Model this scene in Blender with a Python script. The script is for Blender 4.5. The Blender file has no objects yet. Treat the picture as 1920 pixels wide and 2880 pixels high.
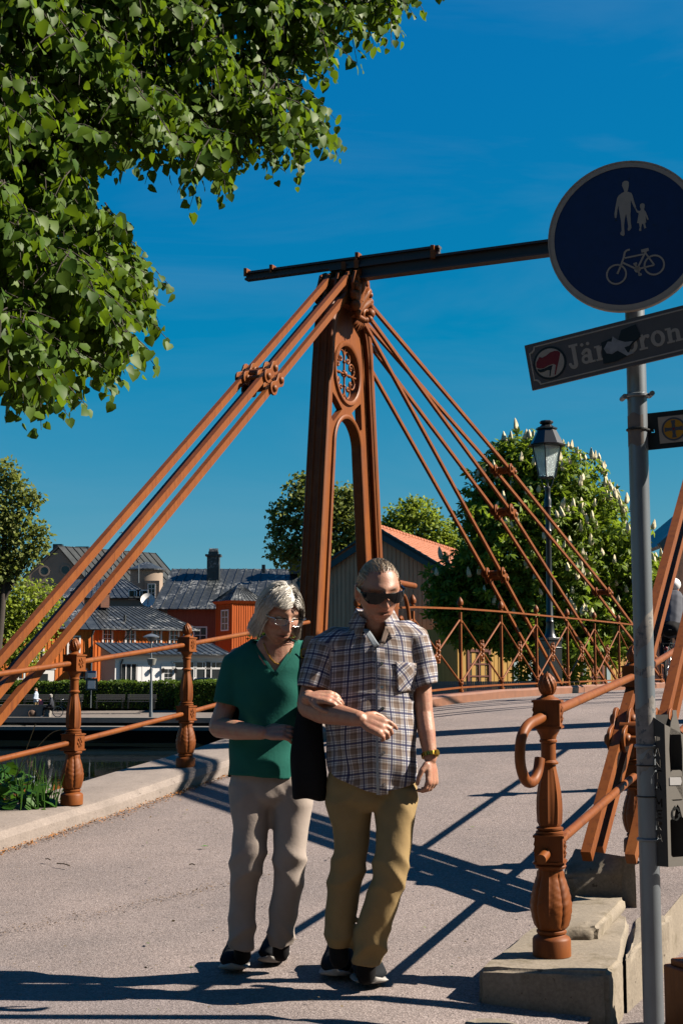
import bpy, bmesh, math, random
import numpy as np
from mathutils import Vector, Matrix
V = Vector
R = math.radians
PI = math.pi
random.seed(7)
rng = np.random.default_rng(11)
sc = bpy.context.scene
COL = sc.collection

# ---------------------------------------------------------------- camera, sky, sun, exposure
FPX = 3900.0
CAMZ = 1.28
TH = math.atan(460.0 / FPX)
CT, ST = math.cos(TH), math.sin(TH)
cd = bpy.data.cameras.new('camera')
cam = bpy.data.objects.new('camera', cd)
COL.objects.link(cam)
cd.sensor_fit = 'HORIZONTAL'
cd.sensor_width = 24.0
cd.lens = 24.0 * FPX / 1920.0
cd.clip_start = 0.05
cd.clip_end = 3000
cam.location = (0, 0, CAMZ)
cam.rotation_euler = (PI / 2 + TH, 0, 0)
sc.camera = cam

SUN_EL = R(38.0)
SUN_DIR = V((math.cos(SUN_EL), 0.0, math.sin(SUN_EL))).normalized()      # towards the sun: from the right
wd = bpy.data.worlds.new('World')
sc.world = wd
wd.use_nodes = True
wn = wd.node_tree
wn.nodes.clear()
sky = wn.nodes.new('ShaderNodeTexSky')
sky.sky_type = 'NISHITA'
sky.sun_disc = False
sky.sun_elevation = SUN_EL
sky.sun_rotation = math.atan2(SUN_DIR.x, SUN_DIR.y)
sky.altitude = 2000
sky.air_density = 1.0
sky.dust_density = 0.0
sky.ozone_density = 10.0
sep = wn.nodes.new('ShaderNodeSeparateColor')
com = wn.nodes.new('ShaderNodeCombineColor')
wn.links.new(sky.outputs[0], sep.inputs[0])
def chan(i, *ops):
    o = sep.outputs[i]
    for op, val in ops:
        n = wn.nodes.new('ShaderNodeMath'); n.operation = op
        wn.links.new(o, n.inputs[0]); n.inputs[1].default_value = val
        o = n.outputs[0]
    wn.links.new(o, com.inputs[i])
chan(0, ('SUBTRACT', .80), ('MULTIPLY', .68), ('MAXIMUM', .012))      # the deep teal blue of the photographed sky
chan(1, ('POWER', .67), ('MULTIPLY', .89))
chan(2, ('POWER', .11), ('MULTIPLY', 2.32))
bg = wn.nodes.new('ShaderNodeBackground')
bg.inputs['Strength'].default_value = 0.05
wo = wn.nodes.new('ShaderNodeOutputWorld')
tcw = wn.nodes.new('ShaderNodeTexCoord')
mpw = wn.nodes.new('ShaderNodeMapping'); mpw.inputs['Scale'].default_value = (1.2, 1.2, 6.0); mpw.inputs['Rotation'].default_value = (.12, .2, 0)
nzw = wn.nodes.new('ShaderNodeTexNoise'); nzw.inputs['Scale'].default_value = 2.2; nzw.inputs['Detail'].default_value = 7; nzw.inputs['Roughness'].default_value = .58; nzw.inputs['Distortion'].default_value = .6
crw = wn.nodes.new('ShaderNodeMapRange'); crw.inputs['From Min'].default_value = .48; crw.inputs['From Max'].default_value = .80; crw.inputs['To Max'].default_value = .16
mxw = wn.nodes.new('ShaderNodeMix'); mxw.data_type = 'RGBA'; mxw.inputs[7].default_value = (1.35, 2.3, 3.2, 1)
wn.links.new(tcw.outputs['Generated'], mpw.inputs[0]); wn.links.new(mpw.outputs[0], nzw.inputs['Vector']); wn.links.new(nzw.outputs['Fac'], crw.inputs['Value'])
wn.links.new(crw.outputs[0], mxw.inputs[0]); wn.links.new(com.outputs[0], mxw.inputs[6])
wn.links.new(mxw.outputs[2], bg.inputs[0])
wn.links.new(bg.outputs[0], wo.inputs[0])
sd = bpy.data.lights.new('sun', 'SUN')
sun = bpy.data.objects.new('sun', sd)
COL.objects.link(sun)
sd.energy = 5.0
sd.angle = R(0.5)
sd.color = (1.0, 0.90, 0.77)
sun.rotation_euler = SUN_DIR.to_track_quat('Z', 'Y').to_euler()
sc.view_settings.view_transform = 'Standard'
sc.view_settings.look = 'None'
sc.view_settings.gamma = 1.0
sc.view_settings.exposure = 1.75
sc.view_settings.use_curve_mapping = False
sc.cycles.max_bounces = 6
sc.cycles.transparent_max_bounces = 12
sc.cycles.use_denoising = True

# ---------------------------------------------------------------- coordinates
def at(px, py, Y):
    """point of the photograph's ray through (px, py) at the depth Y"""
    u = (px - 960.0) / FPX
    v = (1440.0 - py) / FPX
    k = Y / (CT - v * ST)
    return V((u * k, Y, CAMZ + (ST + v * CT) * k))

AX = V((0.42, 0.9075, 0)).normalized()       # along the bridge, away from the camera
BX = V((AX.y, -AX.x, 0))                     # across the bridge, to the right
OX = V((0, 14.5, 0))                         # foot of the left tower
ROTA = math.atan2(AX.y, AX.x)
def P(u, w, z=0.0):
    p = OX + AX * u + BX * w
    return V((p.x, p.y, z))
def uw(x, y):
    d = V((x, y, 0)) - OX
    return d.dot(AX), d.dot(BX)
_pu = np.array([-40, -8.3, -7.4, -6, -3, 0, 1.8, 4, 7, 11, 16, 25, 90.0])
_pz = np.array([0, 0.0, 0.035, .15, .45, .80, .92, .975, 1.0, 1.03, 1.03, .95, .9])
_du = np.linspace(-40, 90, 2601)
_dz = np.convolve(np.pad(np.interp(_du, _pu, _pz), 18, mode='edge'), np.ones(37) / 37, mode='valid')
def zroad(u):
    return float(np.interp(u, _du, _dz))

# ---------------------------------------------------------------- object helpers
MW = {}
def _mw(o):
    while o is not None and o.name not in MW:
        o = o.parent
    return MW[o.name] if o is not None else Matrix()
def tag(o, label=None, cat=None, group=None, kind=None):
    if label: o['label'] = label
    if cat: o['category'] = cat
    if group: o['group'] = group
    if kind: o['kind'] = kind
    return o
def thing(name, label, cat, loc=(0, 0, 0), rotz=0.0, group=None):
    o = bpy.data.objects.new(name, None)
    COL.objects.link(o)
    o.empty_display_size = .2
    o.location = loc
    o.rotation_euler = (0, 0, rotz)
    MW[o.name] = Matrix.Translation(V(loc)) @ Matrix.Rotation(rotz, 4, 'Z')
    return tag(o, label, cat, group)
def link(name, me, mats, parent=None, kind=None, label=None):
    o = bpy.data.objects.new(name, me)
    if mats is not None:
        me.materials.clear()
        for m in (mats if isinstance(mats, (list, tuple)) else [mats]):
            me.materials.append(m)
    COL.objects.link(o)
    if parent is not None:
        o.parent = parent
    if kind: o['kind'] = kind
    if label: o['label'] = label
    return o
def kids(o):
    return [c for c in bpy.data.objects if c.parent is o]
def copytree(o, parent=None):
    c = o.copy()
    COL.objects.link(c)
    c.parent = parent
    for k in kids(o):
        copytree(k, c)
    return c
def dup(root, loc, rotz=0.0, label=None, scale=None):
    c = copytree(root)
    c.location = loc
    c.rotation_euler = (0, 0, rotz)
    if scale: c.scale = scale if not isinstance(scale, (int, float)) else (scale,) * 3
    MW[c.name] = Matrix.Translation(V(loc)) @ Matrix.Rotation(rotz, 4, 'Z')
    if label: c['label'] = label
    return c
def clone(o, parent, loc=(0, 0, 0), rot=(0, 0, 0), scale=(1, 1, 1)):
    c = o.copy()
    COL.objects.link(c)
    c.parent = parent
    c.location = loc
    c.rotation_euler = rot
    c.scale = scale
    return c

class MB:
    def __init__(s):
        s.v = []; s.f = []; s.m = []; s.mi = 0
    def add(s, vs, fs):
        b = len(s.v)
        s.v.extend([V(p) for p in vs])
        for f in fs:
            s.f.append([b + i for i in f]); s.m.append(s.mi)
        return s
    def hexa(s, p):
        return s.add(p, [(0, 3, 2, 1), (4, 5, 6, 7), (0, 1, 5, 4), (1, 2, 6, 5), (2, 3, 7, 6), (3, 0, 4, 7)])
    def box(s, c, size, X=None, Y=None, Z=None):
        c = V(c); X = V(X or (1, 0, 0)); Y = V(Y or (0, 1, 0)); Z = V(Z or (0, 0, 1))
        a, b, h = size[0] / 2, size[1] / 2, size[2] / 2
        return s.hexa([c - X * a - Y * b - Z * h, c + X * a - Y * b - Z * h, c + X * a + Y * b - Z * h, c - X * a + Y * b - Z * h,
                       c - X * a - Y * b + Z * h, c + X * a - Y * b + Z * h, c + X * a + Y * b + Z * h, c - X * a + Y * b + Z * h])
    def bar(s, a, b, w, h, side=None):
        """rectangular bar from a to b; w measured along side, h across"""
        a = V(a); b = V(b); d = (b - a).normalized()
        sd_ = V(side) if side is not None else V((0, 0, 1)).cross(d)
        sd_ = (sd_ - d * sd_.dot(d)).normalized()
        n = d.cross(sd_)
        return s.box((a + b) / 2, ((b - a).length, w, h), d, sd_, n)
    def tube(s, path, r, n=10, caps=True):
        pts = [V(p) for p in path]
        k = len(pts)
        rr = r if isinstance(r, (list, tuple, np.ndarray)) else [r] * k
        t0 = (pts[1] - pts[0]).normalized()
        up = V((0, 0, 1)) if abs(t0.z) < .9 else V((1, 0, 0))
        nx = (up - t0 * up.dot(t0)).normalized()
        vs = []
        for i in range(k):
            if i == 0: t = pts[1] - pts[0]
            elif i == k - 1: t = pts[-1] - pts[-2]
            else: t = (pts[i + 1] - pts[i]).normalized() + (pts[i] - pts[i - 1]).normalized()
            t = t.normalized() if t.length > 1e-9 else t0
            nx = nx - t * nx.dot(t)
            nx = nx.normalized() if nx.length > 1e-6 else t.orthogonal().normalized()
            ny = t.cross(nx)
            for j in range(n):
                a = 2 * PI * j / n
                vs.append(pts[i] + (nx * math.cos(a) + ny * math.sin(a)) * rr[i])
        fs = []
        for i in range(k - 1):
            for j in range(n):
                j2 = (j + 1) % n
                fs.append((i * n + j, i * n + j2, (i + 1) * n + j2, (i + 1) * n + j))
        if caps:
            fs.append(tuple(reversed(range(n))))
            fs.append(tuple(range((k - 1) * n, k * n)))
        return s.add(vs, fs)
    def sweep(s, path, prof, side, closed=False):
        """sweep profile (a along side, b along the in-plane normal) along a planar path; side = plane normal"""
        pts = [V(p) for p in path]; k = len(pts); sd_ = V(side).normalized(); m = len(prof)
        vs = []
        for i in range(k):
            if closed: t = pts[(i + 1) % k] - pts[i - 1]
            elif i == 0: t = pts[1] - pts[0]
            elif i == k - 1: t = pts[-1] - pts[-2]
            else: t = (pts[i + 1] - pts[i]).normalized() + (pts[i] - pts[i - 1]).normalized()
            t.normalize()
            n = sd_.cross(t)
            for (a, b) in prof:
                vs.append(pts[i] + sd_ * a + n * b)
        fs = []
        for i in range(k if closed else k - 1):
            i2 = (i + 1) % k
            for j in range(m):
                j2 = (j + 1) % m
                fs.append((i * m + j, i * m + j2, i2 * m + j2, i2 * m + j))
        if not closed:
            fs.append(tuple(reversed(range(m)))); fs.append(tuple(range((k - 1) * m, k * m)))
        return s.add(vs, fs)
    def lathe(s, prof, n=24, c=(0, 0, 0), fn=None):
        """prof: (z, r); fn(ang, z, r) -> r"""
        c = V(c); k = len(prof); vs = []
        for (z, r) in prof:
            for j in range(n):
                a = 2 * PI * j / n
                q = fn(a, z, r) if fn else r
                vs.append(c + V((q * math.cos(a), q * math.sin(a), z)))
        fs = [(i * n + j, i * n + (j + 1) % n, (i + 1) * n + (j + 1) % n, (i + 1) * n + j) for i in range(k - 1) for j in range(n)]
        fs.append(tuple(reversed(range(n)))); fs.append(tuple(range((k - 1) * n, k * n)))
        return s.add(vs, fs)
    def prism(s, poly, O, X, Y, th):
        """polygon in plane (X,Y) at O extruded by th along X x Y (centred)"""
        O = V(O); X = V(X); Y = V(Y); N = X.cross(Y).normalized(); n = len(poly)
        vs = [O + X * a + Y * b - N * th / 2 for a, b in poly] + [O + X * a + Y * b + N * th / 2 for a, b in poly]
        fs = [tuple(reversed(range(n))), tuple(range(n, 2 * n))] + [(i, (i + 1) % n, n + (i + 1) % n, n + i) for i in range(n)]
        return s.add(vs, fs)
    def ball(s, c, r, n=12, m=8, sc_=(1, 1, 1), rot=None):
        c = V(c); vs = []; fs = []
        for i in range(m + 1):
            t = PI * i / m
            for j in range(n):
                a = 2 * PI * j / n
                q = V((math.sin(t) * math.cos(a) * sc_[0], math.sin(t) * math.sin(a) * sc_[1], math.cos(t) * sc_[2])) * r
                if rot is not None: q = rot @ q
                vs.append(c + q)
        for i in range(m):
            for j in range(n):
                j2 = (j + 1) % n
                fs.append((i * n + j, (i + 1) * n + j, (i + 1) * n + j2, i * n + j2))
        return s.add(vs, fs)
    def quad(s, a, b, c, d):
        return s.add([a, b, c, d], [(0, 1, 2, 3)])
    def slab(s, a, b, c, d, th):
        """quad a b c d thickened downwards along its normal"""
        a, b, c, d = V(a), V(b), V(c), V(d)
        n = (b - a).cross(d - a).normalized() * th
        return s.hexa([a - n, b - n, c - n, d - n, a, b, c, d])
    def build(s, name, mats, parent=None, kind=None, label=None, local=False, smooth=35, bevel=0, base=None):
        me = bpy.data.meshes.new(name)
        M = Matrix()
        if base is not None: M = Matrix.Translation(-V(base))
        elif parent is not None and not local: M = _mw(parent).inverted()
        me.from_pydata([M @ p for p in s.v], [], s.f)
        if any(s.m): me.polygons.foreach_set('material_index', s.m)
        if smooth is None:
            me.shade_flat()
        else:
            me.shade_smooth(); me.set_sharp_from_angle(angle=R(smooth))
        me.update()
        o = link(name, me, mats, parent, kind, label)
        if base is not None:
            o.location = base
            if parent is not None: o.location = _mw(parent).inverted() @ V(base)
        if bevel:
            b = o.modifiers.new('bevel', 'BEVEL'); b.width = bevel; b.segments = 2; b.limit_method = 'ANGLE'; b.angle_limit = R(40)
        return o

def np_mesh(name, verts, faces, mats, parent=None, kind=None, label=None, smooth=False):
    """verts (n,3) float, faces (m,k) int - quick mesh in world space"""
    me = bpy.data.meshes.new(name)
    verts = np.asarray(verts, dtype=np.float64)
    if parent is not None:
        Mi = np.array(_mw(parent).inverted())
        verts = verts @ Mi[:3, :3].T + Mi[:3, 3]
    faces = np.asarray(faces, dtype=np.int32)
    m, k = faces.shape
    me.vertices.add(len(verts)); me.vertices.foreach_set('co', verts.astype(np.float32).ravel())
    me.loops.add(m * k); me.loops.foreach_set('vertex_index', faces.ravel())
    me.polygons.add(m)
    me.polygons.foreach_set('loop_start', np.arange(0, m * k, k, dtype=np.int32))
    me.polygons.foreach_set('loop_total', np.full(m, k, dtype=np.int32))
    me.update(calc_edges=True)
    me.validate()
    if smooth: me.shade_smooth()
    else: me.shade_flat()
    return link(name, me, mats, parent, kind, label)

def bake(o, mods):
    """apply modifiers set up by mods(o); returns a new mesh"""
    mods(o)
    dg = bpy.context.evaluated_depsgraph_get()
    dg.update()
    me = bpy.data.meshes.new_from_object(o.evaluated_get(dg))
    o.modifiers.clear()
    return me
def plate_curve(splines, th, bev=0.0):
    """flat curve shape with holes -> (verts, faces) in its XY plane, thickness th"""
    cu = bpy.data.curves.new('plate', 'CURVE')
    cu.dimensions = '2D'; cu.fill_mode = 'BOTH'; cu.extrude = max(th / 2 - bev, 1e-4); cu.bevel_depth = bev; cu.bevel_resolution = 0
    for pts in splines:
        sp = cu.splines.new('POLY'); sp.points.add(len(pts) - 1); sp.use_cyclic_u = True
        for i, (a, b) in enumerate(pts): sp.points[i].co = (a, b, 0, 1)
    o = bpy.data.objects.new('plate', cu); COL.objects.link(o)
    dg = bpy.context.evaluated_depsgraph_get(); dg.update()
    me = bpy.data.meshes.new_from_object(o.evaluated_get(dg))
    vs = [v.co.copy() for v in me.vertices]; fs = [tuple(p.vertices) for p in me.polygons]
    bpy.data.objects.remove(o); bpy.data.curves.remove(cu); bpy.data.meshes.remove(me)
    return vs, fs
def arc(cx, cy, r, a0, a1, n, ry=None):
    ry = r if ry is None else ry
    return [(cx + r * math.cos(a0 + (a1 - a0) * i / n), cy + ry * math.sin(a0 + (a1 - a0) * i / n)) for i in range(n + 1)]
def circ(cx, cy, r, n=40, ry=None):
    return arc(cx, cy, r, 0, 2 * PI, n, ry)[:-1]
def spline(pts, n=8):
    """catmull-rom through points"""
    p = [V(q) for q in pts]
    p = [p[0] * 2 - p[1]] + p + [p[-1] * 2 - p[-2]]
    out = []
    for i in range(1, len(p) - 2):
        for j in range(n):
            t = j / n
            a, b, c, d = p[i - 1], p[i], p[i + 1], p[i + 2]
            out.append(.5 * ((2 * b) + (c - a) * t + (2 * a - 5 * b + 4 * c - d) * t * t + (3 * b - a - 3 * c + d) * t ** 3))
    out.append(p[-2])
    return out

# ---------------------------------------------------------------- materials
def nodes(name):
    m = bpy.data.materials.new(name); m.use_nodes = True
    nt = m.node_tree; nt.nodes.clear()
    out = nt.nodes.new('ShaderNodeOutputMaterial')
    b = nt.nodes.new('ShaderNodeBsdfPrincipled')
    nt.links.new(b.outputs[0], out.inputs[0])
    return m, nt, b, out
def N(nt, t, **kw):
    n = nt.nodes.new('ShaderNode' + t)
    for k, v in kw.items():
        if k in n.inputs: n.inputs[k].default_value = v
        else: setattr(n, k, v)
    return n
def ramp(nt, fac, stops):
    r = nt.nodes.new('ShaderNodeValToRGB')
    while len(r.color_ramp.elements) < len(stops): r.color_ramp.elements.new(.5)
    for e, (p, c) in zip(r.color_ramp.elements, stops):
        e.position = p; e.color = c if len(c) == 4 else (*c, 1)
    nt.links.new(fac, r.inputs[0])
    return r.outputs[0]
def mixc(nt, fac, a, b, mode='MIX'):
    m = nt.nodes.new('ShaderNodeMix'); m.data_type = 'RGBA'; m.blend_type = mode
    for inp, val in ((m.inputs[0], fac), (m.inputs[6], a), (m.inputs[7], b)):
        if hasattr(val, 'links'): nt.links.new(val, inp)
        elif isinstance(val, (int, float)): inp.default_value = val
        else: inp.default_value = (*val, 1) if len(val) == 3 else val
    return m.outputs[2]
def math_(nt, op, a, b=None, c=None):
    m = nt.nodes.new('ShaderNodeMath'); m.operation = op
    for i, val in enumerate((a, b, c)):
        if val is None: continue
        if hasattr(val, 'links'): nt.links.new(val, m.inputs[i])
        else: m.inputs[i].default_value = val
    return m.outputs[0]
def coords(nt, kind='Object', scale=None):
    tc = nt.nodes.new('ShaderNodeTexCoord')
    o = tc.outputs[kind]
    if scale:
        mp = nt.nodes.new('ShaderNodeMapping'); mp.inputs['Scale'].default_value = scale
        nt.links.new(o, mp.inputs[0]); o = mp.outputs[0]
    return o
def noise(nt, co, scale, detail=4, rough=.6, dist=0.0):
    n = N(nt, 'TexNoise', Scale=scale, Detail=detail, Roughness=rough, Distortion=dist)
    nt.links.new(co, n.inputs['Vector'])
    return n.outputs['Fac']
def bump(nt, b, h, strength, dist=.01):
    n = nt.nodes.new('ShaderNodeBump'); n.inputs['Strength'].default_value = strength; n.inputs['Distance'].default_value = dist
    nt.links.new(h, n.inputs['Height'])
    if b is not None: nt.links.new(n.outputs[0], b.inputs['Normal'])
    return n
def sh(c, k):
    return tuple(min(1.0, max(0.0, x * k)) for x in c)
def pm(name, col, var=.25, scale=6.0, rough=.6, bmp=.15, bscale=60.0, bdist=.004, metallic=0.0, spots=None, coat=0.0, co='Object', stretch=None, spec=.5):
    m, nt, b, out = nodes(name)
    c = coords(nt, co, stretch)
    f = noise(nt, c, scale, 5, .65)
    colr = ramp(nt, f, [(.25, sh(col, 1 - var)), (.75, sh(col, 1 + var))])
    if spots:
        sc_, thr, scol = spots
        g = noise(nt, c, sc_, 4, .7)
        fac = ramp(nt, g, [(thr, (0, 0, 0)), (min(1, thr + .06), (1, 1, 1))])
        colr = mixc(nt, fac, colr, scol)
    nt.links.new(colr, b.inputs['Base Color'])
    b.inputs['Roughness'].default_value = rough
    b.inputs['Metallic'].default_value = metallic
    b.inputs['Specular IOR Level'].default_value = spec
    if coat: b.inputs['Coat Weight'].default_value = coat; b.inputs['Coat Roughness'].default_value = .15
    if bmp:
        h = noise(nt, c, bscale, 3, .6)
        bump(nt, b, h, bmp, bdist)
    return m

IRON = (.20, .056, .010)
M = {}
def iron_mat():
    m, nt, b, out = nodes('rust_brown_paint')
    c = coords(nt, 'Object'); cs = coords(nt, 'Object', (1, 1, .12))
    n1 = noise(nt, c, 2.6, 6, .65); n2 = noise(nt, cs, 30, 4, .65); n3 = noise(nt, c, 34, 4, .7)
    col = ramp(nt, n1, [(.25, sh(IRON, .72)), (.5, IRON), (.78, (.25, .088, .022))])
    col = mixc(nt, ramp(nt, n2, [(.50, (0, 0, 0)), (.72, (.6, .6, .6))]), col, (.085, .022, .008))
    col = mixc(nt, ramp(nt, n3, [(.66, (0, 0, 0)), (.70, (.8, .8, .8))]), col, (.055, .022, .012))
    n4 = noise(nt, c, 55, 3, .6)
    col = mixc(nt, ramp(nt, n4, [(.72, (0, 0, 0)), (.75, (.8, .8, .8))]), col, (.30, .17, .10))
    nt.links.new(col, b.inputs['Base Color'])
    nt.links.new(ramp(nt, n1, [(.3, (.62, .62, .62)), (.7, (.40, .40, .40))]), b.inputs['Roughness'])
    b.inputs['Specular IOR Level'].default_value = .16
    return m
M['iron'] = iron_mat()
M['iron_dark'] = pm('dark_brown_paint', (.020, .009, .006), .2, 5, .6, .1, 60, .002)
M['iron_pale'] = pm('faded_brown_paint', (.21, .085, .042), .22, 7, .5, .2, 60, .002, spots=(30, .68, (.10, .038, .018)))
M['black_metal'] = pm('black_metal_paint', (.006, .007, .008), .3, 10, .35, .1, 80, .002)
M['galv'] = pm('galvanised_steel', (.20, .225, .25), .18, 9, .42, .05, 60, .001, metallic=.55, stretch=(1, 1, .35))

def asphalt(name='pale_asphalt', tint=(1, 1, 1), off=0.0):
    m, nt, b, out = nodes(name)
    c = coords(nt, 'Object')
    vo = N(nt, 'TexVoronoi', Scale=150.0); nt.links.new(c, vo.inputs['Vector'])
    grain = ramp(nt, vo.outputs['Color'], [(.0, (.105, .087, .082)), (.35, (.205, .173, .164)), (.7, (.265, .224, .213)), (1, (.38, .335, .318))])
    n2 = noise(nt, c, 60, 3, .7)
    speck = ramp(nt, n2, [(.60, (1, 1, 1)), (.70, (.60, .56, .53))])
    colr = mixc(nt, 1.0, grain, speck, 'MULTIPLY')
    n1 = noise(nt, c, 1.1, 6, .62)
    big = ramp(nt, n1, [(.3, (.80, .79, .79)), (.7, (1.14, 1.09, 1.06))])
    colr = mixc(nt, 1.0, colr, big, 'MULTIPLY')
    n4 = noise(nt, c, 14, 5, .75)
    moss = ramp(nt, n4, [(.68, (0, 0, 0)), (.76, (.55, .55, .55))])
    colr = mixc(nt, moss, colr, (.12, .085, .04))
    st = noise(nt, coords(nt, 'Object', (.5, 1.6, 1)), 3.2, 6, .7)
    colr = mixc(nt, 1.0, colr, ramp(nt, st, [(.55, tint), (.70, sh(tint, .86))]), 'MULTIPLY')
    nt.links.new(colr, b.inputs['Base Color'])
    b.inputs['Roughness'].default_value = .93
    b.inputs['Specular IOR Level'].default_value = .25
    h = math_(nt, 'ADD', vo.outputs['Distance'], math_(nt, 'MULTIPLY', n2, 1.2))
    bump(nt, b, h, .55, .004)
    return m
M['asphalt'] = asphalt()
M['asphalt_new'] = asphalt('newer_asphalt', (.93, .95, .985))
def concrete(name, col, dark=.7, moss=None, pits=True):
    m, nt, b, out = nodes(name)
    c = coords(nt, 'Object')
    n1 = noise(nt, c, 3.0, 6, .7)
    n2 = noise(nt, c, 70, 4, .7)
    colr = mixc(nt, 1, ramp(nt, n1, [(.25, sh(col, .75)), (.7, sh(col, 1.15))]), ramp(nt, n2, [(.3, (.75, .74, .73)), (.7, (1.12, 1.12, 1.1))]), 'MULTIPLY')
    n3 = noise(nt, c, 28, 2, .5)
    pit = ramp(nt, n3, [(.70, (1, 1, 1)), (.74, (.45, .42, .4))])
    colr = mixc(nt, 1.0, colr, pit, 'MULTIPLY')
    if moss:
        g = noise(nt, c, 5, 6, .75)
        colr = mixc(nt, ramp(nt, g, [(.52, (0, 0, 0)), (.68, (.8, .8, .8))]), colr, moss)
    nt.links.new(colr, b.inputs['Base Color'])
    b.inputs['Roughness'].default_value = .9
    b.inputs['Specular IOR Level'].default_value = .25
    bump(nt, b, math_(nt, 'ADD', n2, math_(nt, 'MULTIPLY', n3, .6)), .5, .004)
    return m
M['concrete'] = concrete('kerb_concrete', (.265, .222, .198))
M['stone'] = concrete('weathered_step_concrete', (.27, .228, .178), moss=(.125, .10, .06))
M['quay'] = concrete('quay_concrete', (.22, .2, .18))
M['quay_wall'] = concrete('quay_wall_shade_tone', (.02, .018, .016))  # near-black tone: the wall's shade put into its colour
# ================================================================ THE SETTING
def sheet(name, us, ws, zf, mat, kind='structure', th=0):
    mb = MB()
    nu, nw = len(us), len(ws)
    vs = [P(u, w, zf(u, w)) for u in us for w in ws]
    fs = [(i * nw + j, i * nw + j + 1, (i + 1) * nw + j + 1, (i + 1) * nw + j) for i in range(nu - 1) for j in range(nw - 1)]
    fs = [tuple(reversed(f)) for f in fs] if False else fs
    mb.add(vs, fs)
    if th:
        mb.add([p - V((0, 0, th)) for p in vs], [tuple(reversed(f)) for f in fs])
    o = mb.build(name, mat, kind=kind, smooth=60)
    return o
def lin(a, b, n): return [a + (b - a) * i / (n - 1) for i in range(n)]

def dip(u, w):
    return .11 * min(1, max(0, (w - 3.9) / .7)) * min(1, max(0, (-7.2 - u) / .5))
sheet('road', lin(-16, 46, 125), lin(.2, 4.62, 24), lambda u, w: zroad(u) + .012 * math.cos((w - 2.4) * .7) - dip(u, w), M['asphalt'], th=.0)
sheet('pavement', lin(-16, 6, 40), lin(4.62, 16, 12), lambda u, w: -.105, M['asphalt'])
sheet('forecourt', lin(-16, -9.6, 10), lin(-14, .2, 12), lambda u, w: .002, M['asphalt'])
# asphalt seam: a newer, slightly proud strip of paving across the mouth of the road
def seam_u(w): return -8.05 + .10 * math.sin(w * 1.1) - .09 * w
mb = MB()
ws = lin(.34, 4.2, 40)
vs = []
for w in ws:
    for uu in (-15.5, seam_u(w)):
        vs.append(P(uu, w, zroad(uu) + .018 + .006))
fs = [(2 * i, 2 * i + 2, 2 * i + 3, 2 * i + 1) for i in range(len(ws) - 1)]
mb.add(vs, fs).build('asphalt_patch', M['asphalt_new'], kind='structure', smooth=60)

# left kerb of cast concrete, following the rise of the road
def kerb(name, u0, u1, n, prof, mat):
    mb = MB(); k = len(prof)
    us = lin(u0, u1, n)
    vs = []
    for i, u in enumerate(us):
        zb = zroad(u)
        for (w, z) in prof:
            vs.append(P(u, w, zb + z + .004 * math.sin(u * 3.1) * (z > 0)))
    fs = [(i * k + j, (i + 1) * k + j, (i + 1) * k + (j + 1) % k, i * k + (j + 1) % k) for i in range(n - 1) for j in range(k)]
    fs += [tuple(range(k)), tuple(reversed(range((n - 1) * k, n * k)))]
    mb.add(vs, fs)
    return mb.build(name, mat, kind='structure', smooth=25)
kerb('kerb', -9.6, -.02, 60, [(-.34, -.6), (-.34, .10), (-.30, .125), (.24, .13), (.30, .115), (.345, .075), (.365, -.3)], M['concrete'])
kerb('kerb', 0.0, 1.35, 10, [(-.34, -.6), (-.34, .10), (-.30, .125), (.24, .13), (.30, .115), (.335, .075), (.345, -.3)], M['concrete'])
kerb('bridge_kerb', 1.36, 27, 60, [(-.06, -.5), (-.06, .10), (.26, .115), (.285, .09), (.29, -.5)], M['iron_pale'])
kerb('bridge_kerb', 1.4, 27, 60, [(4.36, -.5), (4.36, .10), (4.6, .115), (4.66, .09), (4.66, -.5)], M['iron_pale'])

# near bank: earth falling to the river beyond the left kerb
def bankz(u, w):
    return max(-3.6, zroad(u) - .03 + (w + .3) * .95)
sheet('riverbank', lin(-16, 1.4, 24), lin(-6.0, -.30, 14), bankz, pm('bank_earth', (.03, .026, .015), .4, 3, .95, .6, 20, .03))
mb = MB()                                              # abutment and deck girders under the bridge
for u0, u1, zt in ((1.4, 1.9, -.6),):
    mb.hexa([P(u0, -.3, -4), P(u1, -.3, -4), P(u1, 4.8, -4), P(u0, 4.8, -4), P(u0, -.3, .3), P(u1, -.3, .3), P(u1, 4.8, .3), P(u0, 4.8, .3)])
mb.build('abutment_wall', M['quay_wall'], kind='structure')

def water_mat():
    m, nt, b, out = nodes('river_water')
    c = coords(nt, 'Object', (1.0, .55, 1))
    b.inputs['Base Color'].default_value = (.006, .011, .011, 1)
    b.inputs['Roughness'].default_value = .03
    b.inputs['IOR'].default_value = 1.33
    n1 = noise(nt, c, 2.2, 3, .55)
    n2 = noise(nt, c, .5, 2, .5)
    h = math_(nt, 'ADD', n1, math_(nt, 'MULTIPLY', n2, 2.0))
    bump(nt, b, h, .10, .03)
    return m
M['water'] = water_mat()
mb = MB(); mb.quad((-160, -60, -2.4), (160, -60, -2.4), (160, 110, -2.4), (-160, 110, -2.4)); mb.build('river', M['water'], kind='structure')

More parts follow.
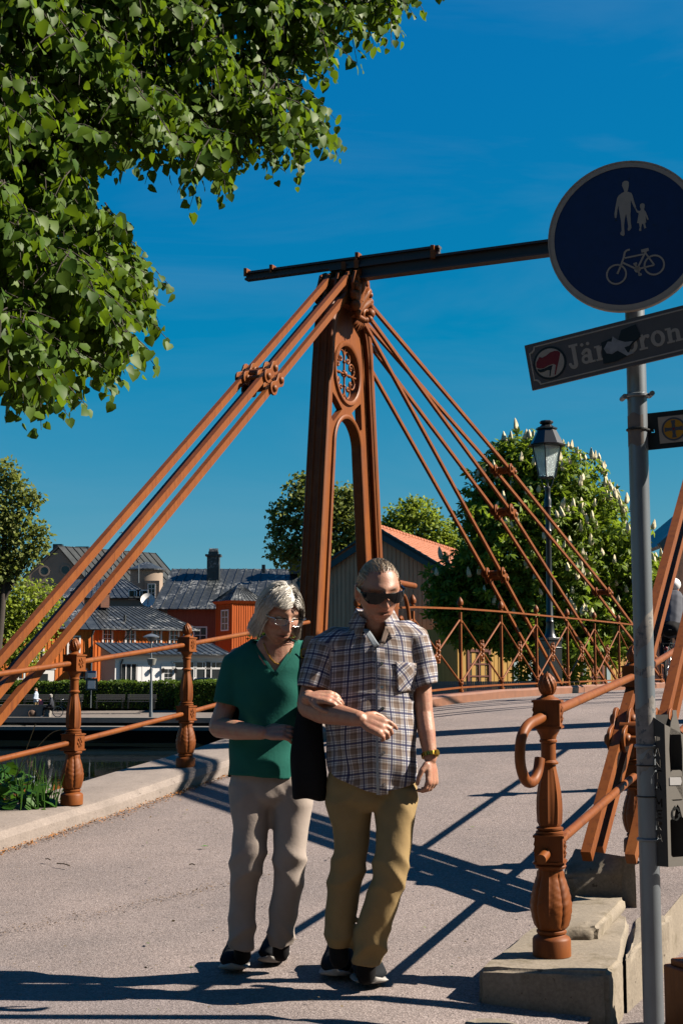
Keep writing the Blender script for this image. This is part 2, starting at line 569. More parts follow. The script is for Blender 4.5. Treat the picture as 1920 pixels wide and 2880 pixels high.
# far bank: quay edge polyline with its ground behind
EDGE = [(-140, 90, -1.2), (-60, 84, -1.2), (-20, 82, -1.2), (-7, 81, -1.2), (-2.5, 62, -.7), (.6, 34, .1), (6.4, 27, .85), (20, 20, .9), (60, -4, .9), (130, -40, .9)]
def edge_pts(n):
    out = []
    for a, b in zip(EDGE[:-1], EDGE[1:]):
        for i in range(n):
            t = i / n
            out.append(tuple(a[k] + (b[k] - a[k]) * t for k in range(3)))
    out.append(EDGE[-1])
    return out
ep = edge_pts(6)
def gz(d, z):
    return z + min(1, max(0, (d - 4) / 6)) * (.45 if z < -.6 else .0)
dd = [0, 2, 4, 6, 8, 10, 14, 25, 60, 160, 700]
mb = MB(); k = len(dd)
vs = [V((x, y + d, gz(d, z))) for (x, y, z) in ep for d in dd]
fs = [(i * k + j, (i + 1) * k + j, (i + 1) * k + j + 1, i * k + j + 1) for i in range(len(ep) - 1) for j in range(k - 1)]
mb.add(vs, fs)
mb.build('ground', concrete('gravel_ground', (.20, .17, .155)), kind='structure', smooth=60)
mb = MB(); wv = []
for (x, y, z) in ep:
    wv += [V((x, y - .002, -4)), V((x, y - .002, z - .22))]
mb.add(wv, [(2 * i, 2 * i + 2, 2 * i + 3, 2 * i + 1) for i in range(len(ep) - 1)])
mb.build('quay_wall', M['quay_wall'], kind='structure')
mb = MB(); wv = []                                       # pale coping and the boardwalk ledge along the water
for (x, y, z) in ep[:24]:
    wv += [V((x, y - .35, z - .24)), V((x, y - .35, z + .05)), V((x, y + .5, z + .05)), V((x, y + .5, z - .24))]
n = len(wv) // 4
mb.add(wv, [(4 * i + j, 4 * i + 4 + j, 4 * i + 4 + (j + 1) % 4, 4 * i + (j + 1) % 4) for i in range(n - 1) for j in range(4)])
mb.build('quay_coping', M['quay'], kind='structure')
mb = MB()
for i in range(23):
    (x, y, z), (x2, y2, z2) = ep[i], ep[i + 1]
    mb.slab((x, y - 1.9, z - .42), (x2, y2 - 1.9, z2 - .42), (x2, y2 - .36, z2 - .42), (x, y - .36, z - .42), .2)
mb.build('boardwalk', pm('grey_timber', (.15, .135, .12), .2, 3, .8), kind='structure')

# stepped coping stones at the near right corner of the bridge
def stone(label, u0, u1, w0, w1, zb, zt, jit=.01, rot=0, slope=0.0):
    c = P((u0 + u1) / 2, (w0 + w1) / 2, zb)
    t = []
    L, W, H = (u1 - u0) / 2, (w1 - w0) / 2, zt - zb
    bm = bmesh.new()
    bmesh.ops.create_cube(bm, size=1)
    for v in bm.verts:
        v.co = V((v.co.x * 2 * L, v.co.y * 2 * W, (v.co.z + .5) * H))
    bmesh.ops.bevel(bm, geom=bm.edges[:], offset=.022, segments=2, affect='EDGES')
    bmesh.ops.subdivide_edges(bm, edges=[e for e in bm.edges if e.calc_length() > .08], cuts=9, use_grid_fill=True)
    for v in bm.verts:
        p = v.co
        e = 0
        for ax, ext in ((0, L), (1, W)):
            e += (abs(abs(p[ax]) - ext) < .03)
        e += (abs(p.z - H) < .03)
        q = math.sin(p.x * 31 + p.z * 17) * math.cos(p.y * 27 + p.x * 11) + .6 * math.sin(p.x * 83 + p.y * 71 + p.z * 97)
        v.co -= V((math.copysign(1, p.x) * (abs(p.x) > L - .03), math.copysign(1, p.y) * (abs(p.y) > W - .03), 1.0 * (p.z > H - .03))) * (jit * (.35 if e < 2 else 1.0) * .5 * (q + 1) * .55)
    for v in bm.verts: v.co.z += slope * v.co.x * max(0, v.co.z / H)
    me = bpy.data.meshes.new('coping_stone')
    bm.to_mesh(me); bm.free()
    me.shade_smooth(); me.set_sharp_from_angle(angle=R(50))
    o = link('coping_stone', me, M['stone'])
    o.location = c; o.rotation_euler = (0, 0, ROTA + rot)
    MW[o.name] = Matrix.Translation(c) @ Matrix.Rotation(ROTA + rot, 4, 'Z')
    tag(o, label, 'stone step', 'stepped concrete blocks beside the right railing')
    return o
def plane_pt(px, py, z):
    d = at(px, py, 1) - V((0, 0, CAMZ)); k = (z - CAMZ) / d.z
    return V((d.x * k, d.y * k, z))
def block(label, pts, zt, zb, jit=.006, seed=0.0, tops=None):
    """cast block over a plan polygon of world points, worn on its edges"""
    pts = [V((p.x, p.y, 0)) for p in pts]; c = sum(pts, V()) / len(pts)
    bm = bmesh.new(); n = len(pts)
    tz = tops or [zt] * n
    lo = [bm.verts.new((p.x - c.x, p.y - c.y, 0)) for p in pts]; up = [bm.verts.new((p.x - c.x, p.y - c.y, z - zb)) for p, z in zip(pts, tz)]
    bm.faces.new(list(reversed(lo))); bm.faces.new(up)
    for i in range(n): bm.faces.new((lo[i], lo[(i + 1) % n], up[(i + 1) % n], up[i]))
    bmesh.ops.recalc_face_normals(bm, faces=bm.faces)
    bmesh.ops.bevel(bm, geom=bm.edges[:], offset=.016, segments=3, affect='EDGES')
    bmesh.ops.triangulate(bm, faces=[f for f in bm.faces if len(f.verts) > 4])
    for _ in range(3):
        bmesh.ops.subdivide_edges(bm, edges=[e for e in bm.edges if e.calc_length() > .045], cuts=1, use_grid_fill=True)
    bm.normal_update()
    for v in bm.verts:
        p = v.co + c
        edge = 1 - max(abs(v.normal.x), abs(v.normal.y), abs(v.normal.z)) ** 2
        q = math.sin(p.x * 41 + p.z * 27 + seed) * math.cos(p.y * 37 + p.x * 21) + .7 * math.sin(p.x * 103 + p.y * 91 + p.z * 117 + seed)
        v.co -= v.normal * (jit * (.12 + 2.2 * edge) * (.5 + .5 * q))
    me = bpy.data.meshes.new('coping_stone'); bm.to_mesh(me); bm.free()
    me.shade_smooth(); me.set_sharp_from_angle(angle=R(50))
    o = link('coping_stone', me, M['stone']); o.location = (c.x, c.y, zb); MW[o.name] = Matrix.Translation((c.x, c.y, zb))
    return tag(o, label, 'stone step', 'stepped concrete blocks beside the right railing')
PP = plane_pt
block('large low concrete block under the end post with the curled rail', [PP(1343, 2721, .13), PP(1710, 2733, .13), PP(1748, 2699, .13), PP(1775, 2560, .13), PP(1520, 2585, .13)], .13, -.16, .007)
block('middle concrete step with a broken front lip behind the end post', [PP(1545, 2646, .13), PP(1684, 2645, .13), PP(1760, 2560, .13), PP(1620, 2540, .13)], .192, .10, .012, 2.0)
block('topmost concrete step block before the second rail post', [PP(1574, 2462, .29), PP(1766, 2462, .29), PP(1790, 2404, .40), PP(1612, 2381, .40)], .40, -.1, .008, 4.0, [.29, .29, .40, .40])
block('low block just behind the end block, split from it by a narrow gap', [PP(1757, 2692, .125), PP(1812, 2650, .125), PP(1872, 2540, .125), PP(1786, 2550, .125)], .125, -.16, .007, 6.0)
block('upright concrete block right of the steps, behind the sign pole', [PP(1822, 2604, .13), PP(1880, 2588, .13), PP(1892, 2556, .13), PP(1836, 2560, .13)], .13, -.16, .006, 8.0)
mb = MB(); us = lin(-7.0, 6, 40)
mb.add([P(u, 4.622, z) for u in us for z in (-.3, zroad(u) + .004)], [(2 * i, 2 * i + 2, 2 * i + 3, 2 * i + 1) for i in range(39)])
mb.build('retaining_wall', M['stone'], kind='structure')
# broken paving stone lying at the foot of the low block
bm = bmesh.new()
poly = [(-.17, -.07), (-.1, -.1), (.08, -.09), (.17, -.03), (.16, .05), (.03, .08), (-.12, .06)]
lo = [bm.verts.new((a * .60, b * .66, 0)) for a, b in poly]; up = [bm.verts.new((a * .56, b * .62, .022 + .006 * math.sin(a * 30))) for a, b in poly]
bm.faces.new(up); bm.faces.new(list(reversed(lo)))
for i in range(7): bm.faces.new((lo[i], lo[(i + 1) % 7], up[(i + 1) % 7], up[i]))
me = bpy.data.meshes.new('broken_stone'); bm.to_mesh(me); bm.free(); me.shade_flat()
o = link('broken_stone', me, M['stone']); pp = at(1385, 2832, 5.32); o.location = (pp.x, pp.y, -.02); o.rotation_euler = (0, 0, -.3)
tag(o, 'flat broken stone lying on the asphalt before the low block', 'stone')
# ================================================================ THE IRON BRIDGE
def rosette(mb, c, X, Z, r):
    """small cast flower in the plane X,Z"""
    Nn = V(X).cross(V(Z)).normalized()
    for k in range(6):
        a = PI * k / 3 + .26
        q = V(c) + (V(X) * math.cos(a) + V(Z) * math.sin(a) * 1.25) * r * .62
        mb.ball(q, r * .36, 6, 4)
    mb.ball(c, r * .34, 6, 4)
PROF = [(0, .074), (.004, .079), (.068, .079), (.078, .074), (.084, .062), (.090, .056), (.096, .062), (.104, .062), (.110, .055)]
PROF += [(.115 + .235 * t, .055 + .021 * math.sin(PI * min(1, t * 1.0 + .12)) * (1 if t < .45 else .9) - .010 * max(0, t - .5)) for t in lin(0, 1, 26)]
PROF += [(.353, .050), (.357, .062), (.366, .066), (.372, .062), (.376, .052)]
PROF2 = [(.494, .052), (.498, .058), (.506, .058), (.511, .048), (.515, .056), (.522, .056), (.527, .044)]
PROF2 += [(.53 + .25 * t, .041 + .012 * math.sin(PI * min(1, .12 + t * .95)) - .012 * t) for t in lin(0, 1, 22)]
PROF2 += [(.783, .040), (.79, .041), (.797, .034), (.80, .031), (.87, .031), (.874, .037), (.882, .037), (.886, .033), (.90, .036), (.918, .046), (.930, .052)]
PROF3 = [(1.05, .05), (1.056, .045), (1.062, .030), (1.068, .026)] + [(1.07 + .092 * t, .005 + .033 * math.sin(PI * (.16 + .80 * t)) ** .9) for t in lin(0, 1, 18)]
def relief(a, z, r):
    if .115 < z < .35:
        t = (z - .115) / .235
        lobe = abs(math.cos(2 * a))
        rib = math.exp(-((math.sin(2 * a)) / .10) ** 2)
        vein = .5 + .5 * math.sin(48 * (t + .16 * abs(math.sin(2 * a))))
        return r + .0055 * lobe * math.sin(PI * t) ** .5 + .004 * rib + .0028 * vein * math.sin(PI * t) - .004 * (abs(math.cos(2 * a)) < .18)
    if .53 < z < .78:
        t = (z - .53) / .25
        g = max(0, math.cos(8 * a)) ** 3 * (1 if t < .45 else max(0, 1 - (t - .45) * 1.2))
        return r + .0055 * g
    if z > 1.07:
        return r + .0024 * math.sin(12 * a + 110 * (z - 1.07)) * (1 if z < 1.15 else 0)
    return r
def make_post(name, parent, mat, hi=True):
    """cast iron baluster 1.15 m high, local coordinates, origin at its foot"""
    n = 56 if hi else 36
    mb = MB()
    mb.lathe(PROF, n, fn=relief); mb.lathe(PROF2, n, fn=relief)
    for z0, z1, h in ((.375, .495, .058), (.93, 1.05, .055)):
        mb.box((0, 0, (z0 + z1) / 2), (2 * h, 2 * h, z1 - z0))
        mb.box((0, 0, z1 - .006), (2 * h + .012, 2 * h + .012, .009)); mb.box((0, 0, z0 + .006), (2 * h + .012, 2 * h + .012, .009))
        for X, Nn in (((1, 0, 0), (0, -1, 0)), ((1, 0, 0), (0, 1, 0)), ((0, 1, 0), (1, 0, 0)), ((0, 1, 0), (-1, 0, 0))):
            if abs(Nn[0]) > .5: continue                        # the rails pass through these two faces
            c = V((0, 0, (z0 + z1) / 2)) + V(Nn) * (h - .002)
            rosette(mb, c, X, (0, 0, 1), .034)
    post = mb.build(name, mat, parent, local=True, smooth=40)
    fb = MB(); fb.lathe(PROF3, n, fn=relief); fb.lathe([(1.158, .006), (1.168, .003)], 6)
    fb.build('finial', mat, post, local=True, smooth=40)
    return post
def place_part(o, parent, loc, rotz=0, s=1.0):
    """move a part (given in local coordinates at the origin) to loc in world space under parent"""
    o.parent = parent
    Mi = _mw(parent).inverted() @ (Matrix.Translation(V(loc)) @ Matrix.Rotation(rotz, 4, 'Z') @ Matrix.Scale(s, 4))
    l, q, sc_ = Mi.decompose()
    o.location = l; o.rotation_euler = q.to_euler(); o.scale = sc_
    return o
def rail(name, parent, pts, r, mat, n=14):
    mb = MB(); mb.tube(pts, r, n)
    return mb.build(name, mat, parent, smooth=50)

# ---- railing on the left kerb
lp = [(-6.62, .25), (-4.97, .215), (-3.36, .165)]
lr = thing('iron_railing', 'rust brown tube railing with leafy cast posts on the left kerb', 'railing', P(-3.36, .165, zroad(-3.36) + .13), ROTA)
post0 = make_post('post', lr, M['iron'])
posts = []
for i, (u, w) in enumerate(lp):
    o = post0 if i == 0 else copytree(post0, lr)
    z = zroad(u) + .125
    place_part(o, lr, P(u, w, z), ROTA)
    posts.append(P(u, w, z))
ends = [P(-8.3, .27, zroad(-8.3) + .12)] + posts + [P(-.98, .1, zroad(-.98) + .12)]
for h in (.99, .435):
    for a, b in zip(ends[:-1], ends[1:]):
        rail('rail', lr, [a + V((0, 0, h)), b + V((0, 0, h))], .0195, M['iron'])
# ---- railing at the right corner
rp = [(-7.44, 4.40, .128), (-5.2, 4.25, .285), (-2.8, 4.15, .56)]
rr = thing('iron_railing', 'rust brown tube railing with curled end rising over the stone steps', 'railing', P(-7.44, 4.40, .128), ROTA)
posts = []
for i, (u, w, z) in enumerate(rp):
    o = copytree(post0, rr)
    place_part(o, rr, P(u, w, z), ROTA + (.18 if i == 0 else 0))
    posts.append(P(u, w, z))
ends = posts + [P(-.5, 4.12, zroad(-.5) + .12)]
for h in (.99, .435):
    for a, b in zip(ends[:-1], ends[1:]):
        rail('rail', rr, [a + V((0, 0, h)), b + V((0, 0, h))], .021, M['iron'])
p1 = posts[0]
def q(du, dz): return p1 - AX * du + V((0, 0, .99 + dz)) - BX * du * .12
rail('curled_rail_end', rr, spline([q(0, 0), q(.10, -.02), q(.20, -.04), q(.265, -.085), q(.285, -.15), q(.275, -.21), q(.23, -.262), q(.165, -.27), q(.115, -.235), q(.09, -.18)], 6), .022, M['iron'])
a = p1 + V((0, 0, .435)); rail('rail_stub', rr, [a, a - AX * .13 - V((0, 0, .03))], .021, M['iron'])
# ---- single post at the right picture edge
er = thing('railing_post', 'tall brown post at the right picture edge behind the bottle holder', 'post', (1.432, 5.62, -.10), .35)
mb = MB(); mb.box((0, 0, .12), (.24, .24, .24)); mb.box((0, 0, .25), (.2, .2, .03)); mb.build('base', M['iron'], er, local=True, bevel=.008)
mb = MB(); mb.lathe([(.25, .06), (.30, .045), (.42, .04), (.425, .055), (.45, .062), (.47, .05), (.48, .058), (.50, .058), (.51, .04), (1.52, .036)], 24); mb.box((0, 0, 1.60), (.07, .07, .19)); mb.build('shaft', M['iron'], er, local=True)

# ---- lattice railing on the bridge deck
xr = thing('lattice_railing', 'brown railing of crossed rods and acorn posts along the bridge deck', 'railing', P(1.8, .12, zroad(1.8) + .1), ROTA)
def xp(i):
    D = 1.344 * (i + 12)
    return .4946 * D - 7.15, D
XP = []
for i in range(-1, 9):
    x, y = xp(i); u, w = uw(x, y)
    XP.append(V((x, y, zroad(u) + .112)))
mb = MB()
mb.box((0, 0, .5), (.034, .034, 1.0))
mb.lathe([(.09, .022), (.10, .036), (.12, .036), (.13, .026), (.14, .034), (.155, .034), (.165, .022)], 12)
mb.lathe([(.86, .02), (.868, .032), (.885, .032), (.893, .02)], 12)
mb.lathe([(.0, .035), (.03, .035), (.034, .02)], 12)
xpost = mb.build('post', M['iron'], xr, local=True)
fb = MB(); fb.lathe([(1.05, .014), (1.058, .03), (1.068, .03), (1.075, .014), (1.082, .02), (1.092, .036), (1.12, .042), (1.145, .036), (1.17, .022), (1.19, .006)], 14)
fb.build('finial', M['iron'], xpost, local=True)
boss = MB()
for k in range(5):
    boss.ball((0, -.012, -.11 + .055 * k), .03 - .004 * abs(k - 2), 8, 5)
    boss.ball((0, .012, -.11 + .055 * k), .03 - .004 * abs(k - 2), 8, 5)
for s in (-1, 1):
    for t in (-1, 1):
        boss.ball((s * .035, 0, t * .075), .026, 8, 5); boss.ball((s * .045, 0, t * .03), .02, 8, 5)
    boss.tube(spline([(s * .02, 0, s * .14), (s * .06, 0, .12), (s * .055, 0, .0), (s * .06, 0, -.12), (s * .02, 0, -.14)], 5), .010, 6)
boss_o = boss.build('boss', M['iron'], xr, local=True)
for i, p in enumerate(XP):
    o = xpost if i == 0 else copytree(xpost, xr)
    place_part(o, xr, p, ROTA)
for i in range(len(XP) - 1):
    a, b = XP[i], XP[i + 1]
    mb = MB(); mb.bar(a + V((0, 0, 1.045)), b + V((0, 0, 1.045)), .05, .022); mb.build('top_rail', M['iron'], xr)
    mb = MB(); mb.bar(a + V((0, 0, .06)), b + V((0, 0, .06)), .03, .022); mb.build('bottom_rail', M['iron'], xr)
    for lo, hi in ((a, b), (b, a)):
        rail('rod', xr, [lo + V((0, 0, .13)) + (hi - lo) * .02, hi + V((0, 0, .9)) - (hi - lo) * .02], .0125, M['iron'], 8)
    c = (a + b) / 2 + V((0, 0, .52))
    place_part(boss_o if i == 0 else clone(boss_o, xr), xr, c, math.atan2((b - a).y, (b - a).x))

# ---- tower
def hw(h):
    """outer half width of the A shape at height h"""
    return .95 - .45 * h / 3.98
def outline(off=0.0):
    pts = [(hw(h) - off, h) for h in lin(0, 3.9, 24)]
    top = [(.5, 3.9), (.487, 4.05), (.45, 4.2), (.395, 4.32), (.32, 4.42), (.24, 4.49)]
    pts += [(max(.06, a + .009 - off), b - off * .35) for a, b in top]
    return pts
tw = thing('bridge_tower', 'rust brown cast iron pylon with round tracery window, standing beside the couple', 'bridge tower', P(0, .03, zroad(0) - .06), ROTA)
def T3(a, b, y=0): return V((a, y, b))
ol = outline()
mb = MB()
for sx in (-1, 1):
    path = [T3(sx * a, b) for a, b in ol]
    hwid = [(-.10, -.026), (.10, -.026), (.10, .026), (-.10, .026)]
    mb = MB(); mb.sweep(path, hwid, (0, 1, 0))
    # bead mouldings on the edges of the flange
    for y in (-.10, .10):
        mb.sweep([T3(sx * a, b, y) for a, b in outline(.0)], [(.016 * math.cos(t), .036 * math.sin(t)) for t in lin(0, 2 * PI * 7 / 8, 8)], (0, 1, 0))
        mb.sweep([T3(sx * a, b, y * .86) for a, b in outline(.062)], [(.013 * math.cos(t), .016 * math.sin(t)) for t in lin(0, 2 * PI * 7 / 8, 8)], (0, 1, 0))
    for y in (-.04, .04):
        mb.sweep([T3(sx * (a + .03), b, y) for a, b in ol], [(.012 * math.cos(t), .012 * math.sin(t)) for t in lin(0, 2 * PI * 5 / 6, 6)], (0, 1, 0))
    mb.build('flange', M['iron'], tw, local=True, smooth=45)
# web plate with arch, round window and spandrel openings
AH, AR = 2.93, .345
def inn(h): return hw(h) - .285
outer = [(a, b) for a, b in ol] + [(-a, b) for a, b in reversed(ol)]
arch = [(inn(h) + (AR - inn(AH)) * (h / AH), h) for h in lin(0.0, AH, 12)] + arc(0, AH, AR, 0, PI, 24)[1:-1] + [(-(inn(h) + (AR - inn(AH)) * (h / AH)), h) for h in lin(AH, 0.0, 12)]
RC, RR = 3.74, .305
shape = [(a, b) for a, b in ol[::-1]]
outer2 = arch + [(-a, b) for a, b in ol] + shape       # one closed outline: legs and head, arch open to the ground
sp = []
for sx in (-1, 1):
    sp.append([(sx * .12, 3.335), (sx * .34, 3.17), (sx * .385, 3.2), (sx * .36, 3.48), (sx * .25, 3.42)][::sx])
vs, fs = plate_curve([outer2, circ(0, RC, RR, 48)] + sp, .07)
mb = MB(); mb.add([T3(v.x, v.y, v.z) for v in vs], fs)
mb.build('web_plate', M['iron'], tw, local=True, smooth=30)
mb = MB()
rimprof = [(-.065, -.012), (-.055, -.026), (.055, -.026), (.065, -.012), (.065, .008), (.055, .020), (-.055, .020), (-.065, .008)]
mb.sweep([T3(a, b) for a, b in arch], rimprof, (0, 1, 0))
mb.build('arch_moulding', M['iron'], tw, local=True, smooth=40)
mb = MB()
ringprof = [(-.06, -.015), (-.05, -.03), (.05, -.03), (.06, -.015), (.06, .012), (.045, .024), (-.045, .024), (-.06, .012)]
mb.sweep([T3(a, b) for a, b in circ(0, RC, .325, 64)], ringprof, (0, 1, 0), closed=True)
mb.build('window_ring', M['iron'], tw, local=True, smooth=40)
# tracery
mb = MB()
def pol(r, a): return T3(r * math.cos(a), RC + r * math.sin(a))
for k in range(4):
    a = PI / 2 * k
    mb.tube([pol(.0, a), pol(.1, a), pol(.2, a), pol(.29, a)], [.015, .011, .013, .010], 8)
    mb.ball(pol(.13, a), .02, 8, 6); mb.ball(pol(.268, a), .018, 8, 6)
    for s in (-1, 1):                                    # fleur leaves and C scrolls on the arms
        mb.tube(spline([pol(.17, a), pol(.215, a + s * .06), pol(.25, a + s * .18), pol(.262, a + s * .30)], 4), [.0105] * 12 + [.007], 6)
        mb.tube(spline([pol(.272, a + s * .22), pol(.262, a + s * .44), pol(.23, a + s * .64), pol(.185, a + s * .70), pol(.155, a + s * .56), pol(.168, a + s * .38), pol(.195, a + s * .46)], 5), .0108, 7)
        mb.ball(pol(.19, a + s * .50), .018, 8, 6)
mb.ball(T3(0, RC), .034, 12, 8, (1, 1.1, 1))
for k in range(8): mb.ball(pol(.036, PI / 4 * k), .013, 8, 5)
mb.build('tracery', M['iron'], tw, local=True, smooth=60)
# base block, shoulder collar, saddle plates
mb = MB()
for sx in (-1, 1):
    mb.box((sx * .84, 0, .20), (.42, .34, .30)); mb.box((sx * .84, 0, .37), (.36, .29, .05))
mb.build('base_block', M['iron'], tw, local=True, bevel=.01)
mb = MB()
mb.box((0, 0, 4.60), (.30, .20, .30))
mb.box((0, 0, 4.47), (.40, .24, .05))
for y in (-.12, .12):
    mb.sweep([T3(a, b, y) for a, b in [(-.24, 4.45), (-.26, 4.5), (-.2, 4.56), (-.2, 4.72), (-.12, 4.8), (.12, 4.8), (.2, 4.72), (.2, 4.56), (.26, 4.5), (.24, 4.45)]], [(-.02, -.02), (.02, -.02), (.02, .02), (-.02, .02)], (0, 1, 0))
for y in (-.20, -.115, .0, .115, .20):
    mb.prism([(-.2, 4.52), (.2, 4.52), (.23, 4.66), (.17, 4.80), (.05, 4.86), (-.05, 4.86), (-.17, 4.80), (-.23, 4.66)], (0, y, 0), (1, 0, 0), (0, 0, 1), .026)
for a, b in ((-.13, 4.74), (.13, 4.74), (-.13, 4.6), (.13, 4.6)):
    mb.tube([(a, -.23, b), (a, .23, b)], .032, 10)
mb.build('saddle', M['iron'], tw, local=True, smooth=30)
# acanthus ornament on both faces
for sy in (-1, 1):
    mb = MB()
    y0 = sy * .13
    for k, (ax_, ln) in enumerate(((-.62, .26), (-.33, .34), (0, .40), (.33, .34), (.62, .26))):
        pts = []
        for t in lin(0, 1, 9):
            r = ln * t
            pts.append((math.sin(ax_ * (1 + .5 * t)) * r, y0 + sy * (.02 + .10 * t * t + (-.05 if t > .9 else 0)), 4.36 + math.cos(ax_) * r * 1.05 - (.03 if t > .95 else 0)))
        rad = [.018 + .032 * math.sin(PI * min(1, t * .8 + .1)) for t in lin(0, 1, 9)]
        mb.tube(pts, rad, 9)
        for s in (-1, 1):
            mb.tube([(p[0] + s * .018, p[1] + sy * .018, p[2]) for p in pts], [r_ * .45 for r_ in rad], 6)
        e = pts[-1]; mb.ball((e[0], e[1] + sy * .012, e[2] - .012), .042, 8, 6)
    for s in (-1, 1):                                     # volutes
        sp_ = [(s * (.06 + .115 - .07 * (1 - t) * math.cos(5.2 * t) - .045), y0 + sy * (.06 + .03 * t), 4.38 + .08 * (1 - t * .75) * math.sin(5.2 * t)) for t in lin(0, 1, 14)]
        mb.tube([(s * .02, y0 + sy * .03, 4.36), (s * .08, y0 + sy * .05, 4.345)] + sp_, .026, 8)
        mb.ball((s * .19, y0 + sy * .09, 4.42), .058, 10, 7); mb.ball((s * .15, y0 + sy * .10, 4.35), .04, 10, 7)
        mb.ball((s * .10, y0 + sy * .08, 4.33), .036, 8, 6); mb.ball((s * .2, y0 + sy * .08, 4.52), .045, 8, 6); mb.ball((s * .17, y0 + sy * .1, 4.62), .035, 8, 6)
    for k in range(5):
        mb.ball((-.08 + .04 * k, y0 + sy * .075, 4.325), .03, 8, 6)
    for k, dx in enumerate((-.09, -.045, 0, .045, .09)):       # hanging leaf tips below
        mb.tube([(dx * .6, y0 + sy * .03, 4.34), (dx, y0 + sy * .045, 4.27), (dx * 1.25, y0 + sy * .02, 4.19 + abs(dx) * .5)], [.03, .03, .006], 7)
    mb.tube([(-.16, y0 + sy * .03, 4.345), (0, y0 + sy * .05, 4.33), (.16, y0 + sy * .03, 4.345)], .034, 9)
    mb.build('acanthus_ornament', M['iron'], tw, local=True, smooth=60)
dup(tw, P(.2, 4.35, zroad(.2) - .06), ROTA + PI, 'matching brown pylon across the road, right of the picture')

# ---- chains: back stays to the ground and fans of stays to the deck
def dog(mb, c, d, n, th, L=.085, r=.066):
    """link plate: two round eyes and a waist, in the plane of d and n x d"""
    d = V(d).normalized(); n = V(n).normalized(); e = n.cross(d)
    pts = []
    pts += [(L + r * math.cos(t), r * math.sin(t)) for t in lin(-2.2, 2.2, 11)]
    pts += [(0, r * .55)]
    pts += [(-L + r * math.cos(t), r * math.sin(t)) for t in lin(PI - 2.2, PI + 2.2, 11)]
    pts += [(0, -r * .55)]
    mb.prism(pts, c, d, e, th)
def chain(name, label, segs, ws, joints, bar=(.05, .062), group=None, pl=1.0):
    """segs: [(u, z)...]; ws: transverse positions of the parallel bars; joints: indices of segs points with link plates"""
    u0, z0 = segs[0]
    t = thing(name, label, 'bridge chain', P(u0, sum(ws) / len(ws), z0), 0, group)
    for w in ws:
        for (a, b) in zip(segs[:-1], segs[1:]):
            mb = MB(); mb.bar(P(a[0], w, a[1]), P(b[0], w, b[1]), bar[0], bar[1], side=BX)
            mb.build('bar', M['iron'], t, smooth=30)
        for j in joints:
            a, b = segs[j - 1], segs[j]
            c2 = segs[min(j + 1, len(segs) - 1)]
            d = (P(b[0], w, b[1]) - P(a[0], w, a[1])).normalized()
            c = P(b[0], w, b[1])
            for s in (-1, 1):
                mb = MB(); dog(mb, c + BX * s * (bar[0] / 2 + .014), d, BX, .02, .085 * pl, .068 * pl)
                lk = mb.build('link_plate', M['iron'], t, bevel=.004, smooth=30)
                for e in (-1, 1):
                    pb = MB(); pc = c + d * e * .085 * pl + BX * s * (bar[0] / 2 + .024)
                    pb.tube([pc, pc + BX * s * .012, pc + BX * s * .022, pc + BX * s * .027], [.036 * pl, .034 * pl, .024 * pl, .008], 14)
                    pb.build('pin', M['iron'], lk, smooth=50)
    if len(ws) > 1:
        for j in joints:
            b = segs[j]; a = segs[j - 1]
            d = (P(b[0], 0, b[1]) - P(a[0], 0, a[1])).normalized()
            mb = MB()
            for e in (-1, 1):
                mb.tube([P(b[0], ws[0], b[1]) + d * e * .085 * pl, P(b[0], ws[-1], b[1]) + d * e * .085 * pl], .022, 10)
            mb.tube([P(b[0], ws[0], b[1]), P(b[0], ws[-1], b[1])], [.045, .045], 10)
            mb.build('spacer', M['iron'], t, smooth=40)
    return t
def zu(u): return 5.48 + .775 * (u + .15)
def gz_(u): return zroad(u) + .0
def zr(u): return .41 + .775 * (u + 6.24)
for side, ws, nm in ((0, (-.08, .14), 'left'), (1, (4.24, 4.46), 'right')):
    extra = 'slanting across the sky to the left' if side == 0 else 'coming down behind the stone steps at right'
    if side == 0:
        up_, lo_, js = [(-.12, zu(-.12)), (-1.95, zu(-1.95)), (-7.1, zu(-7.1))], [(-.12, zu(-.12) - .185), (-1.83, zu(-1.83) - .185), (-6.85, zu(-6.85) - .185)], (1,)
    else:
        up_, lo_, js = [(.05, zr(.05)), (-5.5, zr(-5.5)), (-6.27, zr(-6.27))], [(.05, zr(.05) - .185), (-6.03, zr(-6.03) - .185)], (1,)
    chain('backstay_chain', 'upper twin bar chain ' + extra, up_, ws, js)
    chain('backstay_chain', 'lower twin bar chain just beneath the other, ' + extra, lo_, ws, js if side == 0 else ())
    where = 'falling from the pylon to the bridge deck' if side == 0 else 'of the pylon beyond the right picture edge'
    chain('stay_chain', 'steepest twin rod chain ' + where, [(.12, 5.16), (4.93, 2.64), (7.9, 1.05)], ws, (1,), (.034, .044), pl=1.0)
    chain('stay_chain', 'middle twin rod chain ' + where, [(.12, 5.27), (5.35, 3.56), (11.5, 1.1)], ws, (1,), (.034, .044), pl=1.1)
    chain('stay_chain', 'flattest and longest twin rod chain ' + where, [(.12, 5.40), (5.35, 4.15), (10.8, 2.73), (16.4, 1.1)], ws, (1, 2), (.034, .044), pl=.95)
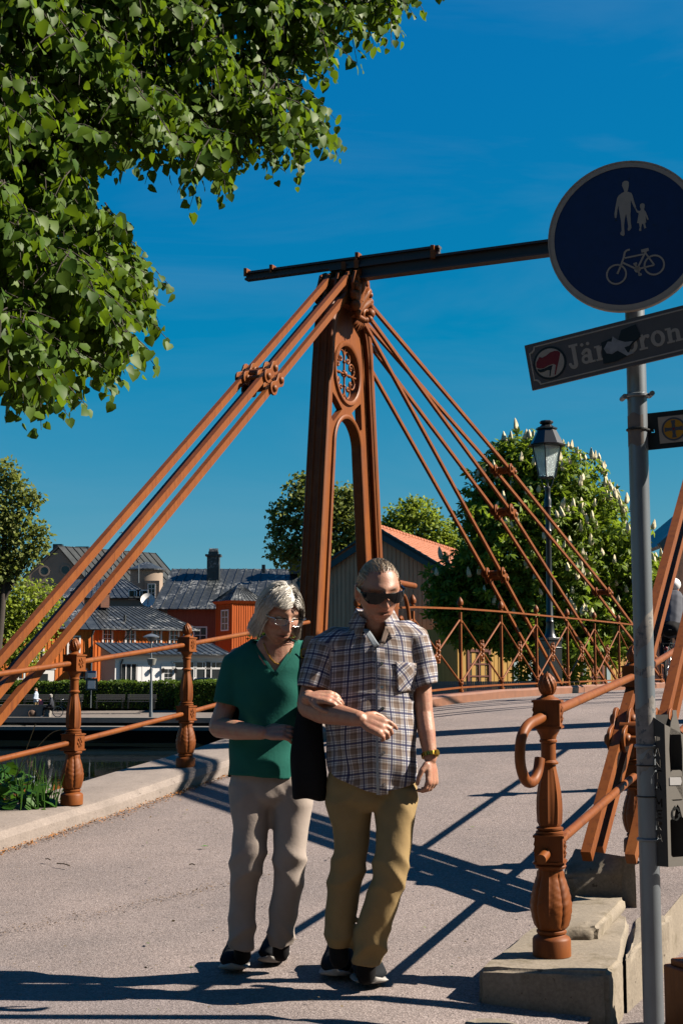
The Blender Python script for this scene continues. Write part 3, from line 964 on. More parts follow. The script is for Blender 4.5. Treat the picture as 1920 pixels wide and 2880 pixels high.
# ---- tie beam between the tower heads
tb = thing('tie_beam', 'dark horizontal steel beam resting across the tower heads against blue sky', 'beam', P(0, .03, 5.47))
mb = MB()
def ibeam(mb, w0, w1, z0, h, wid, u0=0.0):
    zc = z0 + h / 2
    for zz, ww, hh in ((z0 + .012, wid, .024), (z0 + h - .012, wid, .024), (zc, .03, h - .05)):
        mb.bar(P(u0, w0, zz), P(u0, w1, zz), ww, hh)
ibeam(mb, -.12, 4.8, 5.475, .15, .13)
mb.build('beam', M['iron_dark'], tb)
mb = MB(); ibeam(mb, -1.16, 1.13, 5.632, .095, .09)
mb.build('channel', M['iron_dark'], tb)
mb = MB()
for w, z in ((-1.15, 5.73), (-.83, 5.73), (.2, 5.735), (1.06, 5.70)):
    mb.bar(P(-.03, w, z), P(-.03, w + .03, z), .09, .05); mb.tube([P(-.06, w, z - .06), P(-.06, w, z + .03)], .014, 6)
for w in (.05, .2, 1.07):
    mb.box(P(-.06, w, 5.63), (.05, .05, .09))
mb.build('clamp', M['iron'], tb)
# ---- scrollwork panel at the foot of the tower
sp = thing('scroll_panel', 'scrolled iron panel under a thick tube rail behind the man', 'railing panel', P(.95, .25, zroad(1) + .1), ROTA)
c0 = P(.35, .22); c1 = P(1.75, .12)
zb = zroad(.9) + .12
rail('rail', sp, [V((c0.x, c0.y, zb + 1.33)), V((c1.x, c1.y, zb + 1.33))], .034, M['iron'])
mb = MB()
dirp = (c1 - c0).normalized(); org = c0
def S(a, z): return V((org.x + dirp.x * a, org.y + dirp.y * a, zb + z))
for off, s in ((.28, 1), (.95, -1)):
    mb.tube(spline([S(off - s * .26, .35), S(off - s * .25, .9), S(off - s * .12, 1.16), S(off + s * .06, 1.2), S(off + s * .2, 1.05), S(off + s * .21, .85), S(off + s * .1, .74), S(off, .82), S(off + s * .03, .94), S(off + s * .10, .92)], 6), .022, 8)
    mb.tube(spline([S(off - s * .2, .3), S(off - s * .08, .6), S(off + s * .05, .72), S(off + s * .24, .66), S(off + s * .28, .5), S(off + s * .17, .42), S(off + s * .1, .5)], 6), .02, 8)
    mb.ball(S(off + s * .08, .86), .035, 8, 6); mb.ball(S(off + s * .16, .5), .03, 8, 6)
for k in range(6): mb.tube([S(.6 + (k - 2.5) * .012, .72), S(.6 + (k - 2.5) * .045, .98), S(.6 + (k - 2.5) * .07, 1.16)], [.02, .028, .012], 7)
for a in (.02, 1.24): mb.bar(S(a, 0), S(a, 1.33), .03, .03)
mb.bar(S(0, .08), S(1.3, .08), .04, .03)
mb.build('scrollwork', M['iron'], sp, smooth=50)
# ================================================================ SIGN POLE, BOTTLE HOLDER, LAMPS
def flat(name, col, rough=.6, var=.08, dirt=None, spec=.3):
    return pm(name, col, var, 30, rough, .0, spec=spec, spots=dirt)
DIRT = (34, .64, (.035, .028, .018))
M['sign_blue'] = flat('sign_blue_film', (.004, .018, .085), .45, .15, (22, .66, (.012, .014, .012)))
M['sign_white'] = flat('sign_white_film', (.34, .29, .23), .55, .12, (60, .66, (.12, .09, .06)))
M['sign_grey'] = flat('sign_grey_enamel', (.085, .073, .068), .5, .10, (28, .70, (.05, .042, .038)))
M['sign_edge'] = flat('sign_edge_metal', (.05, .05, .05), .5)
M['sticker_red'] = flat('sticker_red', (.16, .004, .007), .5, .05)
M['sticker_black'] = flat('sticker_black', (.006, .008, .008), .5, .05)
M['sticker_paper'] = flat('torn_paper', (.23, .23, .23), .8, .3)
M['yellow'] = flat('sign_yellow', (.42, .20, .005), .5, .05)
M['grey_blue'] = flat('sign_slate', (.05, .062, .08), .5, .05)
M['holder'] = flat('holder_grey_steel', (.19, .175, .155), .5, .06)
M['holder_dark'] = flat('holder_dark_steel', (.032, .028, .025), .55, .1)
M['white_sticker'] = flat('white_sticker', (.45, .44, .44), .5, .04)

zg = -.10
S0 = at(1838, 2884, 5.28)
S0.z = zg
S1 = at(1777, 600, 5.28)
pole_dir = (S1 - S0).normalized()
sg = thing('road_sign', 'galvanised pole with round blue walking and cycling sign above a street name plate', 'road sign', S0)
def on_pole(z): return S0 + pole_dir * ((z - S0.z) / pole_dir.z)
mb = MB(); mb.tube([on_pole(-.1), on_pole(3.12)], .0375, 24); mb.build('pole', M['galv'], sg, smooth=50)
# worn sticker remains on the pole
mb = MB()
def wrap(z0, z1, a0, a1, tilt=0.0, r=.0379, n=9):
    vs = []
    for i in range(n):
        t = i / (n - 1); a = a0 + (a1 - a0) * t
        for zz in (z0, z1):
            z = zz + tilt * (t - .5) + .006 * math.sin(9 * t + zz * 40)
            c = on_pole(z); vs.append(c + V((math.cos(a), math.sin(a), 0)) * r)
    return vs, [(2 * i, 2 * i + 2, 2 * i + 3, 2 * i + 1) for i in range(n - 1)]
for z0, z1, a0, a1, tl in ((1.40, 1.50, -2.7, -.2, .10), (1.275, 1.31, -2.9, -.1, .0), (1.0, 1.17, -3.0, -.6, .03), (1.16, 1.20, -1.4, -.5, 0), (.93, .985, -2.6, -1.2, .05)):
    vs, fs = wrap(z0, z1, a0, a1, tl); mb.add(vs, fs)
mb.build('sticker_remains', flat('worn_paper', (.22, .205, .19), .8, .4, (45, .55, (.10, .11, .12))), sg, kind='stuff')
mb = MB(); vs, fs = wrap(2.16, 2.28, -3.3, -1.2, 0, .0385, 12); mb.add(vs, fs)
mb.build('tape_wrap', flat('beige_tape', (.17, .14, .12), .8, .1), sg)
for z in (.83, .945):
    mb = MB(); mb.tube([on_pole(z) + V((math.cos(a), math.sin(a), .004 * math.sin(a))) * .0395 for a in lin(0, 2 * PI, 17)], .003, 5); mb.build('cable_tie', M['sticker_black'], sg)

# plane of the signs: turned towards the right, rolled
def sign_frame(cx, yaw, roll, off=.05):
    X = V((math.cos(yaw), -math.sin(yaw), 0)); Nn = V((-math.sin(yaw), -math.cos(yaw), 0)); Z = V((0, 0, 1))
    Xr = X * math.cos(roll) + Z * math.sin(roll); Zr = Z * math.cos(roll) - X * math.sin(roll)
    return V(cx) + Nn * off, Xr, Zr, Nn
class Flat:
    """plates laid on a sign face: polygons in the sign's plane, each level a little prouder"""
    def __init__(s, O, X, Z, Nn): s.O, s.X, s.Z, s.N = O, X, Z, Nn
    def plate(s, name, polys, mat, parent, lvl, th=.0014, holes=False):
        mb = MB()
        if holes:
            vs, fs = plate_curve(polys, th)
            mb.add([s.O + s.X * v.x + s.Z * v.y + s.N * (lvl + v.z) for v in vs], fs)
        else:
            for p in polys: mb.prism(p, s.O + s.N * lvl, s.X, s.Z, th)
        return mb.build(name, mat, parent, smooth=30)
def stroke(pts, w):
    """thick polyline as a list of quads with round joins"""
    out = []
    for a, b in zip(pts[:-1], pts[1:]):
        d = V((b[0] - a[0], b[1] - a[1])); l = d.length or 1e-6; n = V((-d.y, d.x)) / l * w / 2
        out.append([(a[0] + n.x, a[1] + n.y), (a[0] - n.x, a[1] - n.y), (b[0] - n.x, b[1] - n.y), (b[0] + n.x, b[1] + n.y)])
    return out
# --- round sign, 60 cm
cc = at(1757, 663, 5.20)
O, X, Z, Nn = sign_frame(cc, R(19), R(9), .0)
F = Flat(O, X, Z, Nn)
rs = F.plate('round_sign', [circ(0, 0, .296, 72)], M['sign_blue'], sg, 0, .004)
mb = MB(); rp = [(.0 + .022 * math.cos(t) * 0 + a, b) for t, a, b in ()]
mb.sweep([O + X * a + Z * b for a, b in circ(0, 0, .296, 72)], [(-.006, -.003), (-.006, .003), (.020, .003), (.020, -.003)], -Nn, closed=True)
mb.build('rim', M['sign_white'], rs, smooth=40)
F.plate('border', [circ(0, 0, .292, 72), circ(0, 0, .274, 72)], M['sign_white'], rs, .004, holes=True)
def k1(x, y): return ((x - 860) / 1359 * 520 / 741.0, -(y - 690) / 2352 * 900 / 741.0)   # photograph crop to metres
def unroll(pts):                                                                        # into the rolled frame
    c, s_ = math.cos(-R(9)), math.sin(-R(9))
    out = []
    for x, y in pts:
        a, b = k1(x, y); a = a / .955
        out.append((a * c - b * s_, a * s_ + b * c))
    return out
man = [[(848, 300), (852, 276), (868, 266), (886, 268), (898, 280), (896, 312), (888, 342), (884, 352), (900, 358), (914, 366), (922, 388), (930, 430), (944, 478), (936, 490), (926, 470), (908, 420), (906, 470), (906, 505), (902, 525), (904, 600), (908, 632), (898, 650), (884, 656), (880, 640), (886, 625), (878, 560), (872, 520), (862, 560), (856, 610), (858, 680), (848, 692), (830, 678), (828, 666), (838, 650), (836, 580), (828, 520), (822, 480), (822, 450), (812, 480), (804, 544), (792, 546), (790, 512), (800, 452), (812, 392), (826, 372), (846, 358), (864, 352), (860, 332)]]
child = [[(970, 478), (974, 460), (988, 454), (1002, 460), (1006, 476), (1000, 496), (1000, 508), (1010, 520), (1020, 550), (1030, 584), (1020, 586), (1008, 552), (1010, 580), (1012, 606), (1004, 606), (1008, 636), (1012, 644), (998, 650), (990, 612), (982, 612), (976, 640), (976, 664), (962, 664), (960, 654), (966, 640), (962, 604), (948, 602), (956, 560), (962, 530), (946, 516), (938, 490), (944, 486), (954, 508), (972, 512), (978, 498)]]
F.plate('pictogram', [unroll(man[0])[::-1]], M['sign_white'], rs, .0042, holes=True)
F.plate('pictogram', [unroll(child[0])[::-1]], M['sign_white'], rs, .0042, holes=True)
def ell(cx, cy, rx, ry, n=30): return [(cx + rx * math.cos(2 * PI * i / n), cy + ry * math.sin(2 * PI * i / n)) for i in range(n)]
for (cx, cy) in ((794, 981), (1060, 936)):
    F.plate('pictogram', [unroll(ell(cx, cy, 74, 79)), unroll(ell(cx, cy, 62, 67))], M['sign_white'], rs, .0042, holes=True)
bk = []
for pts, w in (([(800, 978), (826, 920), (850, 850), (856, 818), (870, 804), (892, 800)], .007), ([(856, 862), (986, 846)], .006), ([(840, 896), (940, 956)], .007), ([(940, 956), (1004, 826)], .007), ([(1000, 836), (1060, 936), (940, 956)], .006), ([(972, 822), (1024, 812)], .012), ([(926, 914), (958, 1002)], .006), ([(916, 918), (940, 910)], .009), ([(948, 1002), (970, 996)], .009)):
    bk += stroke(unroll(pts), w)
bk.append(unroll(ell(942, 956, 23, 26, 14)))
F.plate('pictogram', bk, M['sign_white'], rs, .0042)
mb = MB(); pc = on_pole(cc.z)
for dz in (-.12, .12): mb.bar(pc + V((0, 0, dz)) - X * .05, pc + V((0, 0, dz)) + X * .05, .02, .05)
mb.build('bracket', M['galv'], rs)
# --- street name plate
cn = at(1716, 978, 5.22)
O, X, Z, Nn = sign_frame(cn, R(23), R(9), .0)
F = Flat(O, X, Z, Nn)
L0, L1, H0 = -.328, .46, .092
ns = F.plate('street_name_plate', [[(L0, -H0), (L1, -H0), (L1, H0), (L0, H0)]], M['sign_grey'], sg, 0, .012)
b0 = .013
def notched(o, nt_=.022):
    x0, x1, y0, y1 = L0 + b0 + o, L1 - b0 - o, -H0 + b0 + o, H0 - b0 - o
    pts = []
    for cx, cy, a0 in ((x1, y1, -PI / 2), (x0, y1, 0), (x0, y0, PI / 2), (x1, y0, PI)):
        rad = nt_
        seq = [(cx + rad * math.cos(a0 - PI / 2 * (1 - t) * 1.0 - PI / 2 * 0), cy + rad * math.sin(a0 - PI / 2 * (1 - t))) for t in lin(1, 0, 5)]
        pts += seq
    return pts
F.plate('border', [notched(0), notched(.0052)], M['sign_white'], ns, .0068, holes=True)
# lettering: heavy slab serif, units of x-height = 1
def ring(cx, cy, rx, ry, tx, ty, n=28): return [[(cx + rx * math.cos(2 * PI * i / n), cy + ry * math.sin(2 * PI * i / n)) for i in range(n)], [(cx + (rx - tx) * math.cos(2 * PI * i / n), cy + (ry - ty) * math.sin(2 * PI * i / n)) for i in range(n)]]
def rect(x0, y0, x1, y1): return [[(x0, y0), (x1, y0), (x1, y1), (x0, y1)]]
def gl_J(): return [rect(.26, .1, .52, 1.42), rect(.10, 1.30, .68, 1.46), [arc(.24, .14, .28, 0, -PI, 12) + arc(.24, .14, .08, -PI, 0, 8)[0:0] + [(-.04, .22), (.10, .26), (.14, .12), (.26, .10)]], ring(.02, .20, .10, .10, .099, .099, 12)[:1]], .78
def gl_a(): return [rect(.46, .0, .70, .74), rect(.46, 0, .86, .13), ring(.30, .30, .30, .31, .17, .18), [arc(.40, .70, .30, 0, PI * .95, 12) + [(.22, .66)] + arc(.40, .68, .10, PI, 0, 6)[1:]], ring(.16, .72, .11, .11, .1, .1, 12)[:1]], .92
def gl_b(): return [rect(.12, .0, .36, 1.50), rect(0, 1.38, .30, 1.50), ring(.46, .48, .40, .50, .22, .20)], .92
def gl_r(): return [rect(.12, .0, .36, .98), rect(0, .86, .32, .98), rect(0, 0, .52, .12), [arc(.52, .66, .26, PI * .25, PI, 8) + [(.36, .50), (.44, .66), (.52, .76), (.58, .70)]], ring(.64, .80, .12, .13, .11, .12, 12)[:1]], .80
def gl_o(): return [ring(.44, .49, .44, .52, .24, .19)], .95
def gl_n(): return [rect(.12, .0, .36, .98), rect(0, .86, .30, .98), rect(0, 0, .48, .12), rect(.62, 0, .86, .62), rect(.54, 0, .98, .12), [arc(.59, .60, .27, 0, PI, 10) + [(.36, .56), (.42, .70)] + arc(.54, .58, .10, PI * .8, 0, 6)]], 1.06
text = [('J', gl_J), ('a', gl_a), ('r', gl_r), ('n', gl_n), ('b', gl_b), ('r', gl_r), ('o', gl_o), ('n', gl_n)]
xh = .0605; x = -.163; y = -.040
for i, (ch, g) in enumerate(text):
    shp, adv = g()
    for pi_, pol_ in enumerate(shp):
        polys = [[(x + a * xh, y + b * xh) for a, b in p] for p in pol_]
        F.plate('letter', polys, M['sign_white'], ns, .0069 + .00003 * pi_, holes=True, th=.0012)
    if i == 1:
        for dx in (.18, .56): F.plate('letter', [circ(x + dx * xh, y + 1.28 * xh, .11 * xh, 14)], M['sign_white'], ns, .0069)
    x += adv * xh * 1.0
# round sticker with two flags
def kk(x, y): return ((x - 286) / 1568 * 460 / 738.0 / .93, -(y - 716) / 1636 * 480 / 738.0)
sx0 = -.240
def st(pts):
    c, s_ = math.cos(-R(10)), math.sin(-R(10))
    return [(sx0 + a * c - b * s_, a * s_ + b * c - .002) for a, b in (kk(*p) for p in pts)]
F.plate('sticker', [circ(sx0, -.002, .066, 40)], M['sticker_black'], ns, .0075, .001)
F.plate('sticker', [circ(sx0, -.002, .0575, 40)], M['sign_white'], ns, .0084, .001)
F.plate('flag_print', [st([(190, 650), (215, 660), (255, 640), (290, 612), (330, 600), (362, 602), (384, 622), (372, 690), (360, 740), (342, 838), (330, 836), (344, 742), (318, 728), (270, 742), (230, 766), (190, 766), (160, 752), (160, 705)])], M['sticker_red'], ns, .0092, .001, holes=True)
F.plate('flag_print', [st([(170, 768), (195, 776), (235, 770), (275, 750), (312, 740), (300, 790), (292, 852), (282, 852), (288, 790), (265, 786), (235, 800), (200, 808), (176, 792)])], M['sticker_black'], ns, .0092, .001, holes=True)
# torn sticker over the middle letters
F.plate('torn_sticker', [[(-.036, -.058), (-.030, .026), (.012, .034), (.034, .016), (.054, .056), (.112, .064), (.122, .012), (.084, -.010), (.060, -.050), (.01, -.060)]], M['sticker_black'], ns, .0092, .0012)
F.plate('torn_sticker', [[(a - .042, b) for a, b in ((.018, .000), (.038, .024), (.052, .020), (.060, .040), (.075, .022), (.102, .006), (.132, .002), (.115, -.012), (.096, -.014), (.104, -.036), (.130, -.044), (.10, -.049), (.082, -.032), (.068, -.020), (.045, -.028), (.026, -.020))]], M['sticker_paper'], ns, .0105, .0012)
# --- small trail sign
ct = at(1900, 1206, 5.26)
O, X, Z, Nn = sign_frame(ct, R(16), R(3.5), .0)
F = Flat(O, X, Z, Nn)
ts = F.plate('trail_sign', [[(-.125, -.072), (.16, -.072), (.16, .072), (-.125, .072)], [(-.092, -.006), (-.092, .006), (-.080, .006), (-.080, -.006)]], M['sticker_black'], sg, 0, .004, holes=True)
F.plate('panel', [[(-.064, -.052), (.046, -.052), (.046, .052), (-.064, .052)]], M['sign_white'], ts, .003)
F.plate('emblem', [circ(-.008, 0, .0455, 36), circ(-.008, 0, .0385, 36)], M['grey_blue'], ts, .0042, holes=True)
F.plate('emblem', [circ(-.008, 0, .0385, 36)], M['yellow'], ts, .0040)
F.plate('emblem', [[(-.008 + (a * math.cos(t) - b * math.sin(t)), (a * math.sin(t) + b * math.cos(t))) for a, b in ((.010, -.004), (.034, -.009), (.034, .009), (.010, .004))] for t in lin(0, 1.5 * PI, 4)], M['grey_blue'], ts, .0050)
F.plate('emblem', [[(-.008 + (.017 if i % 2 else .009) * math.cos(PI / 8 * i), (.017 if i % 2 else .009) * math.sin(PI / 8 * i)) for i in range(16)]], M['grey_blue'], ts, .0054)
F.plate('emblem', [circ(-.008, 0, .0045, 12)], M['sticker_red'], ts, .0064)
mb = MB()
pc = on_pole(ct.z)
loop = [pc + V((math.cos(a), math.sin(a), 0)) * .041 for a in lin(PI * .1, PI * 1.62, 14)]
mb.tube(loop + [O + X * -.085 + Nn * .004], .005, 6)
mb.build('clamp', M['sticker_black'], ts)
mb = MB(); pc = on_pole(2.355)
mb.tube([pc + V((math.cos(a), math.sin(a), 0)) * .043 for a in lin(0, 2 * PI, 17)], .008, 6)
for s in (-1, 1): mb.tube([pc + X * s * .052 + V((0, -.03, 0)), pc + X * s * .052 + V((0, .03, 0))], .010, 8)
mb.build('pole_clamp', M['galv'], sg, smooth=40)

# --- steel holder for deposit bottles strapped to the pole
Hc = at(1868, 2440, 5.22)
hz0, hz1 = Hc.z, at(1868, 2012, 5.22).z
hb = thing('bottle_holder', 'grey steel holder for deposit bottles with cut-out letters, strapped to the sign pole', 'bottle holder', Hc)
a0 = at(1838, 2428, 5.26); a0.z = hz0
Xh = V((.80, -.60, 0)).normalized(); Fh = V((.90, .44, 0)).normalized()
# side face with letters (from the pole towards us) and front face with bottle shapes
c_side0 = V((a0.x, a0.y, 0)); c_edge = c_side0 + Xh * .056; c_f1 = c_edge + Fh * .098
Hh = hz1 - hz0
def face_plate(name, p0, dirx, w, cuts, mat, top0, top1, th=.004):
    N_ = V((dirx.y, -dirx.x, 0))
    outer = [(0, 0), (w, 0), (w, top1), (0, top0)]
    vs, fs = plate_curve([outer] + cuts, th)
    mb = MB()
    mb.add([V((p0.x, p0.y, hz0)) + dirx * v.x + V((0, 0, v.y)) + N_ * v.z for v in vs], fs)
    return mb.build(name, mat, hb, smooth=30)
WS = .056; WF = .098
LET = {'P': ['11', '1.1', '11', '1', '1'], }
def letter_cuts(ch, x0, y0, w, h):
    """letter as cut-out polygons (stencil)"""
    G = {'P': [[(0, 0), (.25, 0), (.25, 1), (0, 1)], [(.32, .45), (.9, .55), (.9, .9), (.32, 1)]],
         'A': [[(0, 0), (.22, 0), (.46, .96), (.36, 1)], [(.56, 1), (.5, .92), (.78, 0), (1, 0)], [(.40, .26), (.60, .26), (.56, .42), (.44, .42)]],
         'N': [[(0, 0), (.2, 0), (.2, 1), (0, 1)], [(.26, .9), (.26, .6), (.72, .02), (.72, .36)], [(.8, 0), (1, 0), (1, 1), (.8, 1)]],
         'T': [[(0, .8), (1, .8), (1, 1), (0, 1)], [(.38, 0), (.62, 0), (.62, .74), (.38, .74)]],
         'M': [[(0, 0), (.18, 0), (.18, 1), (0, 1)], [(.24, .95), (.24, .6), (.5, .2), (.76, .6), (.76, .95), (.5, .5)], [(.82, 0), (1, 0), (1, 1), (.82, 1)]],
         'E': [[(0, 0), (.24, 0), (.24, 1), (0, 1)], [(.3, .82), (.95, .82), (.95, 1), (.3, 1)], [(.3, .42), (.8, .42), (.8, .6), (.3, .6)], [(.3, 0), (.95, 0), (.95, .18), (.3, .18)]],
         'R': [[(0, 0), (.24, 0), (.24, 1), (0, 1)], [(.3, .5), (.9, .56), (.9, .92), (.3, 1)], [(.34, .4), (.7, .0), (.98, 0), (.62, .44)]]}[ch]
    return [[(x0 + a * w, y0 + b * h) for a, b in p] for p in G]
cuts = []
lh = Hh * .70 / 9.6
for i, ch in enumerate('PANTAMERA'):
    gap = lh * .5 if i >= 5 else 0
    cuts += letter_cuts(ch, .014, Hh * .875 - (i + 1) * lh * 1.03 - gap, .027, lh * .80)
face_plate('side_panel', c_side0, Xh, WS, cuts, M['holder_dark'], Hh, Hh * .94)
bottle = [(.022, .0), (.078, .0), (.08, .10), (.076, .155), (.066, .20), (.058, .225), (.058, .245), (.040, .245), (.040, .225), (.030, .20), (.022, .155), (.018, .10)]
fc = [[(a, Hh * .59 + b) for a, b in bottle],
      [(a, Hh * .43 + b) for a, b in ((.022, .005), (.03, 0), (.068, 0), (.076, .005), (.076, .105), (.068, .112), (.03, .112), (.022, .105))],
      [(a, Hh * .06 + b) for a, b in ((.014, .008), (.022, 0), (.08, 0), (.088, .008), (.088, .135), (.07, .145), (.06, .18), (.05, .192), (.042, .18), (.034, .145), (.014, .135))]]
f_ = face_plate('front_panel', c_edge, Fh, WF, fc, M['holder'], Hh * .94, Hh * .86)
N2 = V((Fh.y, -Fh.x, 0))
FH = Flat(V((c_edge.x, c_edge.y, hz0)), Fh, V((0, 0, 1)), N2)
FH.plate('white_sticker', [[(.016, Hh * .535), (.066, Hh * .533), (.072, Hh * .555), (.068, Hh * .585), (.016, Hh * .587)]], M['white_sticker'], f_, .0034)
rc = (.040, Hh * .345)
arr = []
for a in (0.3, 2.4, 4.5):
    pts = [(rc[0] + .016 * math.cos(t), rc[1] + .022 * math.sin(t)) for t in lin(a, a + 1.35, 7)]
    arr += stroke(pts, .0065)
    e = pts[-1]; t = a + 1.35
    arr.append([(e[0] + .008 * math.cos(t), e[1] + .009 * math.sin(t)), (e[0] - .010 * math.sin(t), e[1] + .013 * math.cos(t)), (e[0] - .008 * math.cos(t), e[1] - .009 * math.sin(t))])
FH.plate('recycling_mark', arr, M['sticker_black'], f_, .0034)
c_b1 = c_f1 - Xh * WS * 1.2; c_b0 = c_side0 + Fh * .0
mb = MB()
def vq(a, b, z0a, z1a, z0b, z1b): return mb.hexa([V((a.x, a.y, z0a)), V((b.x, b.y, z0b)), V((b.x, b.y, z0b)) + V((0, .003, 0)), V((a.x, a.y, z0a)) + V((0, .003, 0)), V((a.x, a.y, z1a)), V((b.x, b.y, z1b)), V((b.x, b.y, z1b)) + V((0, .003, 0)), V((a.x, a.y, z1a)) + V((0, .003, 0))])
vq(c_f1, c_b1, hz0, hz0 + Hh * .86, hz0, hz0 + Hh * .98)
vq(c_b1, c_side0 + Fh * .002, hz0, hz0 + Hh * 1.0, hz0, hz0 + Hh * 1.0)
mb.build('back_panel', M['holder_dark'], hb, smooth=None)
for zz in (.17, .79):
    z = hz0 + Hh * zz; pc = on_pole(z)
    mb = MB(); mb.tube([pc + V((math.cos(a) * .0405, math.sin(a) * .0405, 0)) for a in lin(0, 2 * PI, 17)], .006, 6)
    mb.bar(pc + V((.03, -.03, 0)), c_side0 + V((0, 0, z)) + Fh * .01, .012, .018)
    mb.build('strap', M['galv'], hb)

# --- old street lamp beyond the bridge
D = 29.0
LB = at(1549, 1938, D); LB.z = .9
lt = at(1529, 1183, D).z - LB.z
lm = thing('street_lamp', 'old fashioned black street lamp with glass lantern before the chestnut tree', 'street lamp', LB, .5)
def L3(x, y, z): return V((x, y, z))
hl = lt
mb = MB()
mb.box((0, 0, .55), (.34, .34, 1.1)); mb.box((0, 0, .06), (.42, .42, .12)); mb.box((0, 0, 1.13), (.38, .38, .06)); mb.box((0, 0, .95), (.36, .36, .03))
mb.build('base', M['black_metal'], lm, local=True, bevel=.008)
mb = MB()
mb.lathe([(1.15, .15), (1.2, .12), (1.25, .10), (1.35, .085), (1.45, .075), (1.5, .085), (1.53, .07), (hl - 2.4, .055), (hl - 2.35, .075), (hl - 2.3, .055), (hl - 1.9, .055), (hl - 1.85, .085), (hl - 1.8, .07), (hl - 1.7, .08), (hl - 1.66, .06), (hl - 1.5, .055), (hl - 1.46, .07), (hl - 1.42, .06)], 16)
mb.build('post', M['black_metal'], lm, local=True)
zb = hl - 1.22; zt = hl - .55
mb = MB()
for k in range(4):
    a = PI / 4 + PI / 2 * k
    mb.tube(spline([(.05 * math.cos(a), .05 * math.sin(a), hl - 1.45), (.10 * math.cos(a), .10 * math.sin(a), hl - 1.36), (.13 * math.cos(a), .13 * math.sin(a), zb)], 4), .012, 6)
    mb.tube([(.17 * math.cos(a) , .17 * math.sin(a), zb), (.30 * math.cos(a), .30 * math.sin(a), zt)], .016, 6)
mb.lathe([(zb - .03, .10), (zb - .01, .19), (zb + .01, .19), (zb + .02, .15)], 4)
mb.lathe([(zt - .01, .3), (zt + .0, .40), (zt + .025, .41), (zt + .04, .36), (hl - .20, .20), (hl - .19, .23), (hl - .16, .23), (hl - .14, .17), (hl - .08, .10), (hl - .06, .14), (hl - .03, .15), (hl - .005, .13), (hl, .02)], 8)
mb.build('lantern_frame', M['black_metal'], lm, local=True, smooth=20)
def glass_mat():
    m, nt, b, out = nodes('lantern_glass')
    b.inputs['Base Color'].default_value = (.75, .82, .82, 1); b.inputs['Roughness'].default_value = .25
    b.inputs['Transmission Weight'].default_value = .75; b.inputs['IOR'].default_value = 1.1
    return m
M['lantern_glass'] = glass_mat()
for k in range(4):
    a, b_ = PI / 4 + PI / 2 * k, PI / 4 + PI / 2 * (k + 1)
    mb = MB(); r0, r1 = .165, .292
    mb.slab(V((r0 * math.cos(a), r0 * math.sin(a), zb)), V((r0 * math.cos(b_), r0 * math.sin(b_), zb)), V((r1 * math.cos(b_), r1 * math.sin(b_), zt)), V((r1 * math.cos(a), r1 * math.sin(a), zt)), .006)
    mb.build('glass_pane', M['lantern_glass'], lm, local=True, smooth=None)
mb = MB(); mb.tube([(0, 0, zb), (0, 0, zb + .22)], .03, 8); mb.ball((0, 0, zb + .3), .08, 10, 8, (1, 1, 1.4)); mb.build('bulb', flat('frosted_bulb', (.5, .5, .48), .4), lm, local=True)

# --- fallen things on the asphalt
lit = np.random.default_rng(5)
def flakes(name, pts, size, mat, kind='stuff', parent=None, flat_=.3):
    n = len(pts)
    d = lit.normal(size=(n, 3)); d[:, 2] *= flat_; d /= np.linalg.norm(d, axis=1, keepdims=True)
    e = lit.normal(size=(n, 3)); e[:, 2] *= flat_; e -= d * (d * e).sum(1, keepdims=True); e /= np.linalg.norm(e, axis=1, keepdims=True)
    s = size * lit.uniform(.5, 1.5, (n, 1))
    P_ = np.asarray(pts)
    v = np.stack([P_ - d * s, P_ + e * s * .45, P_ + d * s, P_ - e * s * .45], 1).reshape(-1, 3)
    f = np.arange(4 * n).reshape(n, 4)
    return np_mesh(name, v, f, mat, parent, kind)
pts = []
for i in range(4200):
    u = lit.uniform(-9, -1.6); dens = .5 + .5 * math.sin(u * 2.3) * math.sin(u * 5.1)
    w = .37 + abs(lit.normal()) * (.035 + .05 * max(0, dens) * (u < -4))
    p = P(u, w, zroad(u) + .016 + abs(lit.normal()) * .007); pts.append(tuple(p))
flakes('seed_litter', pts, .007, pm('orange_seed_husks', (.34, .13, .016), .5, 40, .9, 0))
pts = []
for i in range(1100):                                       # dirt gathered along a shallow dip across the road
    t = lit.uniform(0, 1); a_ = P(-8.6, 1.35, 0).lerp(P(-6.1, 2.35, 0), t); n__ = lit.normal() * (.03 + .05 * (1 - t))
    x_, y_ = a_.x + n__, a_.y - n__ * .4; pts.append((x_, y_, zroad(uw(x_, y_)[0]) + .026))
flakes('dirt_line', pts, .0055, pm('brown_dirt_bits', (.13, .075, .03), .6, 30, .9, 0), flat_=.15)
pts = []
for i in range(420):
    u = lit.uniform(-9.6, -4); w = lit.uniform(.5, 4.1); pts.append(tuple(P(u, w, zroad(u) + .020 + .006)))
flakes('leaf_litter', pts, .0085, pm('dry_bits', (.13, .085, .025), .6, 30, .9, 0), flat_=.1)
pts = [tuple(P(lit.uniform(-9.6, -3), lit.uniform(.5, 4.1), 0)) for i in range(60)]
pts = [(a, b, zroad(uw(a, b)[0]) + .027) for a, b, c in pts]
flakes('green_leaf_bits', pts, .014, pm('green_bits', (.10, .13, .02), .4, 30, .8, 0), flat_=.1)
mb = MB(); g = at(575, 2394, 1)
def on_road(px, py):
    """point where the photograph's ray meets the road"""
    lo, hi = 4.0, 14.0
    for _ in range(50):
        m = (lo + hi) / 2; p = at(px, py, m)
        if p.z > zroad(uw(p.x, p.y)[0]): lo = m
        else: hi = m
    return at(px, py, lo)
p = on_road(575, 2394); p.z += .028
mb.add([p + V((-.028, 0, 0)), p + V((0, -.012, .004)), p + V((.028, .004, .0)), p + V((0, .014, .006))], [(0, 1, 2, 3)])
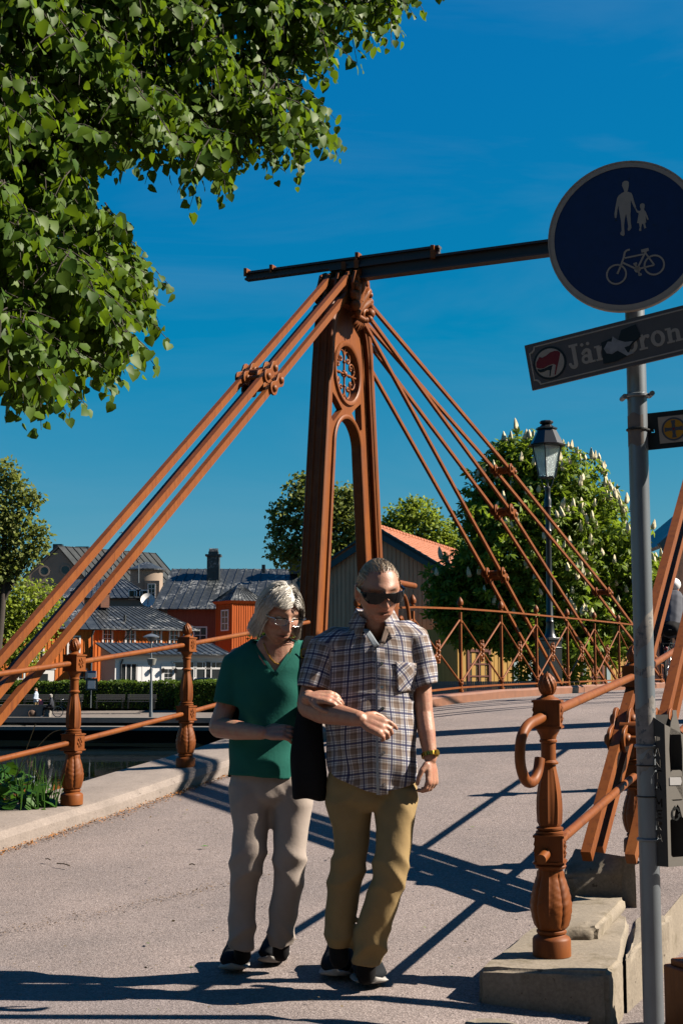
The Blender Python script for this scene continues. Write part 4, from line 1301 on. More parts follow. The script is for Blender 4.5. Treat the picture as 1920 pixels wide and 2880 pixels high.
tag(mb.build('fallen_leaf', pm('fresh_leaf', (.07, .20, .02), .2, 20, .5, 0)), 'small fresh green leaf lying on the asphalt left of the woman', 'leaf')
for k, (x0, y0, x1, y1) in enumerate(((160, 2444, 196, 2450), (128, 2431, 142, 2434), (532, 2447, 548, 2448))):
    a, b = on_road(x0, y0), on_road(x1, y1)
    mb = MB(); a.z += .03; b.z += .03; mb.tube([a, (a + b) / 2 + V((0, .006, .004)), b], .0035, 5)
    tag(mb.build('twig', pm('dry_twig', (.06, .035, .012), .3, 40, .9, 0)), ('longest thin brown twig on the asphalt', 'short dark twig on the asphalt near the left kerb', 'short twig lying near the woman and the fallen leaf')[k], 'twig', 'twigs on the asphalt')
# ================================================================ BUILDINGS ACROSS THE RIVER
def boards_mat(name, col, var=.22):
    return pm(name, col, var, 2.5, .85, .1, 40, .004, stretch=(3, 3, .25), spec=.2)
M['red'] = boards_mat('falu_red_boards', (.44, .090, .014))
M['orange_red'] = boards_mat('orange_red_boards', (.58, .155, .028))
M['red_plain'] = boards_mat('red_render', (.26, .07, .042))
M['tan'] = boards_mat('ochre_boards', (.60, .33, .20))
M['white_trim'] = flat('white_paint', (.74, .72, .70), .6, .08)
M['white_wall'] = pm('white_render', (.86, .83, .82), .06, .8, .85, .1, 30, .005)
M['wall_shade_side'] = pm('white_render_shaded', (.62, .50, .48), .06, .8, .85, .1, 30, .005)  # white render again, its shaded-side tone put into the colour
M['beige'] = pm('beige_render', (.27, .20, .15), .12, .6, .9, .1, 20, .01)
M['teal'] = flat('teal_bargeboard', (.028, .072, .085), .6, .12)
M['tile'] = pm('orange_roof_tile', (.33, .085, .020), .32, .9, .75, .15, 12, .01)
M['brick'] = None
def glassy():
    m, nt, b, out = nodes('window_glass')
    c = coords(nt, 'Object')
    n = noise(nt, c, .8, 2, .5)
    nt.links.new(ramp(nt, n, [(.3, (.006, .008, .009)), (.7, (.03, .038, .042))]), b.inputs['Base Color'])
    b.inputs['Roughness'].default_value = .08
    return m
M['glass'] = glassy()
def roofmetal():
    m, nt, b, out = nodes('weathered_black_sheet_metal')
    c = coords(nt, 'Object')
    n1 = noise(nt, c, .55, 6, .7); n2 = noise(nt, c, 3.5, 5, .75)
    base = ramp(nt, n2, [(.3, (.014, .017, .019)), (.7, (.045, .052, .056))])
    pat = math_(nt, 'MULTIPLY', ramp(nt, n1, [(.50, (0, 0, 0)), (.60, (1, 1, 1))]), ramp(nt, n2, [(.50, (0, 0, 0)), (.56, (1, 1, 1))]))
    nt.links.new(mixc(nt, pat, base, (.22, .225, .22)), b.inputs['Base Color'])
    b.inputs['Roughness'].default_value = .45
    b.inputs['Specular IOR Level'].default_value = .4
    return m
M['roof'] = roofmetal()
M['roof_plain'] = pm('slate_grey_sheet_metal', (.050, .056, .060), .3, 1.5, .85, 0, spec=.1)
def brickm():
    m, nt, b, out = nodes('chimney_brick')
    c = coords(nt, 'Object')
    br = N(nt, 'TexBrick', Scale=1.0); br.inputs['Brick Width'].default_value = .25; br.inputs['Row Height'].default_value = .085; br.inputs['Mortar Size'].default_value = .012
    br.inputs['Color1'].default_value = (.24, .075, .03, 1); br.inputs['Color2'].default_value = (.17, .05, .022, 1); br.inputs['Mortar'].default_value = (.12, .09, .07, 1)
    mp = nt.nodes.new('ShaderNodeMapping'); mp.inputs['Rotation'].default_value = (PI / 2, 0, 0); nt.links.new(c, mp.inputs[0]); nt.links.new(mp.outputs[0], br.inputs['Vector'])
    nt.links.new(br.outputs[0], b.inputs['Base Color']); b.inputs['Roughness'].default_value = .9
    return m
M['brick'] = brickm()

class Fac:
    """vertical facade: origin O, horizontal unit direction r; n points out of the wall (towards us when r = +x)"""
    def __init__(s, house, O, r):
        s.h = house; s.O = V(O); s.r = V(r).normalized(); s.n = V((s.r.y, -s.r.x, 0))
    def p(s, a, z, d=0): return V((s.O.x, s.O.y, 0)) + s.r * a + s.n * d + V((0, 0, z))
    def px(s, px_, py_):
        """where the photograph's ray meets this wall: (a, z)"""
        d = at(px_, py_, 100) - V((0, 0, CAMZ))
        k = (s.O - V((0, 0, CAMZ))).dot(s.n) / d.dot(s.n)
        q = V((0, 0, CAMZ)) + d * k
        return (q - s.O).dot(s.r), q.z
    def box(s, mb, a0, a1, z0, z1, d0, d1):
        return mb.hexa([s.p(a0, z0, d1), s.p(a1, z0, d1), s.p(a1, z0, d0), s.p(a0, z0, d0), s.p(a0, z1, d1), s.p(a1, z1, d1), s.p(a1, z1, d0), s.p(a0, z1, d0)])
    def window(s, a, z, w, h, nx=2, ny=3, trim=.10, name='window', glass='glass', trimmat='white_trim'):
        mb = MB()
        for x0, x1, z0, z1 in ((a - w / 2 - trim, a - w / 2, z - h / 2 - trim, z + h / 2 + trim), (a + w / 2, a + w / 2 + trim, z - h / 2 - trim, z + h / 2 + trim), (a - w / 2, a + w / 2, z + h / 2, z + h / 2 + trim), (a - w / 2, a + w / 2, z - h / 2 - trim, z - h / 2)):
            s.box(mb, x0, x1, z0, z1, 0, .06)
        t = .045
        for i in range(1, nx): s.box(mb, a - w / 2 + w * i / nx - t / 2, a - w / 2 + w * i / nx + t / 2, z - h / 2, z + h / 2, .01, .05)
        for i in range(1, ny): s.box(mb, a - w / 2, a + w / 2, z - h / 2 + h * i / ny - t / 2, z - h / 2 + h * i / ny + t / 2, .012, .048)
        o = mb.build(name, M[trimmat], s.h, smooth=None)
        mb = MB(); s.box(mb, a - w / 2, a + w / 2, z - h / 2, z + h / 2, .003, .02); mb.build('pane', M[glass], o, smooth=None)
        return o
    def battens(s, name, a0, a1, z0, zf, step, mat, wid=.05):
        mb = MB(); n = int((a1 - a0) / step)
        for i in range(n + 1):
            a = a0 + (a1 - a0) * i / n
            s.box(mb, a - wid / 2, a + wid / 2, z0, zf(a) if callable(zf) else zf, 0, .035)
        return mb.build(name, mat, s.h, kind='stuff', smooth=None)
def wallbox(house, name, pts, z0, z1, mat):
    """closed vertical walls over a ground polygon"""
    mb = MB(); n = len(pts)
    lo = [V((x, y, z0)) for x, y in pts]; hi = [V((x, y, z1)) for x, y in pts]
    mb.add(lo + hi, [(i, (i + 1) % n, n + (i + 1) % n, n + i) for i in range(n)] + [tuple(range(n, 2 * n))])
    return mb.build(name, mat, house, smooth=None)
def seam_roof(house, a, b, c, d, n, mat, th=.05, seam=.05):
    """roof plane a-b along the eave, d-c along the ridge, built of n sheet panels with raised seams"""
    a, b, c, d = V(a), V(b), V(c), V(d)
    nn = (b - a).cross(d - a).normalized()
    for i in range(n):
        t0, t1 = i / n, (i + 1) / n
        e0, e1 = a.lerp(b, t0), a.lerp(b, t1); r0, r1 = d.lerp(c, t0), d.lerp(c, t1)
        mb = MB(); mb.slab(e0, e1, r1, r0, th)
        if (e1 - r1).length > .02:
            mb.bar(e1 + nn * seam * .5, r1 + nn * seam * .5, seam, seam * .7)
        mb.build('roof_panel', mat, house, smooth=None)

def turn(o, ang, sx):
    o.rotation_euler = (0, 0, ang); o.scale = (sx, 1, 1)
TURN = R(26)
# --- long red house, left wing (nearer) and right wing
h1 = thing('red_house', 'long low red wooden house with dark sheet metal roof and white windows, left end', 'house', at(259, 1955, 97))
f = Fac(h1, at(-160, 1955, 97), (1, 0, 0))
zA = at(100, 1962, 97).z; zE = at(100, 1768, 97).z
a1, _ = f.px(259, 1900)
wallbox(h1, 'wall', [(f.O.x, 97), (f.O.x + a1, 97), (f.O.x + a1, 107), (f.O.x, 107)], zA, zE, M['orange_red'])
f.battens('cladding_boards', 0, a1, zA, zE, .24, M['orange_red'])
for (px_, py_, w, h) in ((124, 1833, .72, 1.25), (214, 1815, .62, 1.1), (80, 1910, .6, 1.0), (228, 1905, .7, 1.0)):
    a, z = f.px(px_, py_); f.window(a, z, w, h, 2, 2)
a, z = f.px(140, 1918)
mb = MB(); f.box(mb, a - .62, a + .62, zA, z + .85, 0, .08); f.box(mb, a - .72, a + .72, z + .85, z + 1.0, 0, .12)
dr = mb.build('door', M['white_trim'], h1, smooth=None)
mb = MB(); f.box(mb, a - .25, a + .25, z - .1, z + .55, .082, .10); mb.build('pane', M['glass'], dr, smooth=None)
ridge = at(100, 1690, 102)
e0 = V((f.O.x - .5, 96.6, zE - .05)); e1 = V((f.O.x + a1 + .4, 96.6, zE - .05))
seam_roof(h1, e0, e1, V((e1.x, 102, ridge.z)), V((e0.x, 102, ridge.z)), 16, M['roof'])
seam_roof(h1, V((e1.x, 107.4, zE - .05)), V((e0.x, 107.4, zE - .05)), V((e0.x, 102, ridge.z)), V((e1.x, 102, ridge.z)), 4, M['roof'])
mb = MB(); mb.tube([V((e1.x - .4, 96.7, zE - .1)), V((e1.x - .5, 96.8, zE - .5)), V((e1.x - .5, 96.9, zA))], .06, 8); mb.build('drainpipe', M['roof'], h1)
turn(h1, TURN, 1.16)
h2 = thing('red_house', 'red wooden house wing with four white windows above the white annexe', 'house', at(255, 1960, 101))
f = Fac(h2, at(255, 1955, 101), (1, 0, 0))
zA = at(300, 1962, 101).z; zE = at(385, 1766, 101).z
a1, _ = f.px(513, 1900)
wallbox(h2, 'wall', [(f.O.x, 101), (f.O.x + a1, 101), (f.O.x + a1, 109), (f.O.x, 109)], zA, zE, M['orange_red'])
f.battens('cladding_boards', 0, a1, zA, zE, .22, M['orange_red'])
for px_ in (297, 354, 421, 466):
    a, z = f.px(px_, 1790); f.window(a, z, .50, .92, 2, 3)
a, z = f.px(500, 1800); f.window(a, z, .35, .9, 1, 2)
rz = at(365, 1704, 105).z
e0 = V((f.O.x - .3, 100.6, zE - .05)); e1 = V((f.O.x + a1 + .35, 100.6, zE - .05)); r1 = V((at(466, 1708, 105).x, 105, rz)); r0 = V((e0.x, 105, rz))
seam_roof(h2, e0, e1, r1, r0, 20, M['roof'])
seam_roof(h2, e1, V((e1.x, 109.4, e1.z)), r1 + V((0, .1, 0)), r1, 5, M['roof'])
seam_roof(h2, V((e1.x, 109.4, e1.z)), V((e0.x, 109.4, e1.z)), r0, r1, 5, M['roof'])
mb = MB(); mb.tube([e0 + V((0, 0, -.06)), e1 + V((0, 0, -.06))], .07, 8); mb.build('gutter', M['roof'], h2)
mb = MB(); p = at(350, 1765, 100.5); mb.tube([p, p + V((-.2, .1, -.5)), p + V((-.45, .3, -.9)), p + V((-.45, .35, -2.0))], .05, 8); mb.build('drainpipe', M['roof'], h2)
for px0, px1, py0, py1, dd_ in ((258, 290, 1664, 1722, 104), (325, 352, 1662, 1708, 104)):
    p0 = at(px0 + 3, py1, dd_); p1 = at(px1 - 2, py0, dd_)
    mb = MB(); mb.box(((p0.x + p1.x) / 2, dd_ + .3, (p0.z + p1.z) / 2), (p1.x - p0.x, .6, p1.z - p0.z)); mb.box(((p0.x + p1.x) / 2, dd_ + .3, p1.z - .06), (p1.x - p0.x + .16, .76, .12))
    ch = mb.build('chimney', M['brick'], h2, smooth=None)
mb = MB(); p = at(360, 1745, 102.2); mb.tube([p, p + V((0, 0, .45))], .09, 8); mb.build('roof_vent', M['roof'], h2)

turn(h2, TURN, 1.17)
# --- white annexe
h3 = thing('annexe', 'low white rendered annexe with lean-to roof, shop windows and wall lanterns', 'house', at(322, 1960, 94))
f = Fac(h3, at(322, 1955, 94), (1, 0, 0))
zA = at(400, 1965, 94).z; zE = at(400, 1842, 94).z
a1, _ = f.px(606, 1900)
xl, xr = f.O.x, f.O.x + a1
bl = V((xl, 97.4, 0)); ztop = at(262, 1812, 97.0).z
mb = MB()
mb.add([(xl, 94, zA), (xr, 94, zA), (xr, 94, zE), (xl, 94, zE), (xr, 98.4, zA), (xr, 98.4, ztop), (bl.x, 97.4, zA), (bl.x, 97.4, ztop)], [(0, 1, 2, 3), (1, 4, 5, 2)])
mb.build('wall', M['white_wall'], h3, smooth=None)
mb = MB(); mb.add([(xl, 94, zA), (xl, 94, zE), (bl.x, 97.4, ztop), (bl.x, 97.4, zA)], [(0, 1, 2, 3)]); mb.build('side_wall', M['wall_shade_side'], h3, smooth=None)
seam_roof(h3, V((xl - .35, 93.5, zE + .06)), V((xr + .25, 93.5, zE + .06)), V((xr + .25, 97.6, ztop + .12)), V((bl.x - .35, 97.5, ztop + .12)), 18, M['roof'], .10)
mb = MB(); f.box(mb, -.2, a1 + .05, zE - .30, zE - .02, 0, .12); f.box(mb, -.25, a1 + .1, zE - .12, zE - .02, .12, .22); mb.build('cornice', M['white_trim'], h3, smooth=None)
a, z = f.px(363, 1908); f.window(a, z, 1.25, 1.9, 4, 1, .08)
a, z = f.px(396, 1912); mb = MB(); f.box(mb, a - .42, a + .42, zA, z + 1.05, 0, .05); mb.build('door', M['white_wall'], h3, smooth=None)
a, z = f.px(457, 1905); mb = MB(); f.box(mb, a - .42, a + .42, zA, z + .95, 0, .06); dr = mb.build('door', M['white_trim'], h3, smooth=None)
mb = MB()
for i in range(2):
    for j in range(3): f.box(mb, a - .22 + .24 * i, a - .02 + .24 * i, z - .3 + .3 * j, z - .05 + .3 * j, .062, .075)
mb.build('pane', M['glass'], dr, smooth=None)
for px_ in (443, 475, 412):
    a, z = f.px(px_, 1886); mb = MB(); mb.lathe([(-.18, .03), (-.12, .08), (.1, .11), (.16, .03), (.2, .02)], 6, f.p(a, z, .15)); f.box(mb, a - .03, a + .03, z + .02, z + .08, 0, .15); mb.build('wall_lantern', M['black_metal'], h3, smooth=None)
for px_, w in ((498, 1.4), (546, 1.0), (581, 1.25)):
    a, z = f.px(px_, 1900)
    o = f.window(a, z - .25, w, 1.35, 1, 1, .07)
    f.window(a, z + .72, w, .36, 2, 1, .07)
a, z = f.px(337, 1900); mb = MB(); mb.tube([f.p(a + .1, zE - .3, .1), f.p(a, zE - .6, .1), f.p(a, zA, .1)], .05, 8); mb.build('drainpipe', M['roof'], h3)

turn(h3, TURN, 1.17)
# --- big grey roofed house with chimneys
h4 = thing('manor_house', 'large house under a weathered dark seam roof with tall dark chimneys', 'house', at(650, 1900, 115))
zA = at(600, 1960, 115).z; zE = at(600, 1710, 115).z
xl, xr = at(470, 1800, 115).x, 3.2
wallbox(h4, 'wall', [(xl, 115), (xr, 115), (xr, 127), (xl, 127)], zA, zE, M['red_plain'])
f = Fac(h4, (xl, 115, 0), (1, 0, 0))
a, z = f.px(563, 1787); f.window(a, z, .95, 1.25, 2, 2)
rz = at(600, 1600, 121).z
e0 = V((at(426, 1712, 114.4).x, 114.4, zE - .1)); e1 = V((xr + .6, 114.4, zE - .1)); r0 = V((at(486, 1603, 121).x, 121, rz)); r1 = V((xr + .6, 121, rz))
seam_roof(h4, e0, e1, r1, r0, 26, M['roof'], .08, .07)
seam_roof(h4, V((e0.x, 127.6, e0.z)), e0, r0, r0 + V((0, .1, 0)), 6, M['roof'], .08, .07)
seam_roof(h4, V((e1.x, 127.6, e0.z)), V((e0.x, 127.6, e0.z)), r0, r1, 6, M['roof'], .08, .07)
for px_, dd_, py0, py1, w in ((600, 119.5, 1545, 1635, 1.05), (831, 119.5, 1530, 1615, 1.05)):
    p0 = at(px_, py1, dd_); p1 = at(px_, py0, dd_); hh = p1.z - p0.z
    mb = MB(); c = V((p0.x, dd_, p0.z))
    mb.box(c + V((0, 0, hh * .41)), (w, w, hh * .82)); mb.box(c + V((0, 0, hh * .80)), (w + .3, w + .3, .16)); mb.box(c + V((0, 0, hh * .87)), (w * .8, w * .8, hh * .10))
    mb.tube([c + V((-w * .36, 0, hh * .90)), c + V((w * .36, 0, hh * .90))], .36, 12)
    mb.build('chimney', M['roof'], h4, smooth=30)
p = at(741, 1600, 118.5); mb = MB(); mb.box(p, (.3, .3, .7)); mb.build('roof_vent', M['roof'], h4, smooth=None)
# --- red polygonal bay tower
h5 = thing('red_bay_tower', 'bright red square wooden bay tower with low peaked metal roof beside the woman', 'tower', at(665, 1900, 110))
cx = at(668, 1800, 111).x; cy = 111.6; rr_ = 1.80
zA = at(668, 1950, 110).z; zE = at(668, 1690, 110).z
A4 = R(-101)
verts4 = [(cx + rr_ * math.cos(A4 + PI / 2 * k), cy + rr_ * math.sin(A4 + PI / 2 * k)) for k in range(4)]
wallbox(h5, 'wall', verts4, zA, zE, M['red'])
for k in (0, 3):
    x0, y0 = verts4[k]; x1, y1 = verts4[(k + 1) % 4]
    f = Fac(h5, (x0, y0, 0), (x1 - x0, y1 - y0, 0)); L_ = math.hypot(x1 - x0, y1 - y0)
    f.battens('cladding_boards', 0, L_, zA, zE, .21, M['red'])
    if k == 3:
        for py_ in (1745, 1872):
            a, z = f.px(633, py_); f.window(a, z, 1.0, 1.5, 2, 3, .09)
    mb = MB(); f.box(mb, -.05, .05, zA, zE, 0, .06); mb.build('corner_board', M['red'], h5, smooth=None)
rr2 = rr_ + .42; ap = at(662, 1643, 111.6)
ring4 = [V((cx + rr2 * math.cos(A4 + PI / 2 * k), cy + rr2 * math.sin(A4 + PI / 2 * k), zE + .02)) for k in range(4)]
for k in range(4):
    seam_roof(h5, ring4[k], ring4[(k + 1) % 4], V((cx + .03, cy, ap.z)), V((cx, cy, ap.z)), 9 if k in (0, 3) else 1, M['roof'], .07, .05)
mb = MB(); mb.add(ring4 + [v - V((0, 0, .22)) + (V((cx, cy, v.z)) - v) * .10 for v in ring4], [(i, 4 + i, 4 + (i + 1) % 4, (i + 1) % 4) for i in range(4)] + [tuple(range(4, 8))]); mb.build('cornice', M['red'], h5, smooth=None)

# --- beige gabled house and round turret far behind
h6 = thing('beige_house', 'beige rendered house with steep gable, two round windows and dark roof far behind', 'house', at(170, 1700, 150))
rdir = V((.72, .69, 0)); D6 = 150
def at_plane(px_, py_, O, n):
    d = at(px_, py_, 100) - V((0, 0, CAMZ)); k = (V(O) - V((0, 0, CAMZ))).dot(n) / d.dot(n); return V((0, 0, CAMZ)) + d * k
gO = at(160, 1600, D6); gn = V((.10, -.995, 0))
gp = [at_plane(x, y, gO, gn) for x, y in ((60, 1760), (262, 1760), (236, 1622), (163, 1537), (70, 1622))]
mb = MB(); mb.add(gp, [(0, 1, 2, 3, 4)]); mb.add([gp[1], gp[1] + rdir * 13, gp[2] + rdir * 13, gp[2]], [(0, 1, 2, 3)])
mb.add([p + rdir * 13 for p in gp], [(4, 3, 2, 1, 0)])
mb.build('wall', M['beige'], h6, smooth=None)
seam_roof(h6, gp[2] + V((.3, -.3, -.25)), gp[2] + rdir * 13 + V((.3, -.3, -.25)), gp[3] + rdir * 13 + V((0, 0, .08)), gp[3] + V((0, -.2, .08)), 14, M['roof_plain'], .12, .08)
seam_roof(h6, gp[4] + rdir * 13 + V((-.3, 0, -.2)), gp[4] + V((-.3, -.2, -.2)), gp[3] + V((0, -.2, .08)), gp[3] + rdir * 13 + V((0, 0, .08)), 3, M['roof_plain'], .12, .08)
for px_, py_ in ((125, 1606), (184, 1603)):
    c = at_plane(px_, py_, gO, gn)
    mb = MB(); X_ = V((.995, .10, 0))
    mb.sweep([c + X_ * a + V((0, 0, b)) for a, b in circ(0, 0, .52, 20)], [(-.06, -.09), (.08, -.09), (.08, .09), (-.06, .09)], gn, closed=True)
    o = mb.build('round_window', M['beige'], h6); mb = MB(); mb.prism(circ(0, 0, .46, 16), c + gn * .03, X_, (0, 0, 1), .03); mb.build('pane', M['glass'], o, smooth=None)
for (x0, x1, y0, y1, dd_) in ((148, 174, 1530, 1552, 152), (211, 249, 1537, 1560, 154), (346, 370, 1553, 1585, 158)):
    p0 = at(x0, y1, dd_); p1 = at(x1, y0, dd_); mb = MB()
    mb.box(((p0.x + p1.x) / 2, dd_ + .5, (p0.z + p1.z) / 2 - .6), (p1.x - p0.x, 1.0, p1.z - p0.z + 1.2)); mb.build('chimney', M['black_metal'], h6, smooth=None)
mb = MB()
for px_, y0, y1 in ((240, 1560, 1640), (316, 1560, 1630), (344, 1495, 1570), (390, 1560, 1640)):
    mb.tube([at(px_, y1, 128), at(px_, y0, 128)], .05, 5)
    for k in range(3): q0 = at(px_ - 9 + 2 * k, y0 + 4 + 9 * k, 128); q1 = at(px_ + 9 - 2 * k, y0 + 2 + 9 * k, 128); mb.tube([q0, q1], .035, 5)
an = mb.build('roof_aerials', M['galv'], None, kind='stuff')
tag(an, 'thin television aerials on the far roofs', 'aerials', kind='stuff')
h7 = thing('round_turret', 'round beige turret with shallow conical dark roof behind the red house', 'tower', at(415, 1720, 135))
c = at(412, 1640, 137); ra = 1.60; z0 = at(412, 1750, 135).z; z1 = at(412, 1601, 135).z; zc = at(412, 1580, 137).z
mb = MB(); mb.lathe([(z0, ra), (z1, ra)], 32, (c.x, 137, 0)); mb.build('wall', M['beige'], h7, smooth=40)
mb = MB(); mb.lathe([(z1 - .05, ra), (z1 - .02, ra + .32), (z1 + .1, ra + .34), (zc - .1, .35), (zc, .05)], 12, (c.x, 137, 0)); mb.build('roof', M['roof'], h7, smooth=20)
f = Fac(h7, (c.x - ra, 137 - ra - .02, 0), (1, 0, 0))
p = at(426, 1662, 135.2); f = Fac(h7, (p.x - 2, 135.2, 0), (1, 0, 0)); mb = MB(); f.box(mb, 1.3, 2.75, z0, p.z + 1.0, -1.2, -.02); mb.build('dormer', M['beige'], h7, smooth=None); f.window(2.0, p.z, .6, 1.25, 2, 3, .08)
xa, xb = at(300, 1, 133).x, at(455, 1, 133).x
h8 = thing('rear_house', 'low dark roofed house squeezed between the turret and the red wing', 'house', at(340, 1720, 126))
zA_, zE_, zR_ = at(340, 1740, 126).z, at(340, 1682, 126).z, at(340, 1630, 131).z
xa, xb = at(205, 1, 126).x, at(452, 1, 126).x
wallbox(h8, 'wall', [(xa, 126), (xb, 126), (xb, 133), (xa, 133)], zA_, zE_, M['beige'])
seam_roof(h8, V((xa - .3, 125.6, zE_)), V((xb + .3, 125.6, zE_)), V((xb - 3.2, 131, zR_)), V((xa + .6, 131, zR_)), 16, M['roof'], .1, .06)
f = Fac(h8, (xa, 126, 0), (1, 0, 0))
for px_ in (378, 400): a, z = f.px(px_, 1676); f.window(a, z + .1, .9, .7, 2, 1, .1)
sdish = thing('satellite_dish', 'round white satellite dish on the dark roof beside the big house', 'satellite dish', at(415, 1705, 118))
c = at(415, 1690, 118); nd = V((.25, -.9, .35)).normalized(); X_ = nd.orthogonal().normalized(); Y_ = nd.cross(X_)
mb = MB(); vs = []; rr3 = (0.02, .25, .45, .62)
for i, q_ in enumerate(rr3):
    for k in range(20): vs.append(c + (X_ * math.cos(k * PI / 10) + Y_ * math.sin(k * PI / 10)) * q_ + nd * (.5 * q_ * q_))
mb.add(vs, [(i * 20 + k, i * 20 + (k + 1) % 20, (i + 1) * 20 + (k + 1) % 20, (i + 1) * 20 + k) for i in range(3) for k in range(20)])
mb.build('dish', M['white_trim'], sdish)
mb = MB(); mb.tube([c - nd * .02, c - nd * .3 - V((0, 0, .3)), c - nd * .3 - V((0, 0, 1.2))], .05, 6); mb.tube([c - V((0, 0, .55)) + nd * .1, c + nd * .5], .03, 5); mb.ball(c + nd * .5, .07, 6, 5); mb.build('arm', M['black_metal'], sdish)

# --- ochre house with orange tiled roof behind the pylon
h9 = thing('ochre_house', 'ochre boarded house with teal bargeboards and orange tiled roof behind the man', 'house', at(1100, 1940, 50))
g0 = at(1066, 1700, 50); gr = V((.94, -.34, 0)).normalized(); gn = V((gr.y, -gr.x, 0))       # gable wall direction and outward normal
f = Fac(h9, g0, gr)
aA, zA = f.px(1066, 1490); aR, zR = f.px(1272, 1612); aL = 2 * aA - aR
aB, zB = f.px(1100, 1965)
zB = .15
slope = (zA - zR) / (aR - aA)
mb = MB(); mb.add([f.p(aL, zB), f.p(aR, zB), f.p(aR, zR - .1), f.p(aA, zA - .1), f.p(aL, zR - .1)], [(0, 1, 2, 3, 4)])
back = gn * -12
mb.add([f.p(aR, zB), f.p(aR, zB) + back, f.p(aR, zR - .1) + back, f.p(aR, zR - .1)], [(0, 1, 2, 3)])
mb.add([f.p(aL, zB), f.p(aL, zB) + back, f.p(aL, zR - .1) + back, f.p(aL, zR - .1)], [(3, 2, 1, 0)])
mb.add([p + back for p in (f.p(aL, zB), f.p(aR, zB), f.p(aR, zR - .1), f.p(aA, zA - .1), f.p(aL, zR - .1))], [(4, 3, 2, 1, 0)])
mb.build('wall', M['tan'], h9, smooth=None)
nb = 34; bw = (aR - aL) / nb
for i in range(nb):                                         # each wide board of the gable proud of its joints
    a0 = aL + bw * i + .012; a1_ = aL + bw * (i + 1) - .012
    def ztop(a): return zA - .14 - abs(a - aA) * slope
    mb = MB(); e = .022 + .006 * ((i * 7) % 3)
    mb.hexa([f.p(a0, zB, e), f.p(a1_, zB, e), f.p(a1_, zB, 0), f.p(a0, zB, 0), f.p(a0, ztop(a0), e), f.p(a1_, ztop(a1_), e), f.p(a1_, ztop(a1_), 0), f.p(a0, ztop(a0), 0)])
    mb.build('board', M['tan'], h9, smooth=None)
for s in (-1, 1):                                           # bargeboards
    ae = aA + s * (aR - aA + .35)
    p0 = f.p(aA, zA + .02, .22); p1 = f.p(ae, zA + .02 - slope * (aR - aA + .35), .22)
    mb = MB(); mb.bar(p0 - V((0, 0, .14)), p1 - V((0, 0, .14)), .06, .30, side=gn); mb.bar(p0 + V((0, 0, .05)), p1 + V((0, 0, .05)), .16, .06, side=gn)
    mb.build('bargeboard', M['teal'], h9, smooth=None)
for (px_, py_) in ((1232, 1890), (1130, 1890)):
    a, z = f.px(px_, py_); f.window(a, z, .55, 1.1, 2, 2, .09, trimmat='white_trim')
# pantiles on the slope we see: courses of tiles along the eave-ridge direction
tile_me = None
L_ = 12.0; nrow = 13; ncol = 34
eave = f.p(aR + .30, zA + .06 - slope * (aR - aA + .30), .25); ridge_ = f.p(aA, zA + .06, .25)
up = (ridge_ - eave); bk = -gn
def tile_mesh(w, l):
    mb = MB(); n = 6; vs = []
    for j, yy in enumerate((0, l)):
        for i in range(n + 1):
            t = i / n; vs.append((w * t, yy, .045 * math.sin(2 * PI * t) + (.05 if j == 0 else .012)))
    for i in range(n + 1): vs.append((w * i / n, 0, .045 * math.sin(2 * PI * i / n) + .0))
    fs = [(i, i + 1, n + 2 + i, n + 1 + i) for i in range(n)] + [(2 * n + 2 + i, 2 * n + 3 + i, i + 1, i) for i in range(n)]
    me = bpy.data.meshes.new('roof_tile'); me.from_pydata(vs, [], fs); me.shade_smooth(); me.materials.append(M['tile']); return me
tw_ = L_ / ncol; tl = up.length / nrow
tme = tile_mesh(tw_, tl * 1.12)
Mi = _mw(h9).inverted()
ux = bk.normalized(); uy = up.normalized(); uz = ux.cross(uy)
if uz.z < 0: uz = -uz
rest = MB(); cnt = 0
Rm = Matrix((ux, uy, ux.cross(uy))).transposed().to_4x4()
trnd = random.Random(3)
for r_ in range(nrow):
    for c_ in range(ncol):
        pos = eave + uy * (tl * r_) + ux * (tw_ * c_) + ux.cross(uy) * trnd.uniform(-.006, .006)
        if c_ < 23:
            o = bpy.data.objects.new('roof_tile', tme); COL.objects.link(o); o.parent = h9
            o.matrix_local = Mi @ Matrix.Translation(pos) @ Rm @ Matrix.Rotation(trnd.uniform(-.02, .02), 4, 'Z')
        else:
            rest.add([pos + ux * v.co.x + uy * v.co.y + ux.cross(uy) * v.co.z for v in tme.vertices], [tuple(p.vertices) for p in tme.polygons])
rest.build('roof_tiles_beyond', M['tile'], h9, kind='stuff')
mb = MB(); mb.slab(ridge_, ridge_ + bk * 12, f.p(aL - .3, zA + .06 - slope * (aR - aA + .3), .25) + bk * 12, f.p(aL - .3, zA + .06 - slope * (aR - aA + .3), .25), .1); mb.build('rear_slope', M['tile'], h9, smooth=None)
mb = MB(); mb.slab(eave - V((0, 0, .02)), eave + bk * 12 - V((0, 0, .02)), ridge_ + bk * 12 - V((0, 0, .02)), ridge_ - V((0, 0, .02)), .1); mb.build('roof_boarding', M['tan'], h9, smooth=None)
for k in range(30):
    mb = MB(); q0 = ridge_ + ux * (k * .4) + V((0, 0, .03)); mb.tube([q0, q0 + ux * .42], [.13, .11], 8); mb.build('ridge_tile', M['tile'], h9)
pc = ridge_ + ux * 11.2 + uy * -1.2; mb = MB(); mb.box(pc + V((0, 0, .35)), (.7, .7, 1.3)); mb.box(pc + V((0, 0, 1.02)), (.9, .9, .08)); mb.build('chimney', M['black_metal'], h9, smooth=None)
